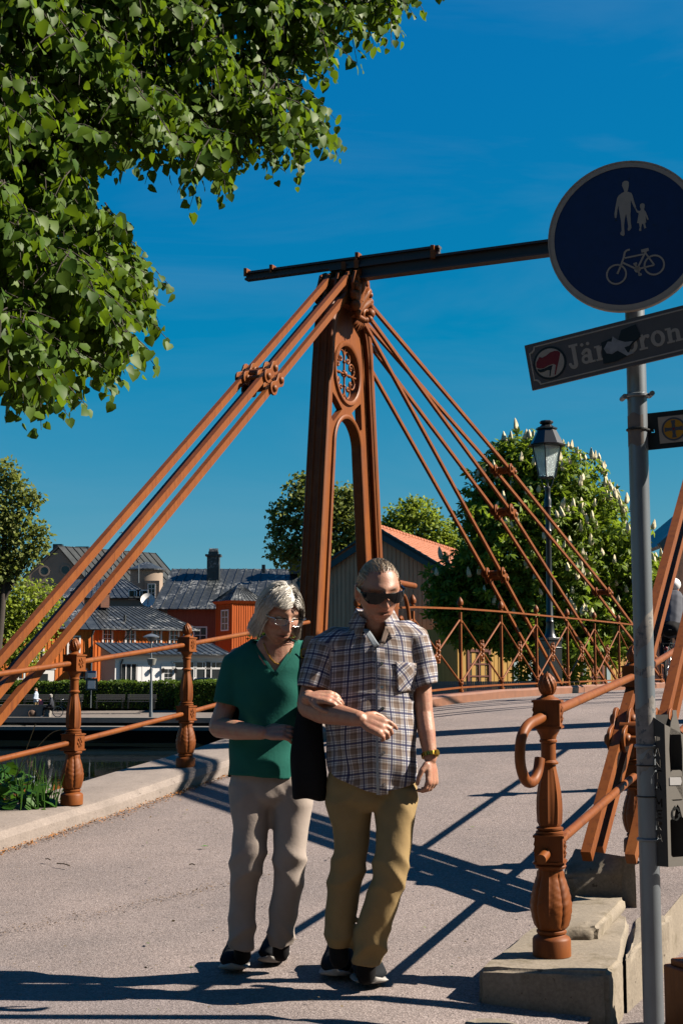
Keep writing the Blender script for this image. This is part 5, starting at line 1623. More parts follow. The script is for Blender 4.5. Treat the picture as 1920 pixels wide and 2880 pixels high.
# sunlit long wall of the same house, seen below the chestnut
f2 = Fac(h9, f.p(aR, 0, 0), -gn)
for a_ in (.06, 3.0, 6.4, 9.4, 11.9):
    mb = MB(); f2.box(mb, a_ - .09, a_ + .09, zB, zR - .1, 0, .05); mb.build('corner_board', M['white_trim'], h9, smooth=None)
f2.battens('cladding_boards', .15, 11.8, zB, zR - .1, .28, M['tan'])
for a_ in (1.5, 4.7, 7.9, 10.7):
    f2.window(a_, 1.35, .8, 1.3, 2, 3, .09)

# --- yellow house front below the chestnut tree, and a far gable at right
h10 = thing('yellow_house', 'sunlit yellow boarded house with pale blue corner boards under the chestnut tree', 'house', at(1600, 1930, 46))
f = Fac(h10, at(1285, 1900, 46), V((.84, .54, 0)))
a1, _ = f.px(1830, 1900); zB = .2; zT = at(1500, 1770, 47).z
mb = MB(); mb.add([f.p(0, zB), f.p(a1, zB), f.p(a1, zT), f.p(0, zT)], [(0, 1, 2, 3)]); mb.add([f.p(0, zB), f.p(0, zT), f.p(0, zT, -7), f.p(0, zB, -7)], [(0, 1, 2, 3)]); mb.add([f.p(a1, zB), f.p(a1, zT), f.p(a1, zT, -7), f.p(a1, zB, -7)], [(3, 2, 1, 0)])
M['yellow_boards'] = boards_mat('yellow_boards', (.42, .25, .070)); mb.build('wall', M['yellow_boards'], h10, smooth=None)
n_ = 46
for i in range(n_):
    mb = MB(); f.box(mb, a1 * i / n_ + .015, a1 * (i + 1) / n_ - .015, zB, zT, 0, .02 + .008 * (i % 2)); mb.build('board', M['yellow_boards'], h10, smooth=None)
M['pale_blue'] = flat('pale_blue_trim', (.22, .29, .30), .6, .08)
M['red_frame'] = flat('red_brown_frame', (.12, .03, .018), .6, .1)
for px_ in (1448, 1488, 1640, 1708):
    a, _ = f.px(px_, 1900); mb = MB(); f.box(mb, a - .09, a + .09, zB, zT, .03, .06); mb.build('corner_board', M['pale_blue'], h10, smooth=None)
for px_, w, h in ((1345, .8, 1.2), (1560, .8, 1.2), (1665, .85, 1.5)):
    a, z = f.px(px_, 1885); f.window(a, z, w, h, 2, 3, .10, trimmat='red_frame')
h11 = thing('ochre_house', 'corner of an ochre house with teal roof edge right of the chestnut tree', 'house', at(1960, 1900, 58))
f = Fac(h11, at(1846, 1700, 58), (1, 0, 0))
zB = .5; a, z0 = f.px(1858, 1545); a2, z2 = f.px(1915, 1497); sl = (z2 - z0) / (a2 - a)
mb = MB(); ap_ = a + 4.5
mb.add([f.p(a + .3, zB), f.p(a + 8.7, zB), f.p(a + 8.7, z0 - .2), f.p(ap_, z0 + sl * 4.5 - .3), f.p(a + .3, z0 - .2)], [(0, 1, 2, 3, 4)]); mb.add([f.p(a + .3, zB), f.p(a + .3, z0 - .2), f.p(a + .3, z0 - .2, -9), f.p(a + .3, zB, -9)], [(0, 1, 2, 3)])
mb.build('wall', M['tan'], h11, smooth=None)
for i in range(20):
    a0 = a + .3 + .42 * i; mb = MB(); zt0 = z0 - .3 + sl * min(a0 - a, 9 - (a0 - a)); f.box(mb, a0 + .012, a0 + .408, zB, max(zB + 1, zt0), 0, .03); mb.build('board', M['tan'], h11, smooth=None)
mb = MB(); mb.bar(f.p(a, z0, .2), f.p(ap_, z0 + sl * 4.5, .2), .35, .55, side=f.n); mb.bar(f.p(ap_, z0 + sl * 4.5, .2), f.p(a + 9, z0, .2), .35, .55, side=f.n); mb.build('bargeboard', M['teal'], h11, smooth=None)
mb = MB(); mb.slab(f.p(a, z0 + .2, .3), f.p(ap_, z0 + sl * 4.5 + .2, .3), f.p(ap_, z0 + sl * 4.5 + .2, -9), f.p(a, z0 + .2, -9), .15); mb.slab(f.p(ap_, z0 + sl * 4.5 + .2, .3), f.p(a + 9, z0 + .2, .3), f.p(a + 9, z0 + .2, -9), f.p(ap_, z0 + sl * 4.5 + .2, -9), .15); mb.build('roof', M['roof'], h11, smooth=None)

# --- picket fence before the ochre house
pf = thing('picket_fence', 'grey teal picket fence seen below the bridge railing', 'fence', at(1320, 1950, 33.5))
M['picket'] = flat('grey_teal_pickets', (.085, .115, .125), .7, .2)
p0 = at(1165, 1917, 33.4); p1 = at(1520, 1921, 34.0); zf = .35
n = 62
pm_ = MB(); hgt = p0.z - zf
pm_.hexa([(-.022, -.01, 0), (.022, -.01, 0), (.022, .01, 0), (-.022, .01, 0), (-.022, -.01, hgt), (.022, -.01, hgt), (.022, .01, hgt), (-.022, .01, hgt)])
proto = None
for i in range(n):
    q = p0.lerp(p1, i / (n - 1))
    if proto is None: proto = pm_.build('picket', M['picket'], pf, local=True, smooth=None); o = proto
    else: o = clone(proto, pf)
    o.location = V((q.x, q.y, zf)) - pf.location
for dz in (.25, .68):
    mb = MB(); a = V((p0.x, p0.y + .03, zf + dz)); b = V((p1.x, p1.y + .03, zf + dz)); mb.bar(a, b, .03, .06); mb.build('cross_rail', M['picket'], pf, smooth=None)

# --- quay furniture
M['bench_wood'] = flat('bench_slats', (.085, .08, .075), .7, .25)
bench = thing('bench', 'grey slatted park bench by the hedge, right one of the pair', 'bench', (0, 0, 0), 0, 'benches along the hedge')
sl_ = MB(); sl_.box((0, 0, 0), (1.8, .075, .035)); sl0 = sl_.build('slat', M['bench_wood'], bench, local=True, smooth=None)
sl0.location = (0, -.12, .44)
for y, z, rx in ((.0, .44, 0), (.12, .45, 0), (.24, .46, 0), (.30, .60, 1.35), (.33, .72, 1.35), (.36, .84, 1.35)):
    clone(sl0, bench, (0, y, z), (rx, 0, 0))
for x in (-.8, .8):
    mb = MB(); mb.tube([(x, -.18, 0), (x, -.16, .42), (x, .26, .43), (x, .38, .9)], .025, 6); mb.tube([(x, .26, .43), (x, .34, 0)], .025, 6); mb.tube([(x, -.18, .42), (x, -.2, .64), (x, .1, .66), (x, .33, .64)], .022, 6); mb.build('frame', M['black_metal'], bench, local=True)
bz = -.80
bp = [(397, 'grey slatted park bench by the hedge, right one of the pair'), (308, 'grey slatted park bench by the hedge left of the quay lamp'), (105, 'park bench behind the standing woman on the quay'), (190, 'park bench partly hidden behind the seated person on the quay'), (-2, 'park bench at the left picture edge on the quay')]
for i, (px_, lb) in enumerate(bp):
    q = at(px_, 1990, 87.0); q.z = -.78
    if i == 0: bench.location = q; MW[bench.name] = Matrix.Translation(q)
    else: dup(bench, q, 0, lb)
ql = thing('quay_lamp', 'slim grey lamp post with flat head standing on the quay', 'street lamp', at(424, 2022, 82.5))
q = at(424, 2020, 82.6); q.z = -1.18; ql.location = q; MW[ql.name] = Matrix.Translation(q)
hh = at(410, 1790, 82.5).z + 1.2
mb = MB(); mb.tube([(0, 0, 0), (0, 0, 1.2), (-.05, 0, hh - .3)], [.10, .075, .05], 10); mb.tube([(0, 0, 0), (0, 0, .3)], .12, 10); mb.build('post', M['galv'], ql, local=True)
mb = MB(); mb.lathe([(hh - .35, .06), (hh - .30, .18), (hh - .12, .26), (hh - .10, .48), (hh - .04, .50), (hh + .1, .2), (hh + .14, .02)], 16, (-.05, 0, 0)); mb.build('lamp_head', M['galv'], ql, local=True)
mb = MB(); mb.lathe([(hh - 1.75, .05), (hh - 1.7, .2), (hh - 1.35, .3), (hh - 1.3, .05)], 10); mb.build('flower_basket', flat('pale_basket', (.2, .2, .18), .8, .3), ql, local=True)
bs = thing('notice_post', 'post with small blue sign and framed notice board by the hedge', 'notice board', (0, 0, 0))
q = at(255, 1985, 88.5); q.z = -.76; bs.location = q; MW[bs.name] = Matrix.Translation(q)
tz = at(255, 1855, 88.5).z + .76
mb = MB(); mb.tube([(0, 0, 0), (0, 0, tz)], .04, 8); mb.build('post', M['galv'], bs, local=True)
mb = MB(); mb.box((.05, -.06, at(255, 1897, 88.5).z + .76), (.55, .04, .42)); fr = mb.build('blue_sign', M['white_trim'], bs, local=True, smooth=None)
mb = MB(); mb.box((.05, -.084, at(255, 1890, 88.5).z + .76), (.5, .01, .14)); mb.build('sign_print', flat('sign_blue_print', (.02, .08, .22), .5), fr, local=True, smooth=None)
mb = MB(); z_ = at(257, 1925, 88.5).z + .76; mb.box((.04, -.05, z_), (.75, .05, .75)); fr = mb.build('notice_frame', M['black_metal'], bs, local=True, smooth=None)
mb = MB(); mb.box((.04, -.08, z_ - .02), (.48, .012, .5)); mb.build('notice_sheet', M['white_trim'], fr, local=True, smooth=None)
lw = MB(); q0 = at(-60, 2024, 83.0); q1 = at(137, 2024, 83.0)
lw.box(((q0.x + q1.x) / 2, 83.4, -.85), (q1.x - q0.x, .8, .66)); lw.box(((q0.x + q1.x) / 2, 83.4, -.49), (q1.x - q0.x + .1, .9, .06))
tag(lw.build('low_wall', M['quay'], None), 'low concrete sitting wall on the quay at left', 'wall')
# parked car, its roof showing above the hedge
car = thing('parked_car', 'dark parked car whose roof shows above the hedge before the red tower', 'car', (0, 0, 0))
q = at(566, 1950, 94.5); q.z = -.75; car.location = q; MW[car.name] = Matrix.Translation(q)
cz = at(588, 1906, 94.5).z + .75
prof = [(-2.1, .35), (-2.15, .75), (-1.9, cz * .60), (-1.0, cz * .68), (-.35, cz * .97), (.3, cz), (1.1, cz * .97), (1.75, cz * .68), (2.1, cz * .62), (2.15, .7), (2.1, .35)]
mb = MB(); mb.prism(prof, (0, 0, 0), (1, 0, 0), (0, 0, 1), 1.65); mb.build('body', pm('dark_car_paint', (.01, .012, .016), .1, 3, .2, 0, coat=.8), car, local=True, smooth=40, bevel=.06)
mb = MB(); mb.prism([(-.9, cz * .69), (-.34, cz * .93), (.3, cz * .96), (1.05, cz * .93), (1.55, cz * .69)], (0, 0, 0), (1, 0, 0), (0, 0, 1), 1.70); mb.build('window', M['glass'], car, local=True, smooth=None)
for x in (-1.3, 1.3):
    for y in (-.78, .78):
        mb = MB(); mb.tube([(x, y - .1, .32), (x, y + .1, .32)], .32, 18); mb.build('wheel', M['sticker_black'], car, local=True)
# ================================================================ TREES AND PLANTS
vg = np.random.default_rng(21)
def leaf_mat(name, c0, c1, trans, rough=.4, tw=.35):
    m, nt, b, out = nodes(name)
    g = nt.nodes.new('ShaderNodeNewGeometry')
    oi = nt.nodes.new('ShaderNodeObjectInfo')
    rnd = math_(nt, 'FRACT', math_(nt, 'ADD', g.outputs['Random Per Island'], oi.outputs['Random']))
    nt.links.new(ramp(nt, rnd, [(0, c0), (1, c1)]), b.inputs['Base Color'])
    b.inputs['Roughness'].default_value = rough
    b.inputs['Specular IOR Level'].default_value = .13
    t = nt.nodes.new('ShaderNodeBsdfTranslucent')
    nt.links.new(ramp(nt, rnd, [(0, sh(trans, .75)), (1, sh(trans, 1.2))]), t.inputs[0])
    mx = nt.nodes.new('ShaderNodeMixShader'); mx.inputs[0].default_value = tw
    nt.links.new(b.outputs[0], mx.inputs[1]); nt.links.new(t.outputs[0], mx.inputs[2]); nt.links.new(mx.outputs[0], out.inputs[0])
    return m
M['linden'] = leaf_mat('linden_leaf', (.040, .095, .009), (.105, .18, .015), (.18, .29, .013), .5, .38)
M['chestnut'] = leaf_mat('chestnut_leaf', (.09, .155, .016), (.20, .28, .03), (.27, .39, .025), .5, .4)
M['tree_a'] = leaf_mat('olive_leaf', (.12, .155, .036), (.23, .26, .065), (.25, .30, .05), .6, .4)
M['tree_b'] = leaf_mat('fresh_leaf_crown', (.18, .25, .03), (.32, .40, .05), (.36, .46, .04), .6, .42)
M['hedge'] = leaf_mat('hedge_leaf', (.04, .085, .012), (.12, .19, .022), (.16, .25, .02), .5, .35)
M['plant'] = leaf_mat('broad_leaf', (.025, .085, .012), (.06, .15, .02), (.09, .2, .015), .45, .35)
M['bark'] = pm('bark', (.035, .025, .018), .4, 8, .95, .7, 30, .02)
M['straw'] = flat('dry_straw', (.22, .17, .08), .8, .2)
M['candle'] = pm('cream_blossom', (.60, .52, .32), .3, 30, .8, 0)

LINDEN = (np.array([(0, 0, 0), (0, .42, .03), (0, 1.0, -.10), (-.30, -.06, .05), (-.50, .26, .10), (-.32, .66, .04), (.30, -.06, .05), (.50, .26, .10), (.32, .66, .04)]),
          np.array([(0, 1, 4, 3), (1, 2, 5, 4), (0, 6, 7, 1), (1, 7, 8, 2)]))
QUAD = (np.array([(0, 0, 0), (-.42, .45, .08), (0, 1, -.05), (.42, .45, .08)]), np.array([(0, 3, 2, 1)]))
def palm_template():
    vs = []; fs = []
    for k, a in enumerate((-1.9, -1.0, 0, 1.0, 1.9)):
        b = len(vs); l = 1.0 if k == 2 else (.92 if k in (1, 3) else .7); w = .20
        dx, dy = math.sin(a), math.cos(a)
        for (t, s_, z) in ((0, 0, 0), (.62, -w, -.16), (1.0, 0, -.46), (.62, w, -.16)):
            vs.append((dx * t * l + dy * s_, dy * t * l - dx * s_, z))
        fs.append((b, b + 3, b + 2, b + 1))
    return np.array(vs), np.array(fs)
PALM = palm_template()
def frames(tip, nrm):
    y = tip / np.linalg.norm(tip, axis=1, keepdims=True)
    n = nrm - y * (y * nrm).sum(1, keepdims=True)
    n /= np.maximum(np.linalg.norm(n, axis=1, keepdims=True), 1e-6)
    x = np.cross(y, n)
    return x, y, n
def leaves(name, pos, tip, nrm, size, tpl, mat, parent=None, kind='stuff', nparts=0, near=None):
    """leaf geometry at pos pointing along tip; the nparts first leaves (nearest) become objects of their own"""
    T, Fc = tpl
    x, y, z = frames(tip, nrm)
    if nparts:
        order = np.argsort(near)
        pos, x, y, z, size = pos[order], x[order], y[order], z[order], size[order]
        me = bpy.data.meshes.new('leaf'); me.from_pydata([tuple(v) for v in T], [], [tuple(int(i) for i in f_) for f_ in Fc]); me.materials.append(mat)
        me.shade_smooth()
        Mi = _mw(parent).inverted()
        for i in range(nparts):
            o = bpy.data.objects.new('leaf', me); COL.objects.link(o); o.parent = parent
            s_ = float(size[i])
            mt = Matrix(((x[i][0] * s_, y[i][0] * s_, z[i][0] * s_, pos[i][0]), (x[i][1] * s_, y[i][1] * s_, z[i][1] * s_, pos[i][1]), (x[i][2] * s_, y[i][2] * s_, z[i][2] * s_, pos[i][2]), (0, 0, 0, 1)))
            o.matrix_local = Mi @ mt
        pos, x, y, z, size = pos[nparts:], x[nparts:], y[nparts:], z[nparts:], size[nparts:]
    n = len(pos); k = len(T)
    v = pos[:, None, :] + size[:, None, None] * (T[None, :, 0:1] * x[:, None, :] + T[None, :, 1:2] * y[:, None, :] + T[None, :, 2:3] * z[:, None, :])
    f_ = (np.arange(n)[:, None, None] * k + Fc[None]).reshape(-1, Fc.shape[1])
    return np_mesh(name, v.reshape(-1, 3), f_, mat, parent, kind, smooth=True)
def unit(a): return a / np.maximum(np.linalg.norm(a, axis=1, keepdims=True), 1e-9)
def blob_points(blobs, n, shell=.45):
    """points in a union of ellipsoids (center, radii), denser towards the skin; returns pos, outward"""
    vol = np.array([b[1][0] * b[1][1] * b[1][2] for b in blobs]) ** .75
    idx = vg.choice(len(blobs), n, p=vol / vol.sum())
    d = unit(vg.normal(size=(n, 3)))
    r = vg.uniform(0, 1, (n, 1)) ** shell
    c = np.array([b[0] for b in blobs])[idx]; rad = np.array([b[1] for b in blobs])[idx]
    # lumpy skin: twigs cluster along random directions
    lump = 1 + .16 * np.sin(d[:, 0:1] * 9 + idx[:, None]) * np.sin(d[:, 1:2] * 8 + 2 * idx[:, None]) + .12 * np.sin(d[:, 2:3] * 13 + idx[:, None] * 3)
    return c + d * rad * r * lump, d
def pxblob(px_, py_, r, D, depth=None):
    c = at(px_, py_, D); m = r / FPX * D
    return (tuple(c), (m, (depth or m), m))
def trunk(parent, base, top, r0, r1, limbs=(), mat='bark'):
    mb = MB(); b = V(base); t = V(top)
    m = (b + t) / 2 + V((.06, .05, 0)) * (t - b).length * .3
    pts = spline([b, m, t], 6)
    mb.tube(pts, list(np.linspace(r0, r1, len(pts))), 12)
    for l in limbs:
        l = V(l); s_ = pts[int(len(pts) * .55)]
        p2 = spline([s_, (s_ + l) / 2 + V((0, 0, .12 * (l - s_).length)), l], 5)
        mb.tube(p2, list(np.linspace(r1 * .8, r1 * .15, len(p2))), 7)
    return mb.build('trunk', M[mat], parent, smooth=60)
def crown_tree(name, label, cat, blobs, base, n, size, mat, tpl=QUAD, group=None, r0=.3, shell=.45, droop=.3, nparts=0):
    t = thing(name, label, cat, base, 0, group)
    trunk(t, base, np.mean([b[0] for b in blobs], 0), r0, r0 * .45, [b[0] for b in blobs[:9]])
    pos, out_ = blob_points(blobs, n, shell)
    tip = unit(out_ * .7 + vg.normal(size=(n, 3)) * .7 + np.array([0, 0, -droop]))
    nrm = unit(out_ * .6 + vg.normal(size=(n, 3)) * .6 + np.array([0, 0, .6]))
    sz = size * vg.uniform(.6, 1.3, n)
    near = pos[:, 1] if nparts else None
    leaves('crown', pos, tip, nrm, sz, tpl, M[mat], t, 'stuff', nparts, near)
    return t, pos, out_

# ---- big linden overhead at left
POLY = [(-900, -350), (1150, -350), (1170, 20), (1110, 45), (990, 60), (955, 130), (890, 160), (870, 215), (925, 245), (945, 320), (925, 395), (880, 390), (825, 405), (780, 460), (735, 445), (690, 425), (615, 465), (520, 410), (470, 435), (400, 385), (340, 440), (300, 400), (262, 480), (320, 545), (385, 610), (400, 660), (435, 730), (440, 815), (395, 860), (415, 1000), (335, 960), (325, 1050), (235, 1005), (165, 1060), (150, 1140), (95, 1100), (25, 1040), (-200, 1020), (-900, 900)]
POLYA = np.array(POLY, float)
def inpoly(x, y):
    inside = np.zeros(len(x), bool); n = len(POLYA); j = n - 1
    for i in range(n):
        xi, yi = POLYA[i]; xj, yj = POLYA[j]
        c = ((yi > y) != (yj > y)) & (x < (xj - xi) * (y - yi) / (yj - yi + 1e-12) + xi)
        inside ^= c; j = i
    return inside
lind = thing('linden_tree', 'large leafy linden tree hanging into the top left of the picture', 'tree', (-6.2, 8.2, .05))
trunk(lind, (-6.2, 8.2, -.4), (-5.6, 8.0, 6.5), .34, .2, [(-2.4, 7.3, 5.0), (-1.2, 7.6, 5.3), (-2.2, 7.0, 3.9), (.0, 7.8, 5.6), (-2.6, 8.0, 3.3), (-4, 6, 6.5), (-7.5, 9, 7)])
NT = 4600
cx_ = vg.uniform(-900, 1220, NT * 6); cy_ = vg.uniform(-350, 1160, NT * 6); cD = 5.7 + np.clip(cx_ + 250, -300, 1600) / 1450 * 2.7 + np.abs(vg.normal(0, .55, NT * 6)) + .35 * np.sin(cx_ * .017 + 1) * np.sin(cy_ * .019)
ok = inpoly(cx_ + 45, cy_ + 35) & inpoly(cx_ + 45, cy_) & inpoly(cx_, cy_ + 35)
gap = np.sin(cx_ * .021 + cD * 2.1) * np.sin(cy_ * .024 + cD * 1.7) + .5 * np.sin(cx_ * .047 + 1.3) * np.sin(cy_ * .05 + cD)
ok &= gap > -.55
ok &= ~((cx_ < 0) & (vg.uniform(0, 1, NT * 6) < .55))
sel = np.where(ok)[0][:NT]
LP, LT, LN, LS = [], [], [], []
tw_mb = MB()
for i in sel:
    s_ = at(cx_[i], cy_[i], cD[i])
    d = V((vg.normal(.25, .6), vg.normal(0, .5), vg.normal(-.55, .35))).normalized()
    L_ = vg.uniform(.12, .30); nl = int(L_ / .034) + 1
    pts = []
    side = d.cross(V((0, 0, 1))).normalized() if abs(d.z) < .98 else V((1, 0, 0))
    for k in range(nl + 1):
        t = k / nl
        p = s_ + d * (L_ * t) + V((0, 0, -.10 * L_ * t * t * 3))
        pts.append(p)
        if k == 0: continue
        sg_ = 1 if k % 2 else -1
        o = p + side * (sg_ * .022) + V((0, 0, -.012))
        LP.append(o); LT.append(V((sg_ * side.x * .5 + vg.normal(0, .3), sg_ * side.y * .5 + vg.normal(0, .3), -1.0 + vg.normal(0, .35))))
        LN.append(V((vg.normal(.35, .6), vg.normal(-.35, .6), .55 + vg.normal(0, .3)))); LS.append(vg.uniform(.042, .084) * (1.0 if k < nl else .8))
    if nl > 2: tw_mb.tube([pts[0], pts[len(pts) // 2], pts[-1]], [.0035, .0028, .0015], 4, caps=False)
LP, LT, LN, LS = map(np.array, (LP, LT, LN, LS))
d_ = LP - np.array([0, 0, CAMZ])
vis = (np.abs(d_[:, 0] / d_[:, 1]) < .25) & (d_[:, 2] / d_[:, 1] < .50)
leaves('foliage', LP, LT, LN, LS, LINDEN, M['linden'], lind, 'stuff', 300, np.where(vis, LP[:, 1] - LS * 12, 99))
tw_mb.build('twigs', M['bark'], lind, kind='stuff')

# ---- flowering chestnut
Dc = 38.0
cb = [(1480, 1330, 120), (1400, 1430, 115), (1580, 1400, 140), (1350, 1600, 85), (1310, 1650, 70), (1480, 1550, 210), (1650, 1540, 160), (1750, 1620, 110), (1360, 1710, 130), (1560, 1720, 200), (1710, 1740, 130), (1265, 1705, 70), (1425, 1285, 55), (1545, 1290, 60), (1790, 1690, 80), (1250, 1640, 60), (1640, 1430, 60), (1480, 1800, 60), (1310, 1770, 60), (1640, 1800, 60), (1795, 1770, 60)]
blobs = [pxblob(a, b, r, Dc) for a, b, r in cb]
ct_, pos, out_ = crown_tree('chestnut_tree', 'big flowering horse chestnut with cream blossom candles behind the street lamp', 'tree', blobs, V((at(1520, 1900, Dc).x, Dc, .2)), 15000, .20, 'chestnut', PALM, None, .32, .35, .5, 300)
score = out_[:, 2] * .9 - out_[:, 1] * .6 + out_[:, 0] * .5
cand = np.where((score > .55))[0]; vg.shuffle(cand)
cm = MB()
cm.lathe([(0, .02), (.03, .055), (.10, .060), (.18, .045), (.26, .022), (.30, .004)], 8, fn=lambda a, z, r: r * (1 + .35 * math.sin(5 * a + z * 70)))
b0 = cm.build('blossom', M['candle'], ct_, local=True, smooth=60)
Cc = np.array([np.array(b[0]) for b in blobs]); Rc = np.array([b[1][0] for b in blobs])
n_ = 0
for i in cand:
    c_ = pos[i]
    if (np.linalg.norm((c_ - Cc), axis=1) / Rc).min() < .88: continue
    if n_ >= 210: break
    o = b0 if n_ == 0 else clone(b0, ct_)
    o.location = V(c_) - ct_.location; s_ = vg.uniform(.65, 1.15); o.scale = (s_, s_, s_ * vg.uniform(.8, 1.1)); o.rotation_euler = (vg.normal(0, .12), vg.normal(0, .12), vg.uniform(0, 6))
    n_ += 1

# ---- far trees
lb = [(20, 1330, 46), (62, 1385, 40), (98, 1405, 30), (40, 1460, 66), (112, 1500, 38), (66, 1550, 56), (118, 1545, 26), (10, 1600, 60), (-40, 1420, 90), (-60, 1560, 110), (-110, 1480, 110), (-150, 1650, 130)]
crown_tree('loose_tree', 'tall loose olive green tree at the left edge above the red house', 'tree', [pxblob(a, b, r, 86) for a, b, r in lb], V((at(-30, 1900, 86).x, 86, -.8)), 13000, .30, 'tree_a', QUAD, None, .35, .5)
lb = [(60, 1690, 70), (120, 1680, 55), (150, 1730, 40), (30, 1740, 80), (90, 1760, 70), (-40, 1700, 100), (-30, 1800, 110), (60, 1830, 60), (20, 1650, 50)]
crown_tree('round_tree', 'dense round green tree at the left edge before the red house', 'tree', [pxblob(a, b, r, 92) for a, b, r in lb], V((at(20, 1900, 92).x, 92, -.8)), 8000, .24, 'tree_b', QUAD, None, .3, .4)
tb_ = [(800, 1450, 50), (845, 1385, 50), (890, 1440, 75), (950, 1430, 70), (1000, 1480, 65), (1035, 1530, 50), (800, 1545, 55), (778, 1490, 26), (900, 1540, 90), (990, 1560, 80), (860, 1345, 26), (980, 1400, 40)]
crown_tree('tall_tree', 'tall airy green tree rising behind the pylon and the ochre house', 'tree', [pxblob(a, b, r, 72) for a, b, r in tb_], V((at(920, 1900, 72).x, 72, .1)), 9000, .24, 'tree_a', QUAD, None, .35, .5)
tb_ = [(1130, 1460, 50), (1185, 1450, 50), (1235, 1495, 45), (1120, 1530, 70), (1215, 1545, 55), (1275, 1530, 40), (1090, 1500, 40), (1160, 1420, 24)]
crown_tree('round_tree', 'bright green round tree rising over the orange roof', 'tree', [pxblob(a, b, r, 78) for a, b, r in tb_], V((at(1180, 1900, 78).x, 78, .1)), 7000, .22, 'tree_b', QUAD, None, .3, .42)

# ---- hedges, shrubs, plants by the river
def hedge(label, px0, px1, D, dep, pytop, n, size=.12):
    x0, x1 = at(px0, 1950, D).x, at(px1, 1950, D).x; zt = at(300, pytop, D).z; zb = -.80
    t = thing('hedge', label, 'hedge', ((x0 + x1) / 2, D + dep / 2, zb))
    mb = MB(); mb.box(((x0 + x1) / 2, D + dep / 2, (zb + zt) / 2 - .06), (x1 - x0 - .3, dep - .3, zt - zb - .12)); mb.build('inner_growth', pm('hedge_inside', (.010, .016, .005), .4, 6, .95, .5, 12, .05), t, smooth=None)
    p = np.stack([vg.uniform(x0, x1, n), D + vg.uniform(0, dep, n), vg.uniform(zb, zt, n)], 1)
    face = vg.choice(4, n, p=[.52, .36, .06, .06])
    p[face == 0, 1] = D + np.abs(vg.normal(0, .10, (face == 0).sum())); p[face == 1, 2] = zt - np.abs(vg.normal(0, .10, (face == 1).sum())) + .06 * np.sin(p[face == 1, 0] * 2.1)
    p[face == 2, 0] = x0; p[face == 3, 0] = x1
    out_ = np.zeros((n, 3)); out_[face == 0, 1] = -1; out_[face == 1, 2] = 1; out_[face == 2, 0] = -1; out_[face == 3, 0] = 1
    leaves('foliage', p, unit(out_ * .5 + vg.normal(size=(n, 3)) * .7 + np.array([0, 0, -.2])), unit(out_ + vg.normal(size=(n, 3)) * .5), size * vg.uniform(.6, 1.4, n), QUAD, M['hedge'], t)
    return t
hedge('long clipped dark green hedge along the far quay behind the benches', -120, 492, 89.0, 2.0, 1917, 11000)
hedge('sunlit lighter end block of the hedge beside the left post', 494, 650, 87.6, 4.0, 1916, 6000)
for lbl, blobs_, base, np_ in (('lilac bush with purple flowers before the red bay tower', [(735, 1790, 34), (765, 1775, 34), (722, 1815, 26), (760, 1820, 50), (790, 1800, 40), (740, 1860, 50), (780, 1870, 50)], (755, 1900), 90), ('purple flowering bush seen through the scrolled panel beside the pylon', [(945, 1745, 32), (985, 1765, 36), (930, 1790, 36), (970, 1810, 44)], (960, 1900), 60)):
    bl_ = [pxblob(a, b, r, 62) for a, b, r in blobs_]
    t, pos, out_ = crown_tree('lilac_bush', lbl, 'bush', bl_, V((at(base[0], base[1], 62).x, 62, -.55)), 1800, .16, 'hedge', QUAD, None, .08)
    sel_ = vg.choice(len(pos), 500); 
    leaves('flowers', pos[sel_] + out_[sel_] * .08, unit(vg.normal(size=(500, 3))), unit(vg.normal(size=(500, 3))), vg.uniform(.06, .13, 500), QUAD, flat('lilac_petal', (.085, .03, .11), .7, .3), t)
# broad leaved weeds beyond the left kerb
wd_ = thing('weed_clump', 'clump of broad green leaves behind the left kerb at the picture edge', 'plant', P(-5.9, -.75, .1))
WP, WT, WN, WS_ = [], [], [], []
for i in range(420):
    px_ = vg.uniform(-260, 150); top = 2150 + max(0, px_ - 20) * .55 + vg.uniform(0, 150)
    D_ = vg.uniform(9.4, 10.3); p = at(px_, min(top, 2285), D_ + .35)
    WP.append(p); a = vg.uniform(0, 6.28)
    WT.append((math.cos(a), math.sin(a), vg.normal(-.25, .3))); WN.append((vg.normal(0, .45), vg.normal(-.3, .45), 1)); WS_.append(vg.uniform(.05, .14))
leaves('foliage', np.array(WP), np.array(WT), np.array(WN), np.array(WS_), LINDEN, M['plant'], wd_, 'stuff', 110, -np.array(WS_))
mb = MB()
for i in range(90):
    px_ = vg.uniform(40, 158); D_ = vg.uniform(9.7, 10.4); b = at(px_, 2292, D_); tp = at(px_ + vg.uniform(-25, 40), vg.uniform(2120, 2240) + max(0, px_ - 110), D_)
    mb.tube([b, b.lerp(tp, .6) + V((0, 0, .02)), tp], [.005, .004, .001], 3, caps=False)
mb.build('grass_blades', M['plant'], wd_, kind='stuff')
for pts in (((38, 2200), (70, 2120), (100, 2036)), ((40, 2192), (90, 2120), (140, 2066), (172, 2052)), ((-20, 2044), (30, 2038), (72, 2042)), ((0, 2140), (12, 2170), (14, 2220))):
    mb = MB(); mb.tube(spline([at(a, b, 9.9) for a, b in pts], 4), .0035, 5); mb.build('stalk', M['straw'], wd_)
gt = MB()
for cx0, cy0, n_ in ((1590, 2868, 24), (1835, 2870, 40), (1790, 2878, 30), (1620, 2875, 14)):
    for i in range(n_):
        p = on_road(min(cx0 + vg.normal(0, 14), 1900), cy0 + vg.uniform(-2, 6)); p.z = -.10
        gt.tube([p, p + V((vg.normal(0, .012), vg.normal(0, .012), vg.uniform(.02, .06)))], [.003, .0008], 3, caps=False)
tag(gt.build('grass_tufts', M['plant'], None, kind='stuff'), 'tiny grass tufts at the foot of the sign pole', 'grass', kind='stuff')
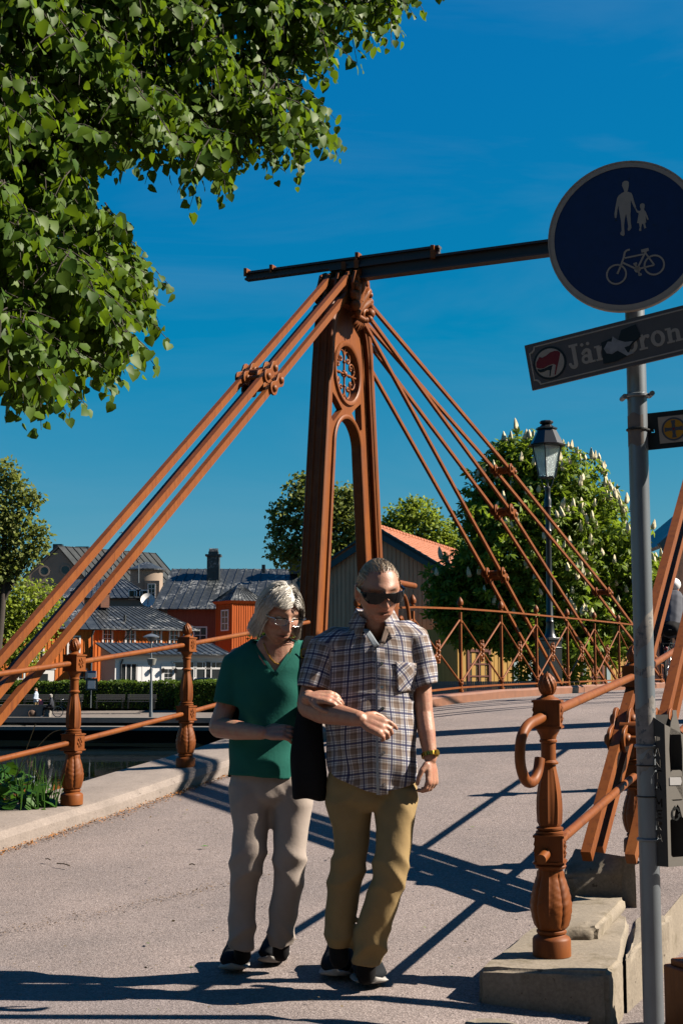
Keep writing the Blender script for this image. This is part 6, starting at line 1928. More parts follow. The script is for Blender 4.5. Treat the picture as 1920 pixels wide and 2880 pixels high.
# unseen trees added behind the camera: they keep the open sky off the fronts we look at
for i, (x, y, h_, lb_) in enumerate(((-9, -10, 10, 'far left'), (-2, -13, 11, 'left of centre'), (5, -8.5, 10, 'nearest to the camera'), (12, -5.5, 11, 'nearest to the right pavement'), (13, -13, 11, 'rear right'), (18, -1.5, 11, 'farthest right'))):
    bl_ = [((x + dx, y + dy, h_ * .62 + dz), (3.0, 3.0, 3.0)) for dx, dy, dz in ((0, 0, 0), (1.9, .3, -1.2), (-2.0, -.4, -1.0), (.4, .6, 1.6), (0, -1.5, -2.4), (.3, .3, -3.2))]
    crown_tree('added_shade_tree', 'unseen leafy tree added for shade behind the photographer, ' + lb_, 'tree', bl_, V((x, y, 0)), 4200, .8, 'tree_b', QUAD, 'unseen shade trees added behind the photographer', .3, .5)
# ================================================================ PEOPLE
def remesh(mb_, vox, smooth_it=3, fac=.5):
    me = bpy.data.meshes.new('tmp'); me.from_pydata(mb_.v, [], mb_.f)
    bm = bmesh.new(); bm.from_mesh(me); bmesh.ops.recalc_face_normals(bm, faces=bm.faces); bm.to_mesh(me); bm.free()
    o = bpy.data.objects.new('tmp', me); COL.objects.link(o)
    def mods(o):
        r = o.modifiers.new('r', 'REMESH'); r.mode = 'VOXEL'; r.voxel_size = vox; r.adaptivity = 0
        if smooth_it:
            s = o.modifiers.new('s', 'SMOOTH'); s.factor = fac; s.iterations = smooth_it
    m2 = bake(o, mods)
    bpy.data.objects.remove(o); bpy.data.meshes.remove(me)
    return m2
def co_of(me):
    a = np.empty(len(me.vertices) * 3, np.float32); me.vertices.foreach_get('co', a); return a.reshape(-1, 3).astype(float)
def no_of(me):
    a = np.empty(len(me.vertices) * 3, np.float32); me.vertices.foreach_get('normal', a); return a.reshape(-1, 3).astype(float)
def set_co(me, c): me.vertices.foreach_set('co', c.astype(np.float32).ravel()); me.update()
def chain_(mb, pts, rad, n=14, flat=None):
    """tapered limb with round ends; rad may be numbers or (rx, ry); flat = direction of rx"""
    P_ = [V(p) for p in pts]; k = len(P_)
    rr = [(r, r) if not isinstance(r, (tuple, list)) else r for r in rad]
    # round caps
    d0 = (P_[0] - P_[1]).normalized(); d1 = (P_[-1] - P_[-2]).normalized()
    ext = [(P_[0] + d0 * max(rr[0]) * .95, (rr[0][0] * .12, rr[0][1] * .12)), (P_[0] + d0 * max(rr[0]) * .6, (rr[0][0] * .72, rr[0][1] * .72))] + list(zip(P_, rr)) + [(P_[-1] + d1 * max(rr[-1]) * .6, (rr[-1][0] * .72, rr[-1][1] * .72)), (P_[-1] + d1 * max(rr[-1]) * .95, (rr[-1][0] * .12, rr[-1][1] * .12))]
    pts = [e[0] for e in ext]; rs = [e[1] for e in ext]; k = len(pts); vs = []
    nx = None
    for i in range(k):
        t = (pts[min(i + 1, k - 1)] - pts[max(i - 1, 0)]).normalized()
        if flat is not None: nx = V(flat)
        elif nx is None: nx = V((1, 0, 0)) if abs(t.x) < .9 else V((0, 1, 0))
        nx = (nx - t * nx.dot(t)); nx = nx.normalized() if nx.length > 1e-5 else t.orthogonal().normalized()
        ny = t.cross(nx)
        for j in range(n):
            a = 2 * PI * j / n
            vs.append(pts[i] + nx * math.cos(a) * rs[i][0] + ny * math.sin(a) * rs[i][1])
    fs = [(i * n + j, i * n + (j + 1) % n, (i + 1) * n + (j + 1) % n, (i + 1) * n + j) for i in range(k - 1) for j in range(n)]
    fs += [tuple(reversed(range(n))), tuple(range((k - 1) * n, k * n))]
    mb.add(vs, fs)
def loft(mb, rings, n=32, pw=2.0):
    """closed stack of level superellipse rings: (center, rx, ry, yaw)"""
    vs = []; k = len(rings)
    for (c, rx, ry, yaw) in rings:
        c = V(c); ca, sa = math.cos(yaw), math.sin(yaw)
        for j in range(n):
            a = 2 * PI * j / n
            x = math.copysign(abs(math.cos(a)) ** (2 / pw), math.cos(a)) * rx; y = math.copysign(abs(math.sin(a)) ** (2 / pw), math.sin(a)) * ry
            vs.append(c + V((x * ca - y * sa, x * sa + y * ca, 0)))
    fs = [(i * n + j, i * n + (j + 1) % n, (i + 1) * n + (j + 1) % n, (i + 1) * n + j) for i in range(k - 1) for j in range(n)]
    fs += [tuple(reversed(range(n))), tuple(range((k - 1) * n, k * n))]
    mb.add(vs, fs)
def vnoise(p, seed=0.0):
    x, y, z = p[:, 0] + seed, p[:, 1] - seed * .7, p[:, 2] + seed * 1.3
    return (np.sin(x * 1.0 + 1.3 * np.sin(y * .9 + z * .7)) + np.sin(y * 1.3 + 1.1 * np.sin(z * 1.1 + x * .6)) + np.sin(z * 1.2 + 1.2 * np.sin(x * .8 + y * 1.2))) / 3
def g3(p, c, s):
    """gaussian weight at c with widths s"""
    d = (p - np.array(c)) / np.array(s); return np.exp(-(d * d).sum(1))

SKIN = dict()
def skin_mat(name, base, red):
    m, nt, b, out = nodes(name)
    at_ = nt.nodes.new('ShaderNodeAttribute'); at_.attribute_name = 'tint'
    sp = nt.nodes.new('ShaderNodeSeparateColor'); nt.links.new(at_.outputs['Color'], sp.inputs[0])
    c = coords(nt, 'Object'); n1 = noise(nt, c, 26, 5, .65); n2 = noise(nt, c, 120, 3, .6)
    col = mixc(nt, ramp(nt, n1, [(.35, (0, 0, 0)), (.75, (.75, .75, .75))]), base, red)
    col = mixc(nt, ramp(nt, n2, [(.62, (0, 0, 0)), (.72, (.45, .45, .45))]), col, sh(red, .55))
    col = mixc(nt, sp.outputs[0], col, red)                         # flushed skin and lips
    col = mixc(nt, sp.outputs[1], col, (.035, .018, .010))          # brows, lashes, open mouth; also painted shade in mouth folds and nostrils
    col = mixc(nt, sp.outputs[2], col, (.30, .27, .24))             # grey brows, eye white
    nt.links.new(col, b.inputs['Base Color'])
    b.inputs['Roughness'].default_value = .5; b.inputs['Specular IOR Level'].default_value = .35
    b.inputs['Subsurface Weight'].default_value = .12; b.inputs['Subsurface Radius'].default_value = (.012, .004, .002); b.inputs['Subsurface Scale'].default_value = .6
    bump(nt, b, math_(nt, 'ADD', n2, math_(nt, 'MULTIPLY', n1, 2.0)), .25, .0025)
    return m
M['skin_w'] = skin_mat('sunny_aged_skin', (.44, .255, .165), (.40, .12, .09))
M['skin_m'] = skin_mat('ruddy_aged_skin', (.42, .22, .14), (.37, .125, .08))

def head_mesh(mb, Mh, old=1.0, male=True, s=1.0):
    """head looking to local -y, centre of skull at the origin; returns nothing, adds to mb. Mh places it"""
    n, m = 64, 56; vs = []
    for i in range(m + 1):
        t = PI * i / m
        for j in range(n):
            a = 2 * PI * j / n
            vs.append((math.sin(t) * math.sin(a), -math.sin(t) * math.cos(a), math.cos(t)))
    d = np.array(vs); p = d * np.array([.076, .096, .105])
    f = np.clip(-d[:, 1], 0, 1)                                     # how far to the front
    low = np.clip(-d[:, 2], 0, 1)
    # lower face: drop the front half to make a jaw, narrow towards the chin
    fr = np.clip((-d[:, 1] + .35) / 1.35, 0, 1)
    p[:, 2] -= low ** 1.15 * fr * .042
    p[:, 0] *= 1 - (.28 if male else .36) * low ** 1.5 * fr - .05 * low
    p[:, 1] += np.where(d[:, 1] > 0, low * .022, 0)                 # nape
    p[:, 1] *= 1 - .10 * low * (d[:, 1] < 0)
    p[:, 1] -= .0
    def push(c, w, v):
        g = g3(p0, c, w)[:, None]; return g * np.array(v)
    p0 = p.copy(); q = np.zeros_like(p)
    def F(x, z): return -.096 * math.sqrt(max(0, 1 - (x / .078) ** 2 * .8 - (z / .12) ** 2 * .6))
    q += push((0, -.090, .030), (.055, .05, .014), (0, -.007 if male else -.004, 0))           # brow ridge
    for s_ in (-1, 1):
        q += push((s_ * .032, -.085, .008), (.018, .04, .013), (0, .013, 0))                    # eye socket
        q += push((s_ * .032, -.083, .006), (.012, .03, .008), (0, -.006, 0))                   # lid
        q += push((s_ * .048, -.070, -.022), (.022, .035, .018), (s_ * .002, -.006, 0))         # cheekbone
        q += push((s_ * .040, -.078, -.052), (.012, .03, .022), (0, .004 * old, 0))             # hollow of the cheek
        q += push((s_ * .024, -.088, -.042), (.0055, .03, .018), (0, .0042 * old, 0))           # fold beside the mouth
        q += push((s_ * .034, -.080, -.080), (.018, .03, .016), (s_ * .004, -.003, -.004 * old)) # jowl
        q += push((s_ * .012, -.100, -.031), (.008, .03, .008), (s_ * .004, -.007, 0))          # nostril wing
    for k in range(8):                                                                         # nose ridge
        t = k / 7
        q += push((0, -.094, .014 - .046 * t), (.0085 + .004 * t, .035, .010), (0, -(.0045 + .0075 * t), 0)) * .95
    q += push((0, -.10, -.036), (.010, .03, .007), (0, -.006, -.004))                           # tip
    q += push((0, -.092, -.058), (.024, .03, .007), (0, -.005, 0))                              # upper lip
    q += push((0, -.090, -.0665), (.020, .03, .0035), (0, .008, 0))                             # mouth line
    q += push((0, -.089, -.075), (.020, .03, .006), (0, -.006, 0))                              # lower lip
    q += push((0, -.086, -.087), (.022, .03, .006), (0, .004, 0))                               # below the lip
    q += push((0, -.082, -.108), (.022, .035, .016), (0, -.009, -.003))                         # chin
    p = (p + q * np.where(np.abs(q).max(1, keepdims=True) > 0, 1.45, 1)) * s
    n_ = n
    fs = [(i * n_ + j, (i + 1) * n_ + j, (i + 1) * n_ + (j + 1) % n_, i * n_ + (j + 1) % n_) for i in range(m) for j in range(n_)]
    mb.add([Mh @ V(tuple(v)) for v in p], fs)
    for s_ in (-1, 1):                                                                         # ears
        e = MB(); 
        R3 = Matrix.Rotation(s_ * .35, 3, 'Z')
        e.ball((s_ * .078 * s, .012 * s, -.010 * s), .033 * s, 12, 8, (.30, .62, 1.05), R3)
        e.ball((s_ * .074 * s, .004 * s, -.040 * s), .012 * s, 8, 6, (.5, .8, 1))
        mb.add([Mh @ v for v in e.v], e.f)
def head_tint(me, Mh, s, male):
    c = co_of(me); Mi = np.array(Mh.inverted()); p = (c @ Mi[:3, :3].T + Mi[:3, 3]) / s
    t = np.zeros((len(c), 4), np.float32); t[:, 3] = 1
    fr = (p[:, 1] < -.03) & (p[:, 2] > -.16) & (p[:, 2] < .2) & (np.abs(p[:, 0]) < .12)
    def sp(ch, cc, w, k): t[:, ch] = np.maximum(t[:, ch], np.where(fr, k * g3(p, cc, w), 0))
    sp(0, (0, -.1, -.061), (.026, .05, .007), .9 if male else 1.0); sp(0, (0, -.095, -.076), (.022, .05, .008), .9 if male else 1.0)
    sp(1, (0, -.09, -.0675), (.023, .05, .0050), 1.0)
    sp(0, (0, -.115, -.034), (.016, .03, .012), .55)
    for s_ in (-1, 1):
        sp(0, (s_ * .045, -.075, -.03), (.02, .05, .02), .5)
        if male: sp(2, (s_ * .034, -.095, .028), (.018, .05, .0045), .55)
        sp(1, (s_ * .032, -.085, .007), (.015, .05, .0050), .9)
        sp(1, (s_ * .024, -.095, -.046), (.003, .03, .016), .22)  # shade in the fold beside the mouth, painted dark
        sp(1, (s_ * .032, -.085, .013), (.017, .05, .0028), .55)
        sp(1, (s_ * .009, -.11, -.041), (.004, .03, .0025), .8)  # painted shade of the nostril
    at_ = me.attributes.new('tint', 'FLOAT_COLOR', 'POINT'); at_.data.foreach_set('color', t.ravel())
def hand(mb, W, d, n, side, curl=.5, s=1.0, spread=.06, thumb=1.0, fing=(1, 1, 1, 1)):
    """hand from the wrist W: d towards the knuckles, n out of the back of the hand, side = towards the thumb"""
    W = V(W); d = V(d).normalized(); n = V(n); n = (n - d * n.dot(d)).normalized(); t = V(side); t = (t - d * t.dot(d) - n * t.dot(n)).normalized()
    L = .085 * s
    # palm: three flattened strands
    for o, r in ((-.026, .0135), (0, .015), (.024, .0145)):
        chain_(mb, [W - d * .01, W + d * L * .5 + t * o * s * .8, W + d * L + t * o * s], [(.017 * s, .015 * s), (.019 * s, r * s), (.016 * s, .0115 * s)], 10, t)
    for k, (o, ln) in enumerate(((.031, .068), (.0105, .076), (-.0105, .071), (-.030, .056))):
        p = W + d * L * (1.0 if k in (1, 2) else .95) + t * o * s
        dd = (d + t * (o * spread * 20)).normalized(); ang = 0; pts = [p - d * .012, p]
        cu = curl * fing[k]
        for fr_, a in ((.45, .55), (.32, .95), (.23, .65)):
            ang += a * cu
            v = dd * math.cos(ang) - n * math.sin(ang)
            p = p + v * ln * fr_ * s; pts.append(p)
        chain_(mb, pts, [.0098 * s, .0098 * s, .0088 * s, .0080 * s, .0066 * s], 10)
    p = W + d * L * .22 + t * .024 * s - n * .004
    v1 = (d * .62 + t * .72 * thumb - n * .30).normalized(); v2 = (d * .85 + t * .22 * thumb - n * .42).normalized(); v3 = (d * .92 - t * .1 - n * .38).normalized()
    chain_(mb, [p, p + v1 * .034 * s, p + v1 * .034 * s + v2 * .030 * s, p + v1 * .034 * s + v2 * .030 * s + v3 * .024 * s], [.0145 * s, .0115 * s, .0098 * s, .0080 * s], 10)

def shoe(parent, toe, heel, s=1.0, mats=None, lift=0.0):
    """trainer from heel to toe (ground points): sole and upper"""
    toe = V(toe); heel = V(heel); d = (toe - heel); L = d.length; d.normalize(); x = V((0, 0, 1)).cross(d).normalized() * -1
    X = d.cross(V((0, 0, 1)))
    def outl(t):  # half width along the foot
        return .030 + .018 * math.sin(PI * min(1, t * .62 + .12)) + (.004 if t > .55 else 0) - (.022 * max(0, (t - .86) / .14) ** 2)
    up = V((0, 0, 1)); mb = MB(); rings = []
    ts = [0, .02, .06, .15, .3, .45, .6, .75, .87, .95, .985, 1.0]
    def rg(t, w, z0, z1, k=12):
        out = []
        c = heel + d * (L * t)
        for j in range(k):
            a = 2 * PI * j / k
            out.append(c + X * math.cos(a) * w + up * ((z0 + z1) / 2 + math.sin(a) * (z1 - z0) / 2 + lift + .012 * max(0, (t - .8) / .2) ** 2))
        return out
    vs = []; k = 12
    for t in ts:
        e = 1 - (max(0, .06 - t) / .06) ** 2 * .55 - (max(0, t - .94) / .06) ** 2 * .55
        vs += rg(t, (outl(t) + .004) * e * s, .0, .026 - .004 * math.sin(PI * t))
    fs = [(i * k + j, i * k + (j + 1) % k, (i + 1) * k + (j + 1) % k, (i + 1) * k + j) for i in range(len(ts) - 1) for j in range(k)] + [tuple(reversed(range(k))), tuple(range((len(ts) - 1) * k, len(ts) * k))]
    mb.add(vs, fs)
    so = mb.build('shoe', mats[0], parent, smooth=60)
    mb = MB(); vs = []
    def top(t): return .128 - .010 * t if t < .30 else .125 - .066 * ((t - .30) / .70) ** .85
    for t in ts:
        e = 1 - (max(0, .06 - t) / .06) ** 2 * .5 - (max(0, t - .90) / .10) ** 2 * .6
        vs += rg(t * .97 + .012, outl(t) * e * s * .98, .012, max(.032, top(t) * (1 - .35 * max(0, (t - .9) / .1))))
    mb.add(vs, fs); mb.build('upper', mats[1], so, smooth=60)
    mb = MB()
    for q_ in range(4):
        t = .40 + .09 * q_; c = heel + d * (L * t) + up * (top(t) + .004 + lift)
        mb.tube([c - X * .026, c + up * .004, c + X * .026], .003, 5)
    c = heel + d * (L * .40) + up * (top(.4) + .008 + lift)
    for s_ in (-1, 1): mb.tube(spline([c, c + X * s_ * .022 + up * .014, c + X * s_ * .035 + d * .01 - up * .012], 4), .0028, 5)
    mb.build('laces', mats[2], so)
    return so
def cloth_mat(name, col, var=.12, rough=.85, weave=500, wr=.25):
    return pm(name, col, var, 14, rough, wr, 90, .003, spec=.15)
M['green_top'] = cloth_mat('green_jersey', (.010, .115, .088), .10)
M['beige_trousers'] = cloth_mat('pale_beige_cotton', (.34, .285, .25), .08)
M['khaki_trousers'] = cloth_mat('khaki_cotton', (.29, .20, .09), .10)
M['black_cloth'] = cloth_mat('black_cloth', (.006, .006, .007), .2)
M['shoe_black'] = cloth_mat('dark_mesh_shoe', (.006, .008, .011), .3)
M['shoe_sole'] = flat('pale_sole', (.34, .32, .30), .7, .15)
M['lace'] = flat('dark_lace', (.01, .01, .012), .8)
M['gold'] = pm('gold_metal', (.60, .36, .06), .1, 20, .25, 0, metallic=1.0)
M['steel'] = pm('silver_metal', (.45, .45, .46), .1, 20, .25, 0, metallic=1.0)
M['shades'] = pm('black_glossy_plastic', (.003, .003, .004), .1, 20, .10, 0, spec=.25)
def lens_mat():
    m, nt, b, out = nodes('clear_lens'); b.inputs['Base Color'].default_value = (.9, .9, .9, 1); b.inputs['Roughness'].default_value = .02; b.inputs['Alpha'].default_value = .12
    return m
M['lens'] = lens_mat()
def hair_mat(name, col):
    m, nt, b, out = nodes(name)
    g = nt.nodes.new('ShaderNodeNewGeometry')
    nt.links.new(ramp(nt, g.outputs['Random Per Island'], [(0, sh(col, .6)), (.5, col), (1, sh(col, 1.25))]), b.inputs['Base Color'])
    b.inputs['Roughness'].default_value = .45; b.inputs['Specular IOR Level'].default_value = .4
    return m
M['hair_w'] = hair_mat('white_hair', (.54, .50, .44)); M['hair_m'] = hair_mat('thin_grey_hair', (.40, .31, .215))
def plaid():
    m, nt, b, out = nodes('plaid_cotton')
    at_ = nt.nodes.new('ShaderNodeAttribute'); at_.attribute_name = 'plaid'
    sp = nt.nodes.new('ShaderNodeSeparateXYZ'); nt.links.new(at_.outputs['Vector'], sp.inputs[0])
    def stripes(ax, period, off, w, soft=.02):
        x = math_(nt, 'FRACT', math_(nt, 'ADD', math_(nt, 'DIVIDE', sp.outputs[ax], period), off))
        d = math_(nt, 'ABSOLUTE', math_(nt, 'SUBTRACT', x, .5))
        return ramp(nt, d, [(max(0, w / period / 2 - soft), (1, 1, 1)), (w / period / 2 + soft, (0, 0, 0))])
    Pd = .062
    col = (.58, .57, .585)
    tan = math_(nt, 'MAXIMUM', stripes(0, Pd, .5, .026, .03), stripes(1, Pd, .5, .026, .03))
    c = mixc(nt, math_(nt, 'MULTIPLY', tan, .55), col, (.20, .125, .075))
    both = math_(nt, 'MULTIPLY', stripes(0, Pd, .5, .026, .03), stripes(1, Pd, .5, .026, .03))
    c = mixc(nt, math_(nt, 'MULTIPLY', both, .65), c, (.12, .06, .028))
    for ax in (0, 1):
        c = mixc(nt, math_(nt, 'MULTIPLY', stripes(ax, Pd, .0, .0085, .02), .85), c, (.020, .024, .085))
        c = mixc(nt, math_(nt, 'MULTIPLY', stripes(ax, Pd, .18, .0028, .012), .75), c, (.035, .032, .075))
        c = mixc(nt, math_(nt, 'MULTIPLY', stripes(ax, Pd, .82, .0028, .012), .75), c, (.035, .032, .075))
        c = mixc(nt, math_(nt, 'MULTIPLY', stripes(ax, Pd, .40, .0026, .012), .55), c, (.045, .022, .02))
    nt.links.new(c, b.inputs['Base Color']); b.inputs['Roughness'].default_value = .85; b.inputs['Specular IOR Level'].default_value = .15
    return m
M['plaid'] = plaid()
M['shirt_inside'] = cloth_mat('pale_blue_lining', (.34, .38, .42), .05)

def finish(name, me, mat, parent, smooth=True, solid=0.0):
    """link a mesh built in world space under its person"""
    me.name = name
    Mi = _mw(parent).inverted(); me.transform(Mi)
    me.shade_smooth()
    o = link(name, me, mat, parent)
    if solid:
        s_ = o.modifiers.new('thick', 'SOLIDIFY'); s_.thickness = solid; s_.offset = -1
    return o
def cut(me, keep):
    bm = bmesh.new(); bm.from_mesh(me); bm.verts.ensure_lookup_table()
    bmesh.ops.delete(bm, geom=[v for v in bm.verts if not keep[v.index]], context='VERTS')
    ed = [e for e in bm.edges if e.is_boundary]                     # even out the cut edges
    nb = {}
    for e in ed:
        for a, b in ((e.verts[0], e.verts[1]), (e.verts[1], e.verts[0])): nb.setdefault(a, []).append(b)
    for _ in range(14):
        new = {v: v.co * .4 + sum((w.co for w in ws), V()) * (.6 / len(ws)) for v, ws in nb.items() if len(ws) == 2}
        for v, c in new.items(): v.co = c
    bm.to_mesh(me); bm.free()
def folds(me, fn, amp=1.0):
    c = co_of(me); n = no_of(me); set_co(me, c + n * (fn(c) * amp)[:, None])

def trousers(parent, legs, waist, mat, seed, vox=.009):
    """legs: list of ring lists [(center, rx, ry)], waist rings; world space"""
    mb = MB()
    loft(mb, [(c, rx, ry, 0) for c, rx, ry in waist], 36, 2.3)
    for L in legs:
        L2 = []
        for (a, b) in zip(L[:-1], L[1:]):
            for k in range(3):
                t = k / 3; L2.append((V(a[0]).lerp(V(b[0]), t), a[1] + (b[1] - a[1]) * t, a[2] + (b[2] - a[2]) * t, 0))
        L2.append((L[-1][0], L[-1][1], L[-1][2], 0)); loft(mb, L2, 30, 2.2)
    me = remesh(mb, vox, 3)
    def fn(c):
        z = c[:, 2]
        zg = (z - z.min()) / (z.max() - z.min())
        knee = np.exp(-((zg - .47) / .10) ** 2); hem = np.exp(-((zg - .06) / .12) ** 2); top = np.exp(-((zg - .86) / .13) ** 2)
        def ridge(v): return 1 - 2 * np.abs(v)
        w1 = ridge(np.sin(z * 30 + 7 * c[:, 0] + 1.8 * np.sin(c[:, 0] * 19 + seed) + 9 * c[:, 1]))
        w2 = np.sin(c[:, 0] * 46 + z * 11 + seed * 2 + 3 * np.sin(z * 6)); w3 = vnoise(c * 20, seed); w4 = ridge(vnoise(c * 13, seed + 3))
        return .0065 * w1 * (knee * .9 + hem * 1.1 + top * .30) + .0022 * w2 * (.4 + top) + .0045 * w3 + .0055 * w4 * (.35 + knee + hem)
    folds(me, fn)
    return finish('trousers', me, mat, parent)
from mathutils.bvhtree import BVHTree
def bvh(me, parent=None):
    """ray helper in world space"""
    Mw = _mw(parent) if parent is not None else Matrix()
    vs = [Mw @ v.co for v in me.vertices]
    return BVHTree.FromPolygons(vs, [tuple(p.vertices) for p in me.polygons])
def front(bv, px_, py_, D, off=.003):
    """point on a garment's front where the photograph's ray meets it"""
    o = V((0, 0, CAMZ)); d = (at(px_, py_, D) - o).normalized()
    h = bv.ray_cast(o + d * 3.5, d)
    if h[0] is None: return at(px_, py_, D), V((0, -1, 0))
    n = h[1] if h[1].dot(d) < 0 else -h[1]
    return h[0] + n * off, n
def patch(bv, polypx, D, name, mat, parent, off=.004, th=.003, n=10, attr=None):
    """four sided cloth patch laid on a garment, corners in photograph order"""
    a, b, c, d = [V((x, y)) for x, y in polypx]
    vs = []; 
    for i in range(n + 1):
        for j in range(n + 1):
            u, v = i / n, j / n
            q = (a * (1 - u) + b * u) * (1 - v) + (d * (1 - u) + c * u) * v
            p, nn = front(bv, q.x, q.y, D, off); vs.append(p)
    fs = [(i * (n + 1) + j, (i + 1) * (n + 1) + j, (i + 1) * (n + 1) + j + 1, i * (n + 1) + j + 1) for i in range(n) for j in range(n)]
    mb = MB(); mb.add(vs, fs); o = mb.build(name, mat, parent, smooth=60)
    s_ = o.modifiers.new('thick', 'SOLIDIFY'); s_.thickness = th; s_.offset = 0
    return o
def set_plaid(me, parent, fn):
    Mw = np.array(_mw(parent)); c = co_of(me) @ Mw[:3, :3].T + Mw[:3, 3]
    v = fn(c).astype(np.float32)
    a = me.attributes.new('plaid', 'FLOAT_VECTOR', 'POINT'); a.data.foreach_set('vector', v.ravel())
def strands(roots_fn, n, Mh, s, name, mat, parent, width=.0035, seed=1):
    rg_ = np.random.default_rng(seed); vs = []; fs = []
    for i in range(n):
        pts = roots_fn(rg_)
        if pts is None or len(pts) < 3: continue
        k = len(pts); b = len(vs)
        for j, p in enumerate(pts):
            t = (pts[min(j + 1, k - 1)] - pts[max(j - 1, 0)]); t = t / (np.linalg.norm(t) + 1e-9)
            nn = p / (np.linalg.norm(p) + 1e-9); w = np.cross(t, nn); w = w / (np.linalg.norm(w) + 1e-9)
            if j == 0: ph = rg_.uniform(-1.2, 1.2)
            w = w * math.cos(ph) + np.cross(t, w) * math.sin(ph)
            wd_ = width * (1 - .75 * (j / (k - 1)) ** 2)
            for sgn in (-1, 1): vs.append(Mh @ (V(tuple((p + w * wd_ * sgn * .5 + nn * (.0008 if sgn > 0 else 0)) * s))))
        for j in range(k - 1): fs.append((b + 2 * j, b + 2 * j + 1, b + 2 * j + 3, b + 2 * j + 2))
    return np_mesh(name, np.array([tuple(v) for v in vs]), np.array(fs), mat, parent, smooth=True)
SK = np.array([.076, .096, .105])
def HM(px_, py_, D, yaw, pitch, roll=0.0):
    return Matrix.Translation(at(px_, py_, D)) @ Matrix.Rotation(yaw, 4, 'Z') @ Matrix.Rotation(pitch, 4, 'X') @ Matrix.Rotation(roll, 4, 'Y')
def body_of(parent, mb, vox, Mh, s, male, mat):
    me = remesh(mb, vox, 2, .45)
    head_tint(me, Mh, s, male)
    return finish('body', me, mat, parent)

# ---------------------------------------------------------------- the man
Dm = 5.66
man = thing('person', 'old man in plaid short-sleeved shirt, khaki trousers and black sunglasses, arm in arm', 'person', (at(1045, 2760, Dm).x, Dm, 0), 0, 'the couple walking arm in arm')
def m_(px_, py_, dd=0.0): return at(px_, py_, Dm + dd)
kM = Dm / FPX
HMm = HM(1064, 1655, Dm - .11, R(14), R(22), R(-4)); sM = 1.10
mb = MB()
head_mesh(mb, HMm, 1.3, True, sM)
chain_(mb, [m_(1062, 1700, -.02), m_(1056, 1755, .0), m_(1050, 1800, .03)], [.058, .058, .052])
chain_(mb, [m_(1050, 1850, .03), m_(1050, 1900, .02), m_(1046, 2000, .02), m_(1046, 2180, .03)], [(.10, .05), (.14, .085), (.14, .09), (.13, .09)], 20, (1, 0, 0))
chain_(mb, [m_(930, 1805, .02), m_(880, 1930, -.02), m_(866, 1986, -.05)], [.050, .046, .047]); chain_(mb, [m_(866, 1986, -.05), m_(905, 2003, -.12), m_(960, 2012, -.20), m_(1012, 2022, -.27)], [.047, .047, .040, .030])
chain_(mb, [m_(1165, 1800, .02), m_(1184, 1930, .02), m_(1192, 2010, .0)], [.050, .042, .037]); chain_(mb, [m_(1192, 2010, .0), m_(1199, 2060, -.03), m_(1210, 2135, -.06)], [.038, .036, .0265])
hand(mb, m_(1012, 2022, -.27), (.93, -.12, -.34), (.15, -.85, .45), (.2, .25, .9), .85, 1.05, .03, .9, (.55, .95, 1.05, 1.1))
hand(mb, m_(1210, 2137, -.06), (.06, -.12, -1), (.80, -.55, .0), (-.45, -.85, 0), .95, 1.03, .02, .8, (.85, 1, 1.05, 1.1))
for a, b, c in (((985, 2225), (985, 2400), (953, 2660)), ((1112, 2225), (1098, 2420), (1034, 2700))):
    chain_(mb, [m_(*a, .03), m_(*b, .0), m_(*c, .06)], [.060, .042, .028])
body_of(man, mb, .0038, HMm, sM, True, M['skin_m'])
# shirt
mb = MB()
rings = [(2262, 1047, 129, .132), (2200, 1047, 128, .138), (2120, 1046, 126, .142), (2040, 1041, 126, .142), (1950, 1037, 130, .136), (1880, 1037, 137, .128), (1830, 1038, 138, .116), (1800, 1040, 131, .102), (1780, 1043, 114, .088), (1762, 1047, 87, .078), (1748, 1050, 69, .070)]
def dense(rings, D, k=4):
    out = []
    for a, b in zip(rings[:-1], rings[1:]):
        for i in range(k):
            t = i / k; q_ = [a[j] + (b[j] - a[j]) * t for j in range(4)]; out.append((at(q_[1], q_[0], D + .02), q_[2] * D / FPX, q_[3], 0))
    q_ = rings[-1]; out.append((at(q_[1], q_[0], D + .02), q_[2] * D / FPX, q_[3], 0)); return out
loft(mb, dense(rings, Dm), 40, 2.2)
zs0 = m_(1045, 1960).z
for v_ in mb.v: v_.z += .15 * (v_.x - m_(1045, 1800).x) * min(1, max(0, (v_.z - zs0) / .16))
slm = ((m_(955, 1812, .02), m_(915, 1830, .0), m_(890, 1890, -.02), m_(878, 1945, -.04)), (m_(1120, 1790, .02), m_(1163, 1802, .02), m_(1186, 1870, .01), m_(1199, 1940, .0)))
chain_(mb, slm[0], [.085, .074, .068, .068], 22); chain_(mb, slm[1], [.080, .066, .058, .056], 22)
me = remesh(mb, .0075, 4)
c = co_of(me)
pxs = 960 + FPX * c[:, 0] / c[:, 1]
def py_of(c): return 1440 - FPX * np.tan(np.arctan2(c[:, 2] - CAMZ, c[:, 1]) - TH)
pys = py_of(c)
fr = c[:, 1] < Dm - .0
hem = np.where(fr, np.interp(pxs, [900, 930, 975, 1020, 1058, 1066, 1078, 1120, 1175, 1200], [2150, 2182, 2204, 2228, 2236, 2238, 2232, 2226, 2200, 2180]), 2215)
vneck = fr & (pys < 1814) & (np.abs(pxs - (1060 - (1814 - pys) * .12)) < (1814 - pys) * .52)
tops = pys < 1745
slv0 = (pxs < 940) & (pys > 1936 - (pxs - 890) * -.10) & (pys < 2010) & (c[:, 1] < 9) & (np.array([(V(tuple(q_)) - slm[0][3]).length for q_ in c]) < .085)
slv1 = (pxs > 1160) & (np.array([(V(tuple(q_)) - slm[1][3]).length for q_ in c]) < .07) & (pys > 1930 + (pxs - 1198) * -.25)
keep = ~((pys > hem) | vneck | tops | slv0 | slv1)
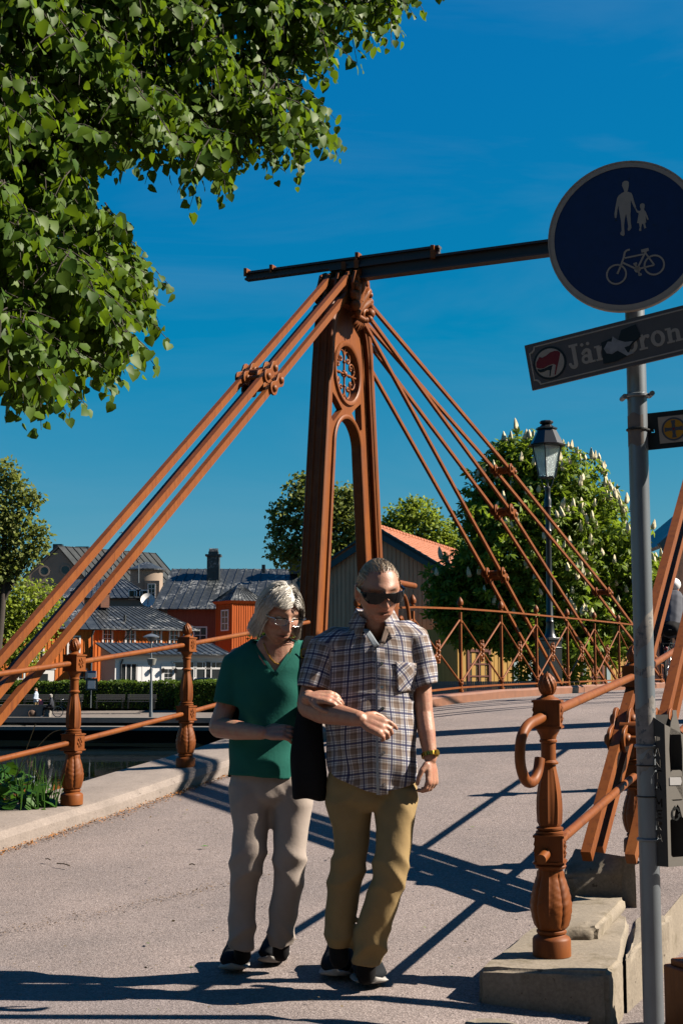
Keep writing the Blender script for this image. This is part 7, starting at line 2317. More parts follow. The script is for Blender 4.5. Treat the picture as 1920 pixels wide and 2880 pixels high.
def shirt_folds(c):
    px_ = 960 + FPX * c[:, 0] / c[:, 1]; z = c[:, 2]
    f_ = .0085 * vnoise(c * 15, 1.0) + .004 * vnoise(c * 36, 2.0)
    f_ += .0055 * np.sin(c[:, 0] * 46 + 1.5 * np.sin(z * 9)) * np.clip((1.25 - z) / .4, 0, 1)
    f_ += .006 * np.sin(z * 38 + c[:, 0] * 22 + 2 * np.sin(c[:, 0] * 15)) * np.exp(-((z - .86) / .13) ** 2)
    f_ += .006 * np.sin((z + c[:, 0] * 1.1) * 44) * np.exp(-(((px_ - 935) / 45) ** 2) - ((z - 1.15) / .12) ** 2) + .005 * np.sin((z - c[:, 0] * 1.1) * 44) * np.exp(-(((px_ - 1155) / 40) ** 2) - ((z - 1.18) / .12) ** 2)
    return f_
folds(me, shirt_folds)
shirt_bv = bvh(me)
cut(me, keep)
sh_o = finish('shirt', me, M['plaid'], man, solid=.0025)
cxm = m_(1045, 1900).x
def plaid_body(c):
    v = np.zeros((len(c), 3)); x = c[:, 0] - cxm; y = c[:, 1] - (Dm + .02)
    ang = np.arctan2(x, -y); v[:, 0] = ang * .155 + .012; v[:, 1] = c[:, 2] + .02 * np.abs(ang)
    wob = .004 * vnoise(c * 12, 4.0); v[:, 0] += wob; v[:, 1] += .004 * vnoise(c * 11, 8.0)
    for k, sl_ in enumerate(slm):
        A0, A1 = np.array(sl_[1]), np.array(sl_[3]); d = A1 - A0; L_ = np.linalg.norm(d); d /= L_
        r_ = c - A0; t = r_ @ d; off_ = r_ - t[:, None] * d
        m = (t > -.005) & (np.linalg.norm(off_, axis=1) < .088) & ((c[:, 0] < m_(928, 1900).x) if k == 0 else (c[:, 0] > m_(1160, 1900).x))
        a = np.arctan2(off_[:, 0], -off_[:, 1]); v[m, 0] = a[m] * .07 + .01; v[m, 1] = -t[m] + .01
    return v
set_plaid(me, man, plaid_body)
# placket, pocket, collar, buttons
pl = patch(shirt_bv, [(1058, 1822), (1080, 1822), (1088, 2234), (1066, 2238)], Dm, 'placket', M['plaid'], sh_o, .005, .003, 14)
set_plaid(pl.data, man, plaid_body)
pl2 = patch(shirt_bv, [(1056, 1806), (1064, 1822), (1070, 2236), (1058, 2236)], Dm, 'placket_edge', M['shirt_inside'], sh_o, .0035, .002, 12)
pk = patch(shirt_bv, [(1110, 1862), (1172, 1866), (1166, 1944), (1116, 1948)], Dm, 'pocket', M['plaid'], sh_o, .005, .003, 10)
def plaid_pocket(c):
    v = plaid_body(c); a, b = v[:, 0].copy(), v[:, 1].copy(); v[:, 0] = (a + b) * .707; v[:, 1] = (b - a) * .707; return v
set_plaid(pk.data, man, plaid_pocket)
for py_ in (1868, 1933, 1994, 2055, 2117, 2205):
    p, nn = front(shirt_bv, 1072 + (py_ - 1868) * .02, py_, Dm, .009); mb = MB(); X_ = nn.orthogonal().normalized(); mb.prism(circ(0, 0, .0065, 12), p, X_, nn.cross(X_), .003); mb.build('button', M['steel'], sh_o)
mb = MB(); vs = []; nA = 40
nc = m_(1053, 1742, .015)
for i in range(nA + 1):
    a = R(-152) + R(304) * i / nA                                   # measured from the back
    d = V((math.sin(a), math.cos(a), 0)); fr_ = max(0, -math.cos(a)); e = (abs(a) / R(152)) ** 4
    c0 = nc + V((d.x * .070, d.y * .076, .035 - .052 * fr_ * 1.1)); c1 = nc + V((d.x * .076, d.y * .083, .043 - .05 * fr_ * 1.1)); c2 = nc + V((d.x * .104, d.y * .112, -.012 - .052 * fr_ - .028 * e)) + V((math.copysign(.012, a) * e, -.008 * e, 0))
    vs += [c0, c1, c2]
mb.add(vs, [(3 * i + j, 3 * i + j + 1, 3 * i + 4 + j, 3 * i + 3 + j) for i in range(nA) for j in range(2)])
co_ = mb.build('collar', M['plaid'], sh_o, smooth=80); s_ = co_.modifiers.new('thick', 'SOLIDIFY'); s_.thickness = .004; s_.offset = 0
set_plaid(co_.data, man, lambda c: np.stack([np.arctan2(c[:, 0] - nc.x, -(c[:, 1] - nc.y)) * .10, c[:, 2] * 1.0 + .03, c[:, 2] * 0], 1))
for side, pp in ((-1, [(1018, 1772), (1036, 1774), (1066, 1816), (1052, 1824)]), (1, [(1082, 1764), (1098, 1768), (1080, 1812), (1068, 1812)])):
    patch(shirt_bv, pp, Dm, 'collar_facing', M['shirt_inside'] if side < 0 else M['plaid'], sh_o, .010, .003, 6)
# sleeve hems
# trousers
def ring(px_, py_, hw, D, dd=0.0, asp=1.05): return (at(px_, py_, D + dd), hw * D / FPX, hw * D / FPX * asp, 0)
def rg3(px_, py_, hw, D, dd=0.0, asp=1.05):
    r = ring(px_, py_, hw, D, dd, asp); return (r[0], r[1], r[2])
LM = [[rg3(983, 2215, 62, Dm, .03), rg3(980, 2260, 62, Dm, .03), rg3(988, 2330, 51, Dm, .03), rg3(988, 2400, 48, Dm, .02), rg3(972, 2470, 44, Dm, .03), rg3(961, 2560, 44, Dm, .05), rg3(952, 2630, 39, Dm, .06, 1.15), rg3(950, 2668, 36, Dm, .07, 1.25)],
      [rg3(1114, 2215, 62, Dm, .01), rg3(1115, 2260, 62, Dm, -.01), rg3(1110, 2330, 51, Dm, -.04), rg3(1103, 2400, 48, Dm, -.06), rg3(1092, 2470, 48, Dm, -.06), rg3(1062, 2570, 50, Dm, -.03), rg3(1040, 2655, 47, Dm, .01, 1.12), rg3(1031, 2715, 40, Dm, .02, 1.25)]]
WM = [rg3(1048, 2276, 70, Dm, .02, .8), rg3(1047, 2250, 120, Dm, .02, .62), rg3(1047, 2215, 127, Dm, .02, .60), rg3(1047, 2160, 118, Dm, .02, .62)]
trousers(man, LM, WM, M['khaki_trousers'], 2.0)
for (tx, ty, hx, hy, lf) in ((942, 2772, 958, 2690, 0), (1050, 2794, 1010, 2712, 0)):
    tp = on_road(tx, ty); hp = V((at(hx, hy, 5.9).x, tp.y + .30, 0)); hp.x = (hx - 960) / FPX * (tp.y + .27)
    z = zroad(uw(tp.x, tp.y)[0]) + .026; tp.z = z; hp.z = z
    shoe(man, tp, hp, 1.32, (M['shoe_sole'], M['shoe_black'], M['lace']))
for a, b in (((952, 2640, .06), (954, 2700, .07)), ((1033, 2690, .03), (1028, 2745, .05))):
    mb = MB(); chain_(mb, [m_(*a), m_(*b)], [.040, .040]); mb.build('sock', M['black_cloth'], man, smooth=60)
# hair: thin, combed back
def man_hair(r):
    d = r.normal(size=3); d /= np.linalg.norm(d)
    if d[2] < -.35 or (d[1] < -.45 and d[2] < .74) or (d[2] < .30 and d[1] < -.05): return None
    if d[1] < -.2 and r.uniform() < .35: return None
    p = d * SK * 1.02; pts = [p]; v = np.array([.15 * r.normal(), 1.0, .05]) if d[2] > .45 else np.array([.1 * r.normal(), .55, -.8])
    L_ = r.uniform(.030, .055)
    for k in range(5):
        n_ = pts[-1] / SK ** 2; n_ /= np.linalg.norm(n_); t = v - n_ * (v @ n_); t /= np.linalg.norm(t) + 1e-9
        q_ = pts[-1] + t * L_ / 5 + n_ * .0006 + r.normal(size=3) * .0009
        q_ = q_ / np.linalg.norm(q_ / SK) * (1.025 + .008 * k + .012 * r.uniform()); pts.append(q_)
    return pts
strands(man_hair, 9500, HMm, sM, 'hair', M['hair_m'], man, .0019, 3)
# wraparound sunglasses
def hp_(x, y, z, s=sM, H=HMm): return H @ (V((x, y, z)) * s)
mb = MB(); vs = []; nA = 36
for i in range(nA + 1):
    t = -1 + 2 * i / nA; x = .081 * math.sin(t * 1.32) / math.sin(1.32); y = -.122 + .062 * abs(t) ** 2.1
    nose = math.exp(-(t / .12) ** 2); up_ = .016 - .006 * abs(t) ** 3; dn = -.021 + .024 * nose + .006 * math.exp(-((abs(t) - .16) / .1) ** 2) + .022 * max(0, abs(t) - .62) / .38
    for yo in (0, .006):
        vs += [hp_(x, y + yo, up_ + .004), hp_(x, y + yo - .003, (up_ + dn) / 2), hp_(x, y + yo, dn)]
m6 = 6; fs = []
for i in range(nA):
    a, b = i * m6, (i + 1) * m6
    for j in range(2): fs += [(a + j, b + j, b + j + 1, a + j + 1), (a + 3 + j, a + 4 + j, b + 4 + j, b + 3 + j)]
    fs += [(a, a + 3, b + 3, b), (a + 2, b + 2, b + 5, a + 5)]
fs += [(0, 1, 4, 3), (1, 2, 5, 4)]; e = nA * m6; fs += [(e, e + 3, e + 4, e + 1), (e + 1, e + 4, e + 5, e + 2)]
mb.add(vs, fs); sg_ = mb.build('sunglasses', M['shades'], man, smooth=60)
for s_ in (-1, 1):
    mb = MB(); mb.bar(hp_(s_ * .080, -.062, .012), hp_(s_ * .082, .02, .006), .006, .012, side=(1, 0, 0)); mb.build('temple', M['shades'], sg_)
# watch
wr0, wr1 = m_(1207, 2118, -.052), m_(1209, 2130, -.058)
ax_ = (wr1 - wr0).normalized(); X_ = ax_.orthogonal().normalized(); Y_ = ax_.cross(X_)
mb = MB(); ctr = (wr0 + wr1) / 2
for k in range(18):
    a0, a1 = 2 * PI * k / 18, 2 * PI * (k + .82) / 18
    p0 = ctr + (X_ * math.cos(a0) + Y_ * math.sin(a0)) * .033; p1 = ctr + (X_ * math.cos(a1) + Y_ * math.sin(a1)) * .033
    mb.bar(p0, p1, .016, .004, side=ax_)
wt = mb.build('watch', M['gold'], man)
mb = MB(); dd_ = V((.75, -.6, 0)); dd_ = (dd_ - ax_ * dd_.dot(ax_)).normalized(); mb.tube([ctr + dd_ * .030, ctr + dd_ * .040], [.0145, .0125], 16); mb.build('watch_case', M['gold'], wt)

# ---------------------------------------------------------------- the woman
Dw = 5.92
wom = thing('person', 'white-haired woman in green top, pale trousers and glasses holding the man by the arm', 'person', (at(740, 2730, Dw).x, Dw, 0), 0, 'the couple walking arm in arm')
def w_(px_, py_, dd=0.0): return at(px_, py_, Dw + dd)
HMw = HM(786, 1722, Dw - .10, R(24), R(25), R(3)); sW = 1.06
mb = MB()
head_mesh(mb, HMw, 1.15, False, sW)
chain_(mb, [w_(784, 1775, -.03), w_(778, 1815, .0), w_(770, 1850, .03)], [.052, .055, .07])
chain_(mb, [w_(774, 1838, -.035), w_(770, 1880, -.02), w_(762, 1960, .01), w_(748, 2150, .03)], [(.10, .06), (.14, .085), (.13, .09), (.13, .10)], 20, (1, 0, 0))
chain_(mb, [w_(672, 1850, .02), w_(638, 1980, .0), w_(614, 2046, -.03)], [.050, .044, .042]); chain_(mb, [w_(614, 2046, -.03), w_(665, 2054, -.11), w_(738, 2062, -.22)], [.044, .041, .0275])
hand(mb, w_(738, 2062, -.22), (.95, -.10, .05), (.10, -.72, .66), (.05, .55, .75), .62, .98, .03, 1.0, (.8, 1, 1, 1))
chain_(mb, [w_(862, 1845, .02), w_(862, 1970, .04), w_(862, 2010, .0)], [.048, .043, .042]); chain_(mb, [w_(862, 2010, .0), w_(862, 1985, -.16), w_(868, 1960, -.40)], [.042, .036, .028])
hand(mb, w_(868, 1960, -.42), (.95, -.22, -.02), (.05, -.62, .80), (.1, -.55, .6), .55, .96, .02, .9)
for a, b, c in (((705, 2210), (700, 2400), (680, 2655)), ((822, 2210), (812, 2420), (790, 2645))):
    chain_(mb, [w_(*a, .03), w_(*b, .0), w_(*c, .06)], [.060, .040, .026])
body_of(wom, mb, .0038, HMw, sW, False, M['skin_w'])
mb = MB()
rings = [(2200, 741, 98, .125), (2130, 743, 98, .125), (2060, 745, 99, .124), (1990, 751, 105, .122), (1930, 758, 115, .124), (1880, 765, 123, .118), (1850, 769, 124, .106), (1828, 774, 116, .092), (1812, 780, 98, .078), (1796, 785, 72, .066), (1780, 787, 58, .058)]
loft(mb, dense(rings, Dw), 40, 2.2)
slw = ((w_(700, 1862, .02), w_(664, 1875, .01), w_(645, 1930, .0), w_(634, 1998, -.02)), (w_(842, 1855, .02), w_(868, 1870, .02), w_(872, 1930, .02), w_(872, 1985, .02)))
chain_(mb, slw[0], [.078, .064, .058, .057], 22); chain_(mb, slw[1], [.075, .060, .055, .055], 22)
me = remesh(mb, .0075, 4)
c = co_of(me); pxs = 960 + FPX * c[:, 0] / c[:, 1]; pys = py_of(c); fr = c[:, 1] < Dw
vl = np.interp(pys, [1780, 1806, 1850, 1894], [706, 716, 742, 776]); vr = np.interp(pys, [1780, 1792, 1840, 1894], [850, 845, 815, 777])
vn = fr & (pys < 1894) & (pxs > vl) & (pxs < vr)
s0 = np.array([(V(tuple(q_)) - slw[0][3]).length for q_ in c]); s1 = np.array([(V(tuple(q_)) - slw[1][3]).length for q_ in c])
keep = ~(vn | (pys > np.where(fr, 2182 + (pxs - 645) * .085, 2190)) | (pys < 1798) | ((s0 < .075) & (pys > 1982 + (pxs - 634) * .22)) | ((s1 < .07) & (pys > 1965)))
def top_folds(c):
    z = c[:, 2]; px_ = 960 + FPX * c[:, 0] / c[:, 1]
    f_ = .006 * vnoise(c * 13, 5.0) + .0025 * vnoise(c * 30, 3.0)
    f_ += .006 * np.exp(-(((px_ - 728) / 30) ** 2) - ((z - 1.19) / .045) ** 2) * 1.4 + .007 * np.exp(-(((px_ - 812) / 32) ** 2) - ((z - 1.21) / .05) ** 2)
    f_ += .0045 * np.sin((z * 1.0 + c[:, 0] * .9) * 42) * np.exp(-(((px_ - 680) / 35) ** 2) - ((z - 1.16) / .14) ** 2)
    f_ += .004 * np.sin(z * 34 + c[:, 0] * 16 + 1.5 * np.sin(c[:, 0] * 13)) * np.exp(-((z - .92) / .12) ** 2)
    return f_
folds(me, top_folds)
top_bv = bvh(me)
cut(me, keep)
top_o = finish('top', me, M['green_top'], wom, solid=.003)
patch(top_bv, [(770, 1896), (778, 1904), (846, 1806), (834, 1800)], Dw, 'neck_facing', M['green_top'], top_o, .006, .004, 10)
patch(top_bv, [(716, 1810), (706, 1812), (766, 1896), (777, 1898)], Dw, 'neck_facing', M['green_top'], top_o, .005, .003, 10)
LW = [[rg3(706, 2205, 60, Dw, .02), rg3(705, 2250, 59, Dw, .01), rg3(706, 2330, 49, Dw, -.01), rg3(701, 2400, 49, Dw, -.02), rg3(690, 2465, 41, Dw, -.01), rg3(683, 2530, 36, Dw, .02), rg3(681, 2620, 38, Dw, .05, 1.15), rg3(679, 2672, 33, Dw, .06, 1.3)],
      [rg3(822, 2205, 60, Dw, .02), rg3(822, 2250, 58, Dw, .01), rg3(818, 2330, 48, Dw, -.01), rg3(813, 2400, 45, Dw, -.02), rg3(811, 2490, 41, Dw, .0), rg3(797, 2560, 41, Dw, .03), rg3(791, 2625, 39, Dw, .06, 1.15), rg3(789, 2664, 33, Dw, .08, 1.3)]]
WW = [rg3(764, 2264, 62, Dw, .02, .8), rg3(763, 2240, 106, Dw, .02, .64), rg3(758, 2205, 110, Dw, .02, .62), rg3(745, 2160, 92, Dw, .02, .7)]
trousers(wom, LW, WW, M['beige_trousers'], 5.0)
for (tx, ty, hx, hy) in ((650, 2754, 684, 2690), (757, 2732, 792, 2672)):
    tp = on_road(tx, ty); hp = V(((hx - 960) / FPX * (tp.y + .25), tp.y + .25, 0)); z = zroad(uw(tp.x, tp.y)[0]) + .026; tp.z = z; hp.z = z
    shoe(wom, tp, hp, 1.15, (M['shoe_sole'], M['shoe_black'], M['lace']))
for a, b in (((680, 2640, .06), (682, 2692, .08)), ((790, 2632, .08), (790, 2684, .10))):
    mb = MB(); chain_(mb, [w_(*a), w_(*b)], [.036, .036]); mb.build('sock', M['black_cloth'], wom, smooth=60)
# bobbed white hair
def wom_hair(r):
    d = r.normal(size=3); d /= np.linalg.norm(d)
    if d[2] < -.15 or (d[1] < -.55 and d[2] < .50): return None
    part = .20
    p = d * SK * 1.03; pts = [p]; sgn = -1 if d[0] < part else 1
    layer = r.uniform(0, 1)
    for k in range(15):
        q_ = pts[-1]; n_ = q_ / SK ** 2; n_ /= np.linalg.norm(n_)
        fl = np.array([sgn * (.95 if q_[2] > .03 else .25), (-.35 if (d[1] < -.1 and q_[2] > .045) else .28) , -.75 if q_[2] > .02 else -1.3])
        fl = fl + r.normal(size=3) * .14
        t = fl - n_ * (fl @ n_) * (.85 if q_[2] > -.02 else .3); t /= np.linalg.norm(t) + 1e-9
        q2 = q_ + t * .0135
        rad = 1.10 + .11 * layer + .05 * np.clip(-q2[2] / .06, 0, 1) + .05 * np.clip((.06 - abs(q2[2] - .01)) / .06, 0, 1)
        if q2[2] > -.045: q2 = q2 / np.linalg.norm(q2 / SK) * rad
        else: q2 = q2 + np.array([sgn * .0020 * (k > 9), .0, 0])
        if q2[1] < -.062 and q2[2] < .048 and abs(q2[0]) < .066: break
        pts.append(q2)
        if q2[2] < -.070 - .03 * layer: break
    return pts
strands(wom_hair, 14000, HMw, sW, 'hair', M['hair_w'], wom, .0021, 9)
mb = MB(); n_, m_2 = 40, 26; vs = []
for i in range(m_2 + 1):
    t = PI * i / m_2 * .66
    for j in range(n_):
        a = 2 * PI * j / n_; d = np.array([math.sin(t) * math.sin(a), -math.sin(t) * math.cos(a), math.cos(t)])
        k_ = 1.075 + .03 * max(0, d[1])
        if d[1] < -.35 and d[2] < .62: k_ = .90
        if d[2] < .1 and d[1] < -.1: k_ = .94
        vs.append(HMw @ (V(tuple(d * SK * k_)) * sW))
mb.add(vs, [(i * n_ + j, (i + 1) * n_ + j, (i + 1) * n_ + (j + 1) % n_, i * n_ + (j + 1) % n_) for i in range(m_2) for j in range(n_)])
mb.build('hair_underlayer', M['hair_w'], wom, smooth=80)
# glasses
def hw_(x, y, z): return HMw @ (V((x, y, z)) * sW)
gl = MB()
for s_ in (-1, 1):
    loop = []
    for i in range(24):
        a = 2 * PI * i / 24; x = math.copysign(abs(math.cos(a)) ** .6, math.cos(a)) * .0245; z = math.copysign(abs(math.sin(a)) ** .7, math.sin(a)) * .0150
        xx = s_ * .0335 + x; loop.append(hw_(xx, -.116 + .35 * abs(xx) ** 1.6 * 3.2, +.003 + z))
    gl.tube(loop + [loop[0]], .0013, 6, caps=False)
    gl.tube([hw_(s_ * .059, -.106, .013), hw_(s_ * .078, -.085, .011), hw_(s_ * .083, .0, .004)], .0022, 6)
gl.tube([hw_(-.012, -.117, .010), hw_(0, -.120, .012), hw_(.012, -.117, .010)], .0015, 6)
go_ = gl.build('glasses', M['steel'], wom, smooth=60)
bm_ = MB()
for s_ in (-1, 1): bm_.tube([hw_(s_ * .010, -.1165, .0190), hw_(s_ * .034, -.1145, .0200), hw_(s_ * .059, -.107, .016)], .0024, 6)
bm_.build('brow_bar', M['shades'], go_)
for s_ in (-1, 1):
    mb = MB(); pts = [(s_ * .0335 + math.copysign(abs(math.cos(a)) ** .6, math.cos(a)) * .0240, +.003 + math.copysign(abs(math.sin(a)) ** .7, math.sin(a)) * .0146) for a in lin(0, 2 * PI * 23 / 24, 24)]
    mb.add([hw_(x, -.116 + 1.12 * abs(x) ** 1.6, z) for x, z in pts], [tuple(range(24))]); mb.build('lens', M['lens'], go_)
# necklace
mb = MB(); 
body_w = [o for o in kids(wom) if o.name.startswith('body')][0]; bb = bvh(body_w.data, wom)
for i in range(44):
    t = i / 43; px_ = 742 + (820 - 742) * t; py_ = 1822 + 50 * (1 - (2 * t - 1.1) ** 2) - 8 * t
    p, nn = front(bb, px_, py_, Dw, .002); mb.ball(p, .0032, 6, 4)
mb.build('necklace', M['gold'], wom)
# shoulder bag
bag = thing('shoulder_bag', 'soft black bag hanging from the shoulder of the woman between the couple', 'bag', at(868, 2250, 5.66))
Db = 5.70
mb = MB()
br_ = [(2252, 870, 46, .030), (2246, 870, 49, .045), (2200, 869, 48, .060), (2120, 868, 46, .060), (2040, 870, 42, .050), (1990, 868, 36, .036), (1975, 866, 30, .02)]
loft(mb, [(at(c_, y_, Db), h_ * Db / FPX, d_, 0) for y_, c_, h_, d_ in br_], 30, 3.0)
me = remesh(mb, .008, 3); folds(me, lambda c: .008 * vnoise(c * 14, 3.3) + .004 * np.sin(c[:, 0] * 60 + c[:, 2] * 9))
finish('body', me, M['black_cloth'], bag)
strap = []
for py_, px_ in ((1990, 846), (1940, 846), (1890, 849), (1845, 853), (1812, 859), (1796, 866)):
    p, nn = front(top_bv, px_, py_, Dw, .010); strap.append(p)
strap += [w_(872, 1790, .04), w_(876, 1800, .12)]
mb = MB(); mb.sweep(spline(strap, 5), [(-.0145, -.0016), (.0145, -.0016), (.0145, .0016), (-.0145, .0016)], (1, 0, 0)); mb.build('strap', flat('black_leather_strap', (.003, .003, .0035), .6, .1, spec=.1), bag, smooth=60)
p, nn = front(top_bv, 853, 1842, Dw, .018)
mb = MB(); mb.sweep([p + V((a, 0, b)) for a, b in [(.015, -.018), (.018, -.014), (.018, .014), (.015, .018), (-.015, .018), (-.018, .014), (-.018, -.014), (-.015, -.018)]], [(-.0022, -.0022), (.0022, -.0022), (.0022, .0022), (-.0022, .0022)], (0, 1, 0), closed=True); mb.build('buckle', M['gold'], bag)
# ================================================================ FAR PEOPLE AND BICYCLES
M['tyre'] = flat('black_tyre', (.008, .008, .008), .8, .2)
M['bike_frame'] = pm('dark_bicycle_paint', (.012, .016, .016), .1, 10, .35, 0)
def bicycle(label, loc, rotz, steer=0.0, basket=False):
    b = thing('bicycle', label, 'bicycle', loc, rotz)
    for x in (-.52, .52):
        w = MB(); w.sweep([(x + .325 * math.cos(a), 0, .345 + .325 * math.sin(a)) for a in lin(0, 2 * PI * 31 / 32, 32)], [(-.018, -.016), (.018, -.016), (.022, .004), (0, .022), (-.022, .004)], (0, 1, 0), closed=True)
        wh = w.build('wheel', M['tyre'], b, local=True, smooth=50)
        w = MB(); w.sweep([(x + .302 * math.cos(a), 0, .345 + .302 * math.sin(a)) for a in lin(0, 2 * PI * 31 / 32, 32)], [(-.011, -.007), (.011, -.007), (.011, .006), (-.011, .006)], (0, 1, 0), closed=True)
        w.tube([(x, -.04, .345), (x, .04, .345)], .02, 8); w.build('rim', M['steel'], wh, local=True)
        w = MB()
        for k in range(20):
            a = 2 * PI * k / 20; w.tube([(x, .025 * (-1) ** k, .345), (x + .30 * math.cos(a), 0, .345 + .30 * math.sin(a))], .0022, 4, caps=False)
        w.build('spokes', M['steel'], wh, local=True, kind='stuff')
        w = MB(); w.sweep([(x + .36 * math.cos(a), 0, .345 + .36 * math.sin(a)) for a in (lin(.35, 2.8, 16) if x < 0 else lin(.2, 2.4, 16))], [(-.024, 0), (.024, 0), (.020, .008), (-.020, .008)], (0, 1, 0)); w.build('mudguard', M['bike_frame'], b, local=True)
    w = MB()
    for p, q_, r_ in (((-.13, 0, .30), (-.27, 0, .86), .018), ((-.13, 0, .30), (.36, 0, .78), .019), ((-.20, 0, .62), (.35, 0, .86), .016), ((-.52, 0, .345), (-.13, 0, .30), .012), ((-.52, 0, .345), (-.25, 0, .78), .010), ((.33, 0, .92), (.40, 0, .70), .019), ((.40, 0, .70), (.52, 0, .345), .014)):
        w.tube([p, q_], r_, 8)
    w.build('frame', M['bike_frame'], b, local=True)
    w = MB(); w.tube([(.33, 0, .9), (.31, 0, 1.02)], .013, 8); w.tube(spline([(.16, -.28, 1.04), (.27, -.24, 1.06), (.33, -.1, 1.03), (.33, .1, 1.03), (.27, .24, 1.06), (.16, .28, 1.04)], 4), .012, 8); w.build('handlebar', M['steel'], b, local=True)
    w = MB(); w.tube([(-.27, 0, .84), (-.29, 0, .93)], .013, 8); w.ball((-.32, 0, .95), .12, 12, 8, (1.15, .75, .35)); w.build('saddle', M['tyre'], b, local=True)
    w = MB(); w.tube(circ3(-.13, .30, .09), .008, 6); w.tube([(-.13, -.10, .30), (-.05, -.10, .16)], .01, 6); w.tube([(-.13, .10, .30), (-.21, .10, .44)], .01, 6); w.box((-.05, -.14, .16), (.09, .09, .02)); w.box((-.21, .14, .44), (.09, .09, .02)); w.build('crank', M['steel'], b, local=True)
    w = MB(); w.bar((-.74, 0, .74), (-.32, 0, .74), .13, .012); w.tube([(-.72, -.05, .74), (-.53, -.03, .36)], .006, 5); w.tube([(-.72, .05, .74), (-.53, .03, .36)], .006, 5); w.build('carrier', M['bike_frame'], b, local=True)
    w = MB(); w.ball((-.74, 0, .66), .03, 8, 6); w.build('tail_lamp', M['sticker_red'], b, local=True)
    return b
def circ3(cx, cz, r): return [(cx + r * math.cos(a), 0, cz + r * math.sin(a)) for a in lin(0, 2 * PI, 17)]
def garment(parent, name, parts, mat, vox=.018, n=12):
    """union of tapered limbs in the person's own coordinates"""
    mb = MB()
    for pts, rad in parts: chain_(mb, pts, rad, n, (1, 0, 0) if isinstance(rad[0], tuple) else None)
    me = remesh(mb, vox, 3)
    folds(me, lambda c: .006 * vnoise(c * 22, 1.7))
    me.name = name; me.shade_smooth()
    return link(name, me, mat, parent)
def facehair(parent, c, r, mat, back):
    mb = MB(); c = V(c); bk = V(back).normalized()
    for k in range(60):
        d = V((rng.normal(), rng.normal(), rng.normal() + .5)).normalized()
        if d.dot(bk) < -.25 and d.z < .7: continue
        mb.ball(c + d * r * .94, r * .30, 6, 4)
    mb.build('hair', mat, parent, local=True, smooth=60)
# woman standing on the quay
q = at(100, 2021, 83.2); q.z = -1.19
ps = thing('person', 'fair-haired woman in pale shirt and tan trousers standing on the far quay', 'person', q, R(75))
garment(ps, 'body', [([(0, 0, 1.50), (0, .02, 1.36)], [.05, .06]), ([(.01, .03, 1.61), (.01, -.0, 1.56)], [.085, .075]), ([(-.16, 0, 1.34), (-.20, .04, 1.10), (-.10, -.22, 1.04), (-.04, -.28, 1.04)], [.045, .04, .033, .04]), ([(.16, 0, 1.34), (.20, .04, 1.10), (.10, -.24, 1.02), (.04, -.29, 1.02)], [.045, .04, .033, .04]), ([(0, 0, 1.3), (0, 0, .9)], [(.12, .08), (.12, .08)]), ([(-.09, 0, .9), (-.10, 0, .05)], [.07, .04]), ([(.09, 0, .9), (.10, 0, .05)], [.07, .04])], M['skin_w'])
garment(ps, 'shirt', [([(0, 0, 1.40), (0, 0, 1.2), (0, 0, .90)], [(.17, .10), (.18, .12), (.18, .13)]), ([(-.16, 0, 1.36), (-.21, .04, 1.10), (-.15, -.12, 1.06)], [.07, .065, .055]), ([(.16, 0, 1.36), (.21, .04, 1.10), (.15, -.12, 1.06)], [.07, .065, .055])], flat('pale_blue_shirt', (.36, .42, .50), .8, .1))
garment(ps, 'trousers', [([(0, 0, .95), (0, 0, .82)], [(.17, .12), (.17, .13)]), ([(-.09, 0, .84), (-.09, 0, .45), (-.10, 0, .08)], [.10, .08, .075]), ([(.09, 0, .84), (.10, -.02, .45), (.11, 0, .08)], [.10, .08, .075])], M['khaki_trousers'])
facehair(ps, (.01, .035, 1.62), .10, flat('fair_hair', (.30, .17, .07), .6, .3), (0, 1, 0))
for x in (-.1, .1):
    mb = MB(); mb.ball((x, -.05, .04), .1, 10, 6, (.5, 1.25, .45)); mb.build('shoe', M['shoe_black'], ps, local=True)
bg_ = thing('bag', 'small pink bag held by the standing woman on the quay', 'bag', ps.matrix_basis @ V((0, -.32, .86)))
mb = MB(); mb.hexa([V(p) + V(bg_.location) for p in ((-.16, -.07, -.16), (.16, -.07, -.16), (.16, .07, -.16), (-.16, .07, -.16), (-.13, -.05, .14), (.13, -.05, .14), (.13, .05, .14), (-.13, .05, .14))]); mb.build('body', flat('pink_cloth', (.42, .10, .13), .7, .2), bg_, bevel=.03)
# seated person in dark clothes with white hair
q = at(140, 2021, 83.1); q.z = -1.19
pt = thing('person', 'white-haired person in dark clothes seated on the quay wall facing the standing woman', 'person', q, R(-78))
garment(pt, 'body', [([(0, 0, 1.12), (0, .05, .98)], [.05, .06]), ([(0, 0, 1.24), (0, -.02, 1.20)], [.085, .075]), ([(0, .08, .95), (0, .1, .55)], [(.12, .09), (.12, .1)]), ([(-.20, -.22, .62), (-.08, -.36, .62)], [.035, .04]), ([(.20, -.22, .62), (.08, -.36, .62)], [.035, .04]), ([(-.1, .08, .55), (-.12, -.36, .52), (-.12, -.40, .08)], [.07, .05, .035]), ([(.1, .08, .55), (.12, -.36, .52), (.12, -.40, .08)], [.07, .05, .035])], M['skin_w'])
garment(pt, 'jacket', [([(0, .06, 1.06), (0, .08, .85), (0, .1, .55)], [(.17, .10), (.20, .14), (.20, .15)]), ([(-.18, .04, 1.0), (-.25, .0, .76), (-.18, -.22, .64)], [.07, .06, .05]), ([(.18, .04, 1.0), (.25, .0, .76), (.18, -.22, .64)], [.07, .06, .05])], flat('navy_jacket', (.010, .013, .022), .8, .2))
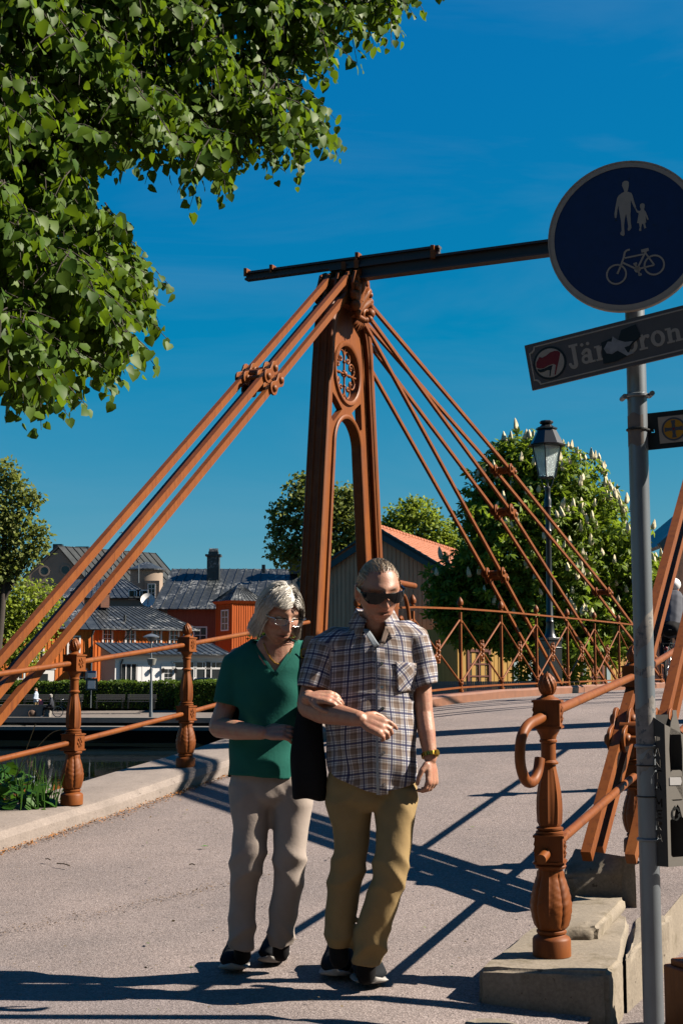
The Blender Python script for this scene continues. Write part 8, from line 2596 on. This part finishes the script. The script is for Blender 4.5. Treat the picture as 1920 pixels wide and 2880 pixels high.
garment(pt, 'trousers', [([(-.1, .10, .56), (-.12, -.36, .54), (-.12, -.38, .18)], [.11, .085, .07]), ([(.1, .10, .56), (.12, -.36, .54), (.12, -.38, .18)], [.11, .085, .07])], M['black_cloth'])
facehair(pt, (0, .02, 1.25), .105, M['hair_w'], (0, 1, 0))
for x in (-.12, .12):
    mb = MB(); mb.ball((x, -.46, .04), .1, 10, 6, (.5, 1.25, .45)); mb.build('shoe', M['shoe_sole'], pt, local=True)
q = at(186, 2022, 82.9); q.z = -1.19
bicycle('parked bicycle with pale front bag beside the seated person on the quay', q, R(172))
q = at(90, 2012, 83.0); q.z = -1.19
sk = thing('backpack', 'brown bag lying on the quay behind the standing woman', 'bag', q)
mb = MB(); mb.ball(q + V((0, 0, .22)), .24, 14, 10, (1, .8, .95)); mb.tube(spline([q + V((-.1, -.15, .4)), q + V((-.16, -.24, .25)), q + V((-.1, -.2, .05))], 4), .02, 6); mb.build('body', flat('brown_cloth', (.10, .06, .04), .8, .3), sk)
# cyclist crossing the bridge at the right edge
q = at(1880, 1930, 21.3); uu, ww = uw(q.x, q.y); q.z = zroad(uu) + .012
rz = ROTA + .03
q2 = q + AX * .5; q2.z = zroad(uu + .5) + .012
bicycle('black bicycle with silver rims on the bridge, partly hidden at the right edge', q2, rz)
cy = thing('person', 'cyclist with white helmet and grey jacket on the bridge at the right edge', 'person', q2, rz)
garment(cy, 'body', [([(.06, 0, 1.52), (.0, 0, 1.40)], [.05, .06]), ([(.10, 0, 1.63), (.12, 0, 1.58)], [.085, .075]), ([(-.02, 0, 1.36), (-.24, 0, 1.0)], [(.10, .10), (.12, .12)]), ([(.14, -.23, 1.10), (.2, -.26, 1.07)], [.035, .04]), ([(.14, .23, 1.10), (.2, .26, 1.07)], [.035, .04]), ([(-.26, -.1, .98), (.10, -.12, .72), (-.05, -.13, .22)], [.07, .05, .04]), ([(-.26, .1, .98), (.06, .12, .86), (-.2, .13, .52)], [.07, .05, .04])], M['skin_m'])
garment(cy, 'jacket', [([(.0, 0, 1.44), (-.10, 0, 1.25), (-.24, 0, .98)], [(.16, .18), (.17, .19), (.17, .18)]), ([(.0, -.19, 1.40), (.02, -.27, 1.20), (.13, -.24, 1.11)], [.07, .06, .05]), ([(.0, .19, 1.40), (.02, .27, 1.20), (.13, .24, 1.11)], [.07, .06, .05])], flat('grey_jacket', (.06, .065, .085), .8, .2))
garment(cy, 'trousers', [([(-.26, -.1, .98), (.10, -.12, .74), (-.05, -.13, .28)], [.12, .09, .07]), ([(-.26, .1, .98), (.06, .12, .86), (-.2, .13, .56)], [.12, .09, .07]), ([(-.2, 0, 1.02), (-.3, 0, .98)], [(.14, .16), (.14, .17)])], M['black_cloth'])
mb = MB(); mb.ball((.09, 0, 1.68), .125, 18, 10, (1.15, .9, .85)); mb.build('helmet', M['white_trim'], cy, local=True)
for x, y, z in ((-.02, -.14, .19), (-.17, .14, .47)):
    mb = MB(); mb.ball((x, y, z), .1, 10, 6, (1.25, .5, .45)); mb.build('shoe', M['shoe_black'], cy, local=True)
# real-world reflectances: every base colour above is given for a mid exposure; scale them together
ALBEDO = .595
for m in bpy.data.materials:
    if not m.use_nodes: continue
    nt = m.node_tree
    for n in list(nt.nodes):
        if n.type in ('BSDF_PRINCIPLED', 'BSDF_TRANSLUCENT'):
            inp = n.inputs[0]
            if inp.is_linked:
                src = inp.links[0].from_socket
                nt.links.new(mixc(nt, 1.0, src, (ALBEDO, ALBEDO, ALBEDO), 'MULTIPLY'), inp)
            elif n.type == 'BSDF_PRINCIPLED' and n.inputs['Transmission Weight'].default_value == 0:
                c = inp.default_value; inp.default_value = (c[0] * ALBEDO, c[1] * ALBEDO, c[2] * ALBEDO, 1)
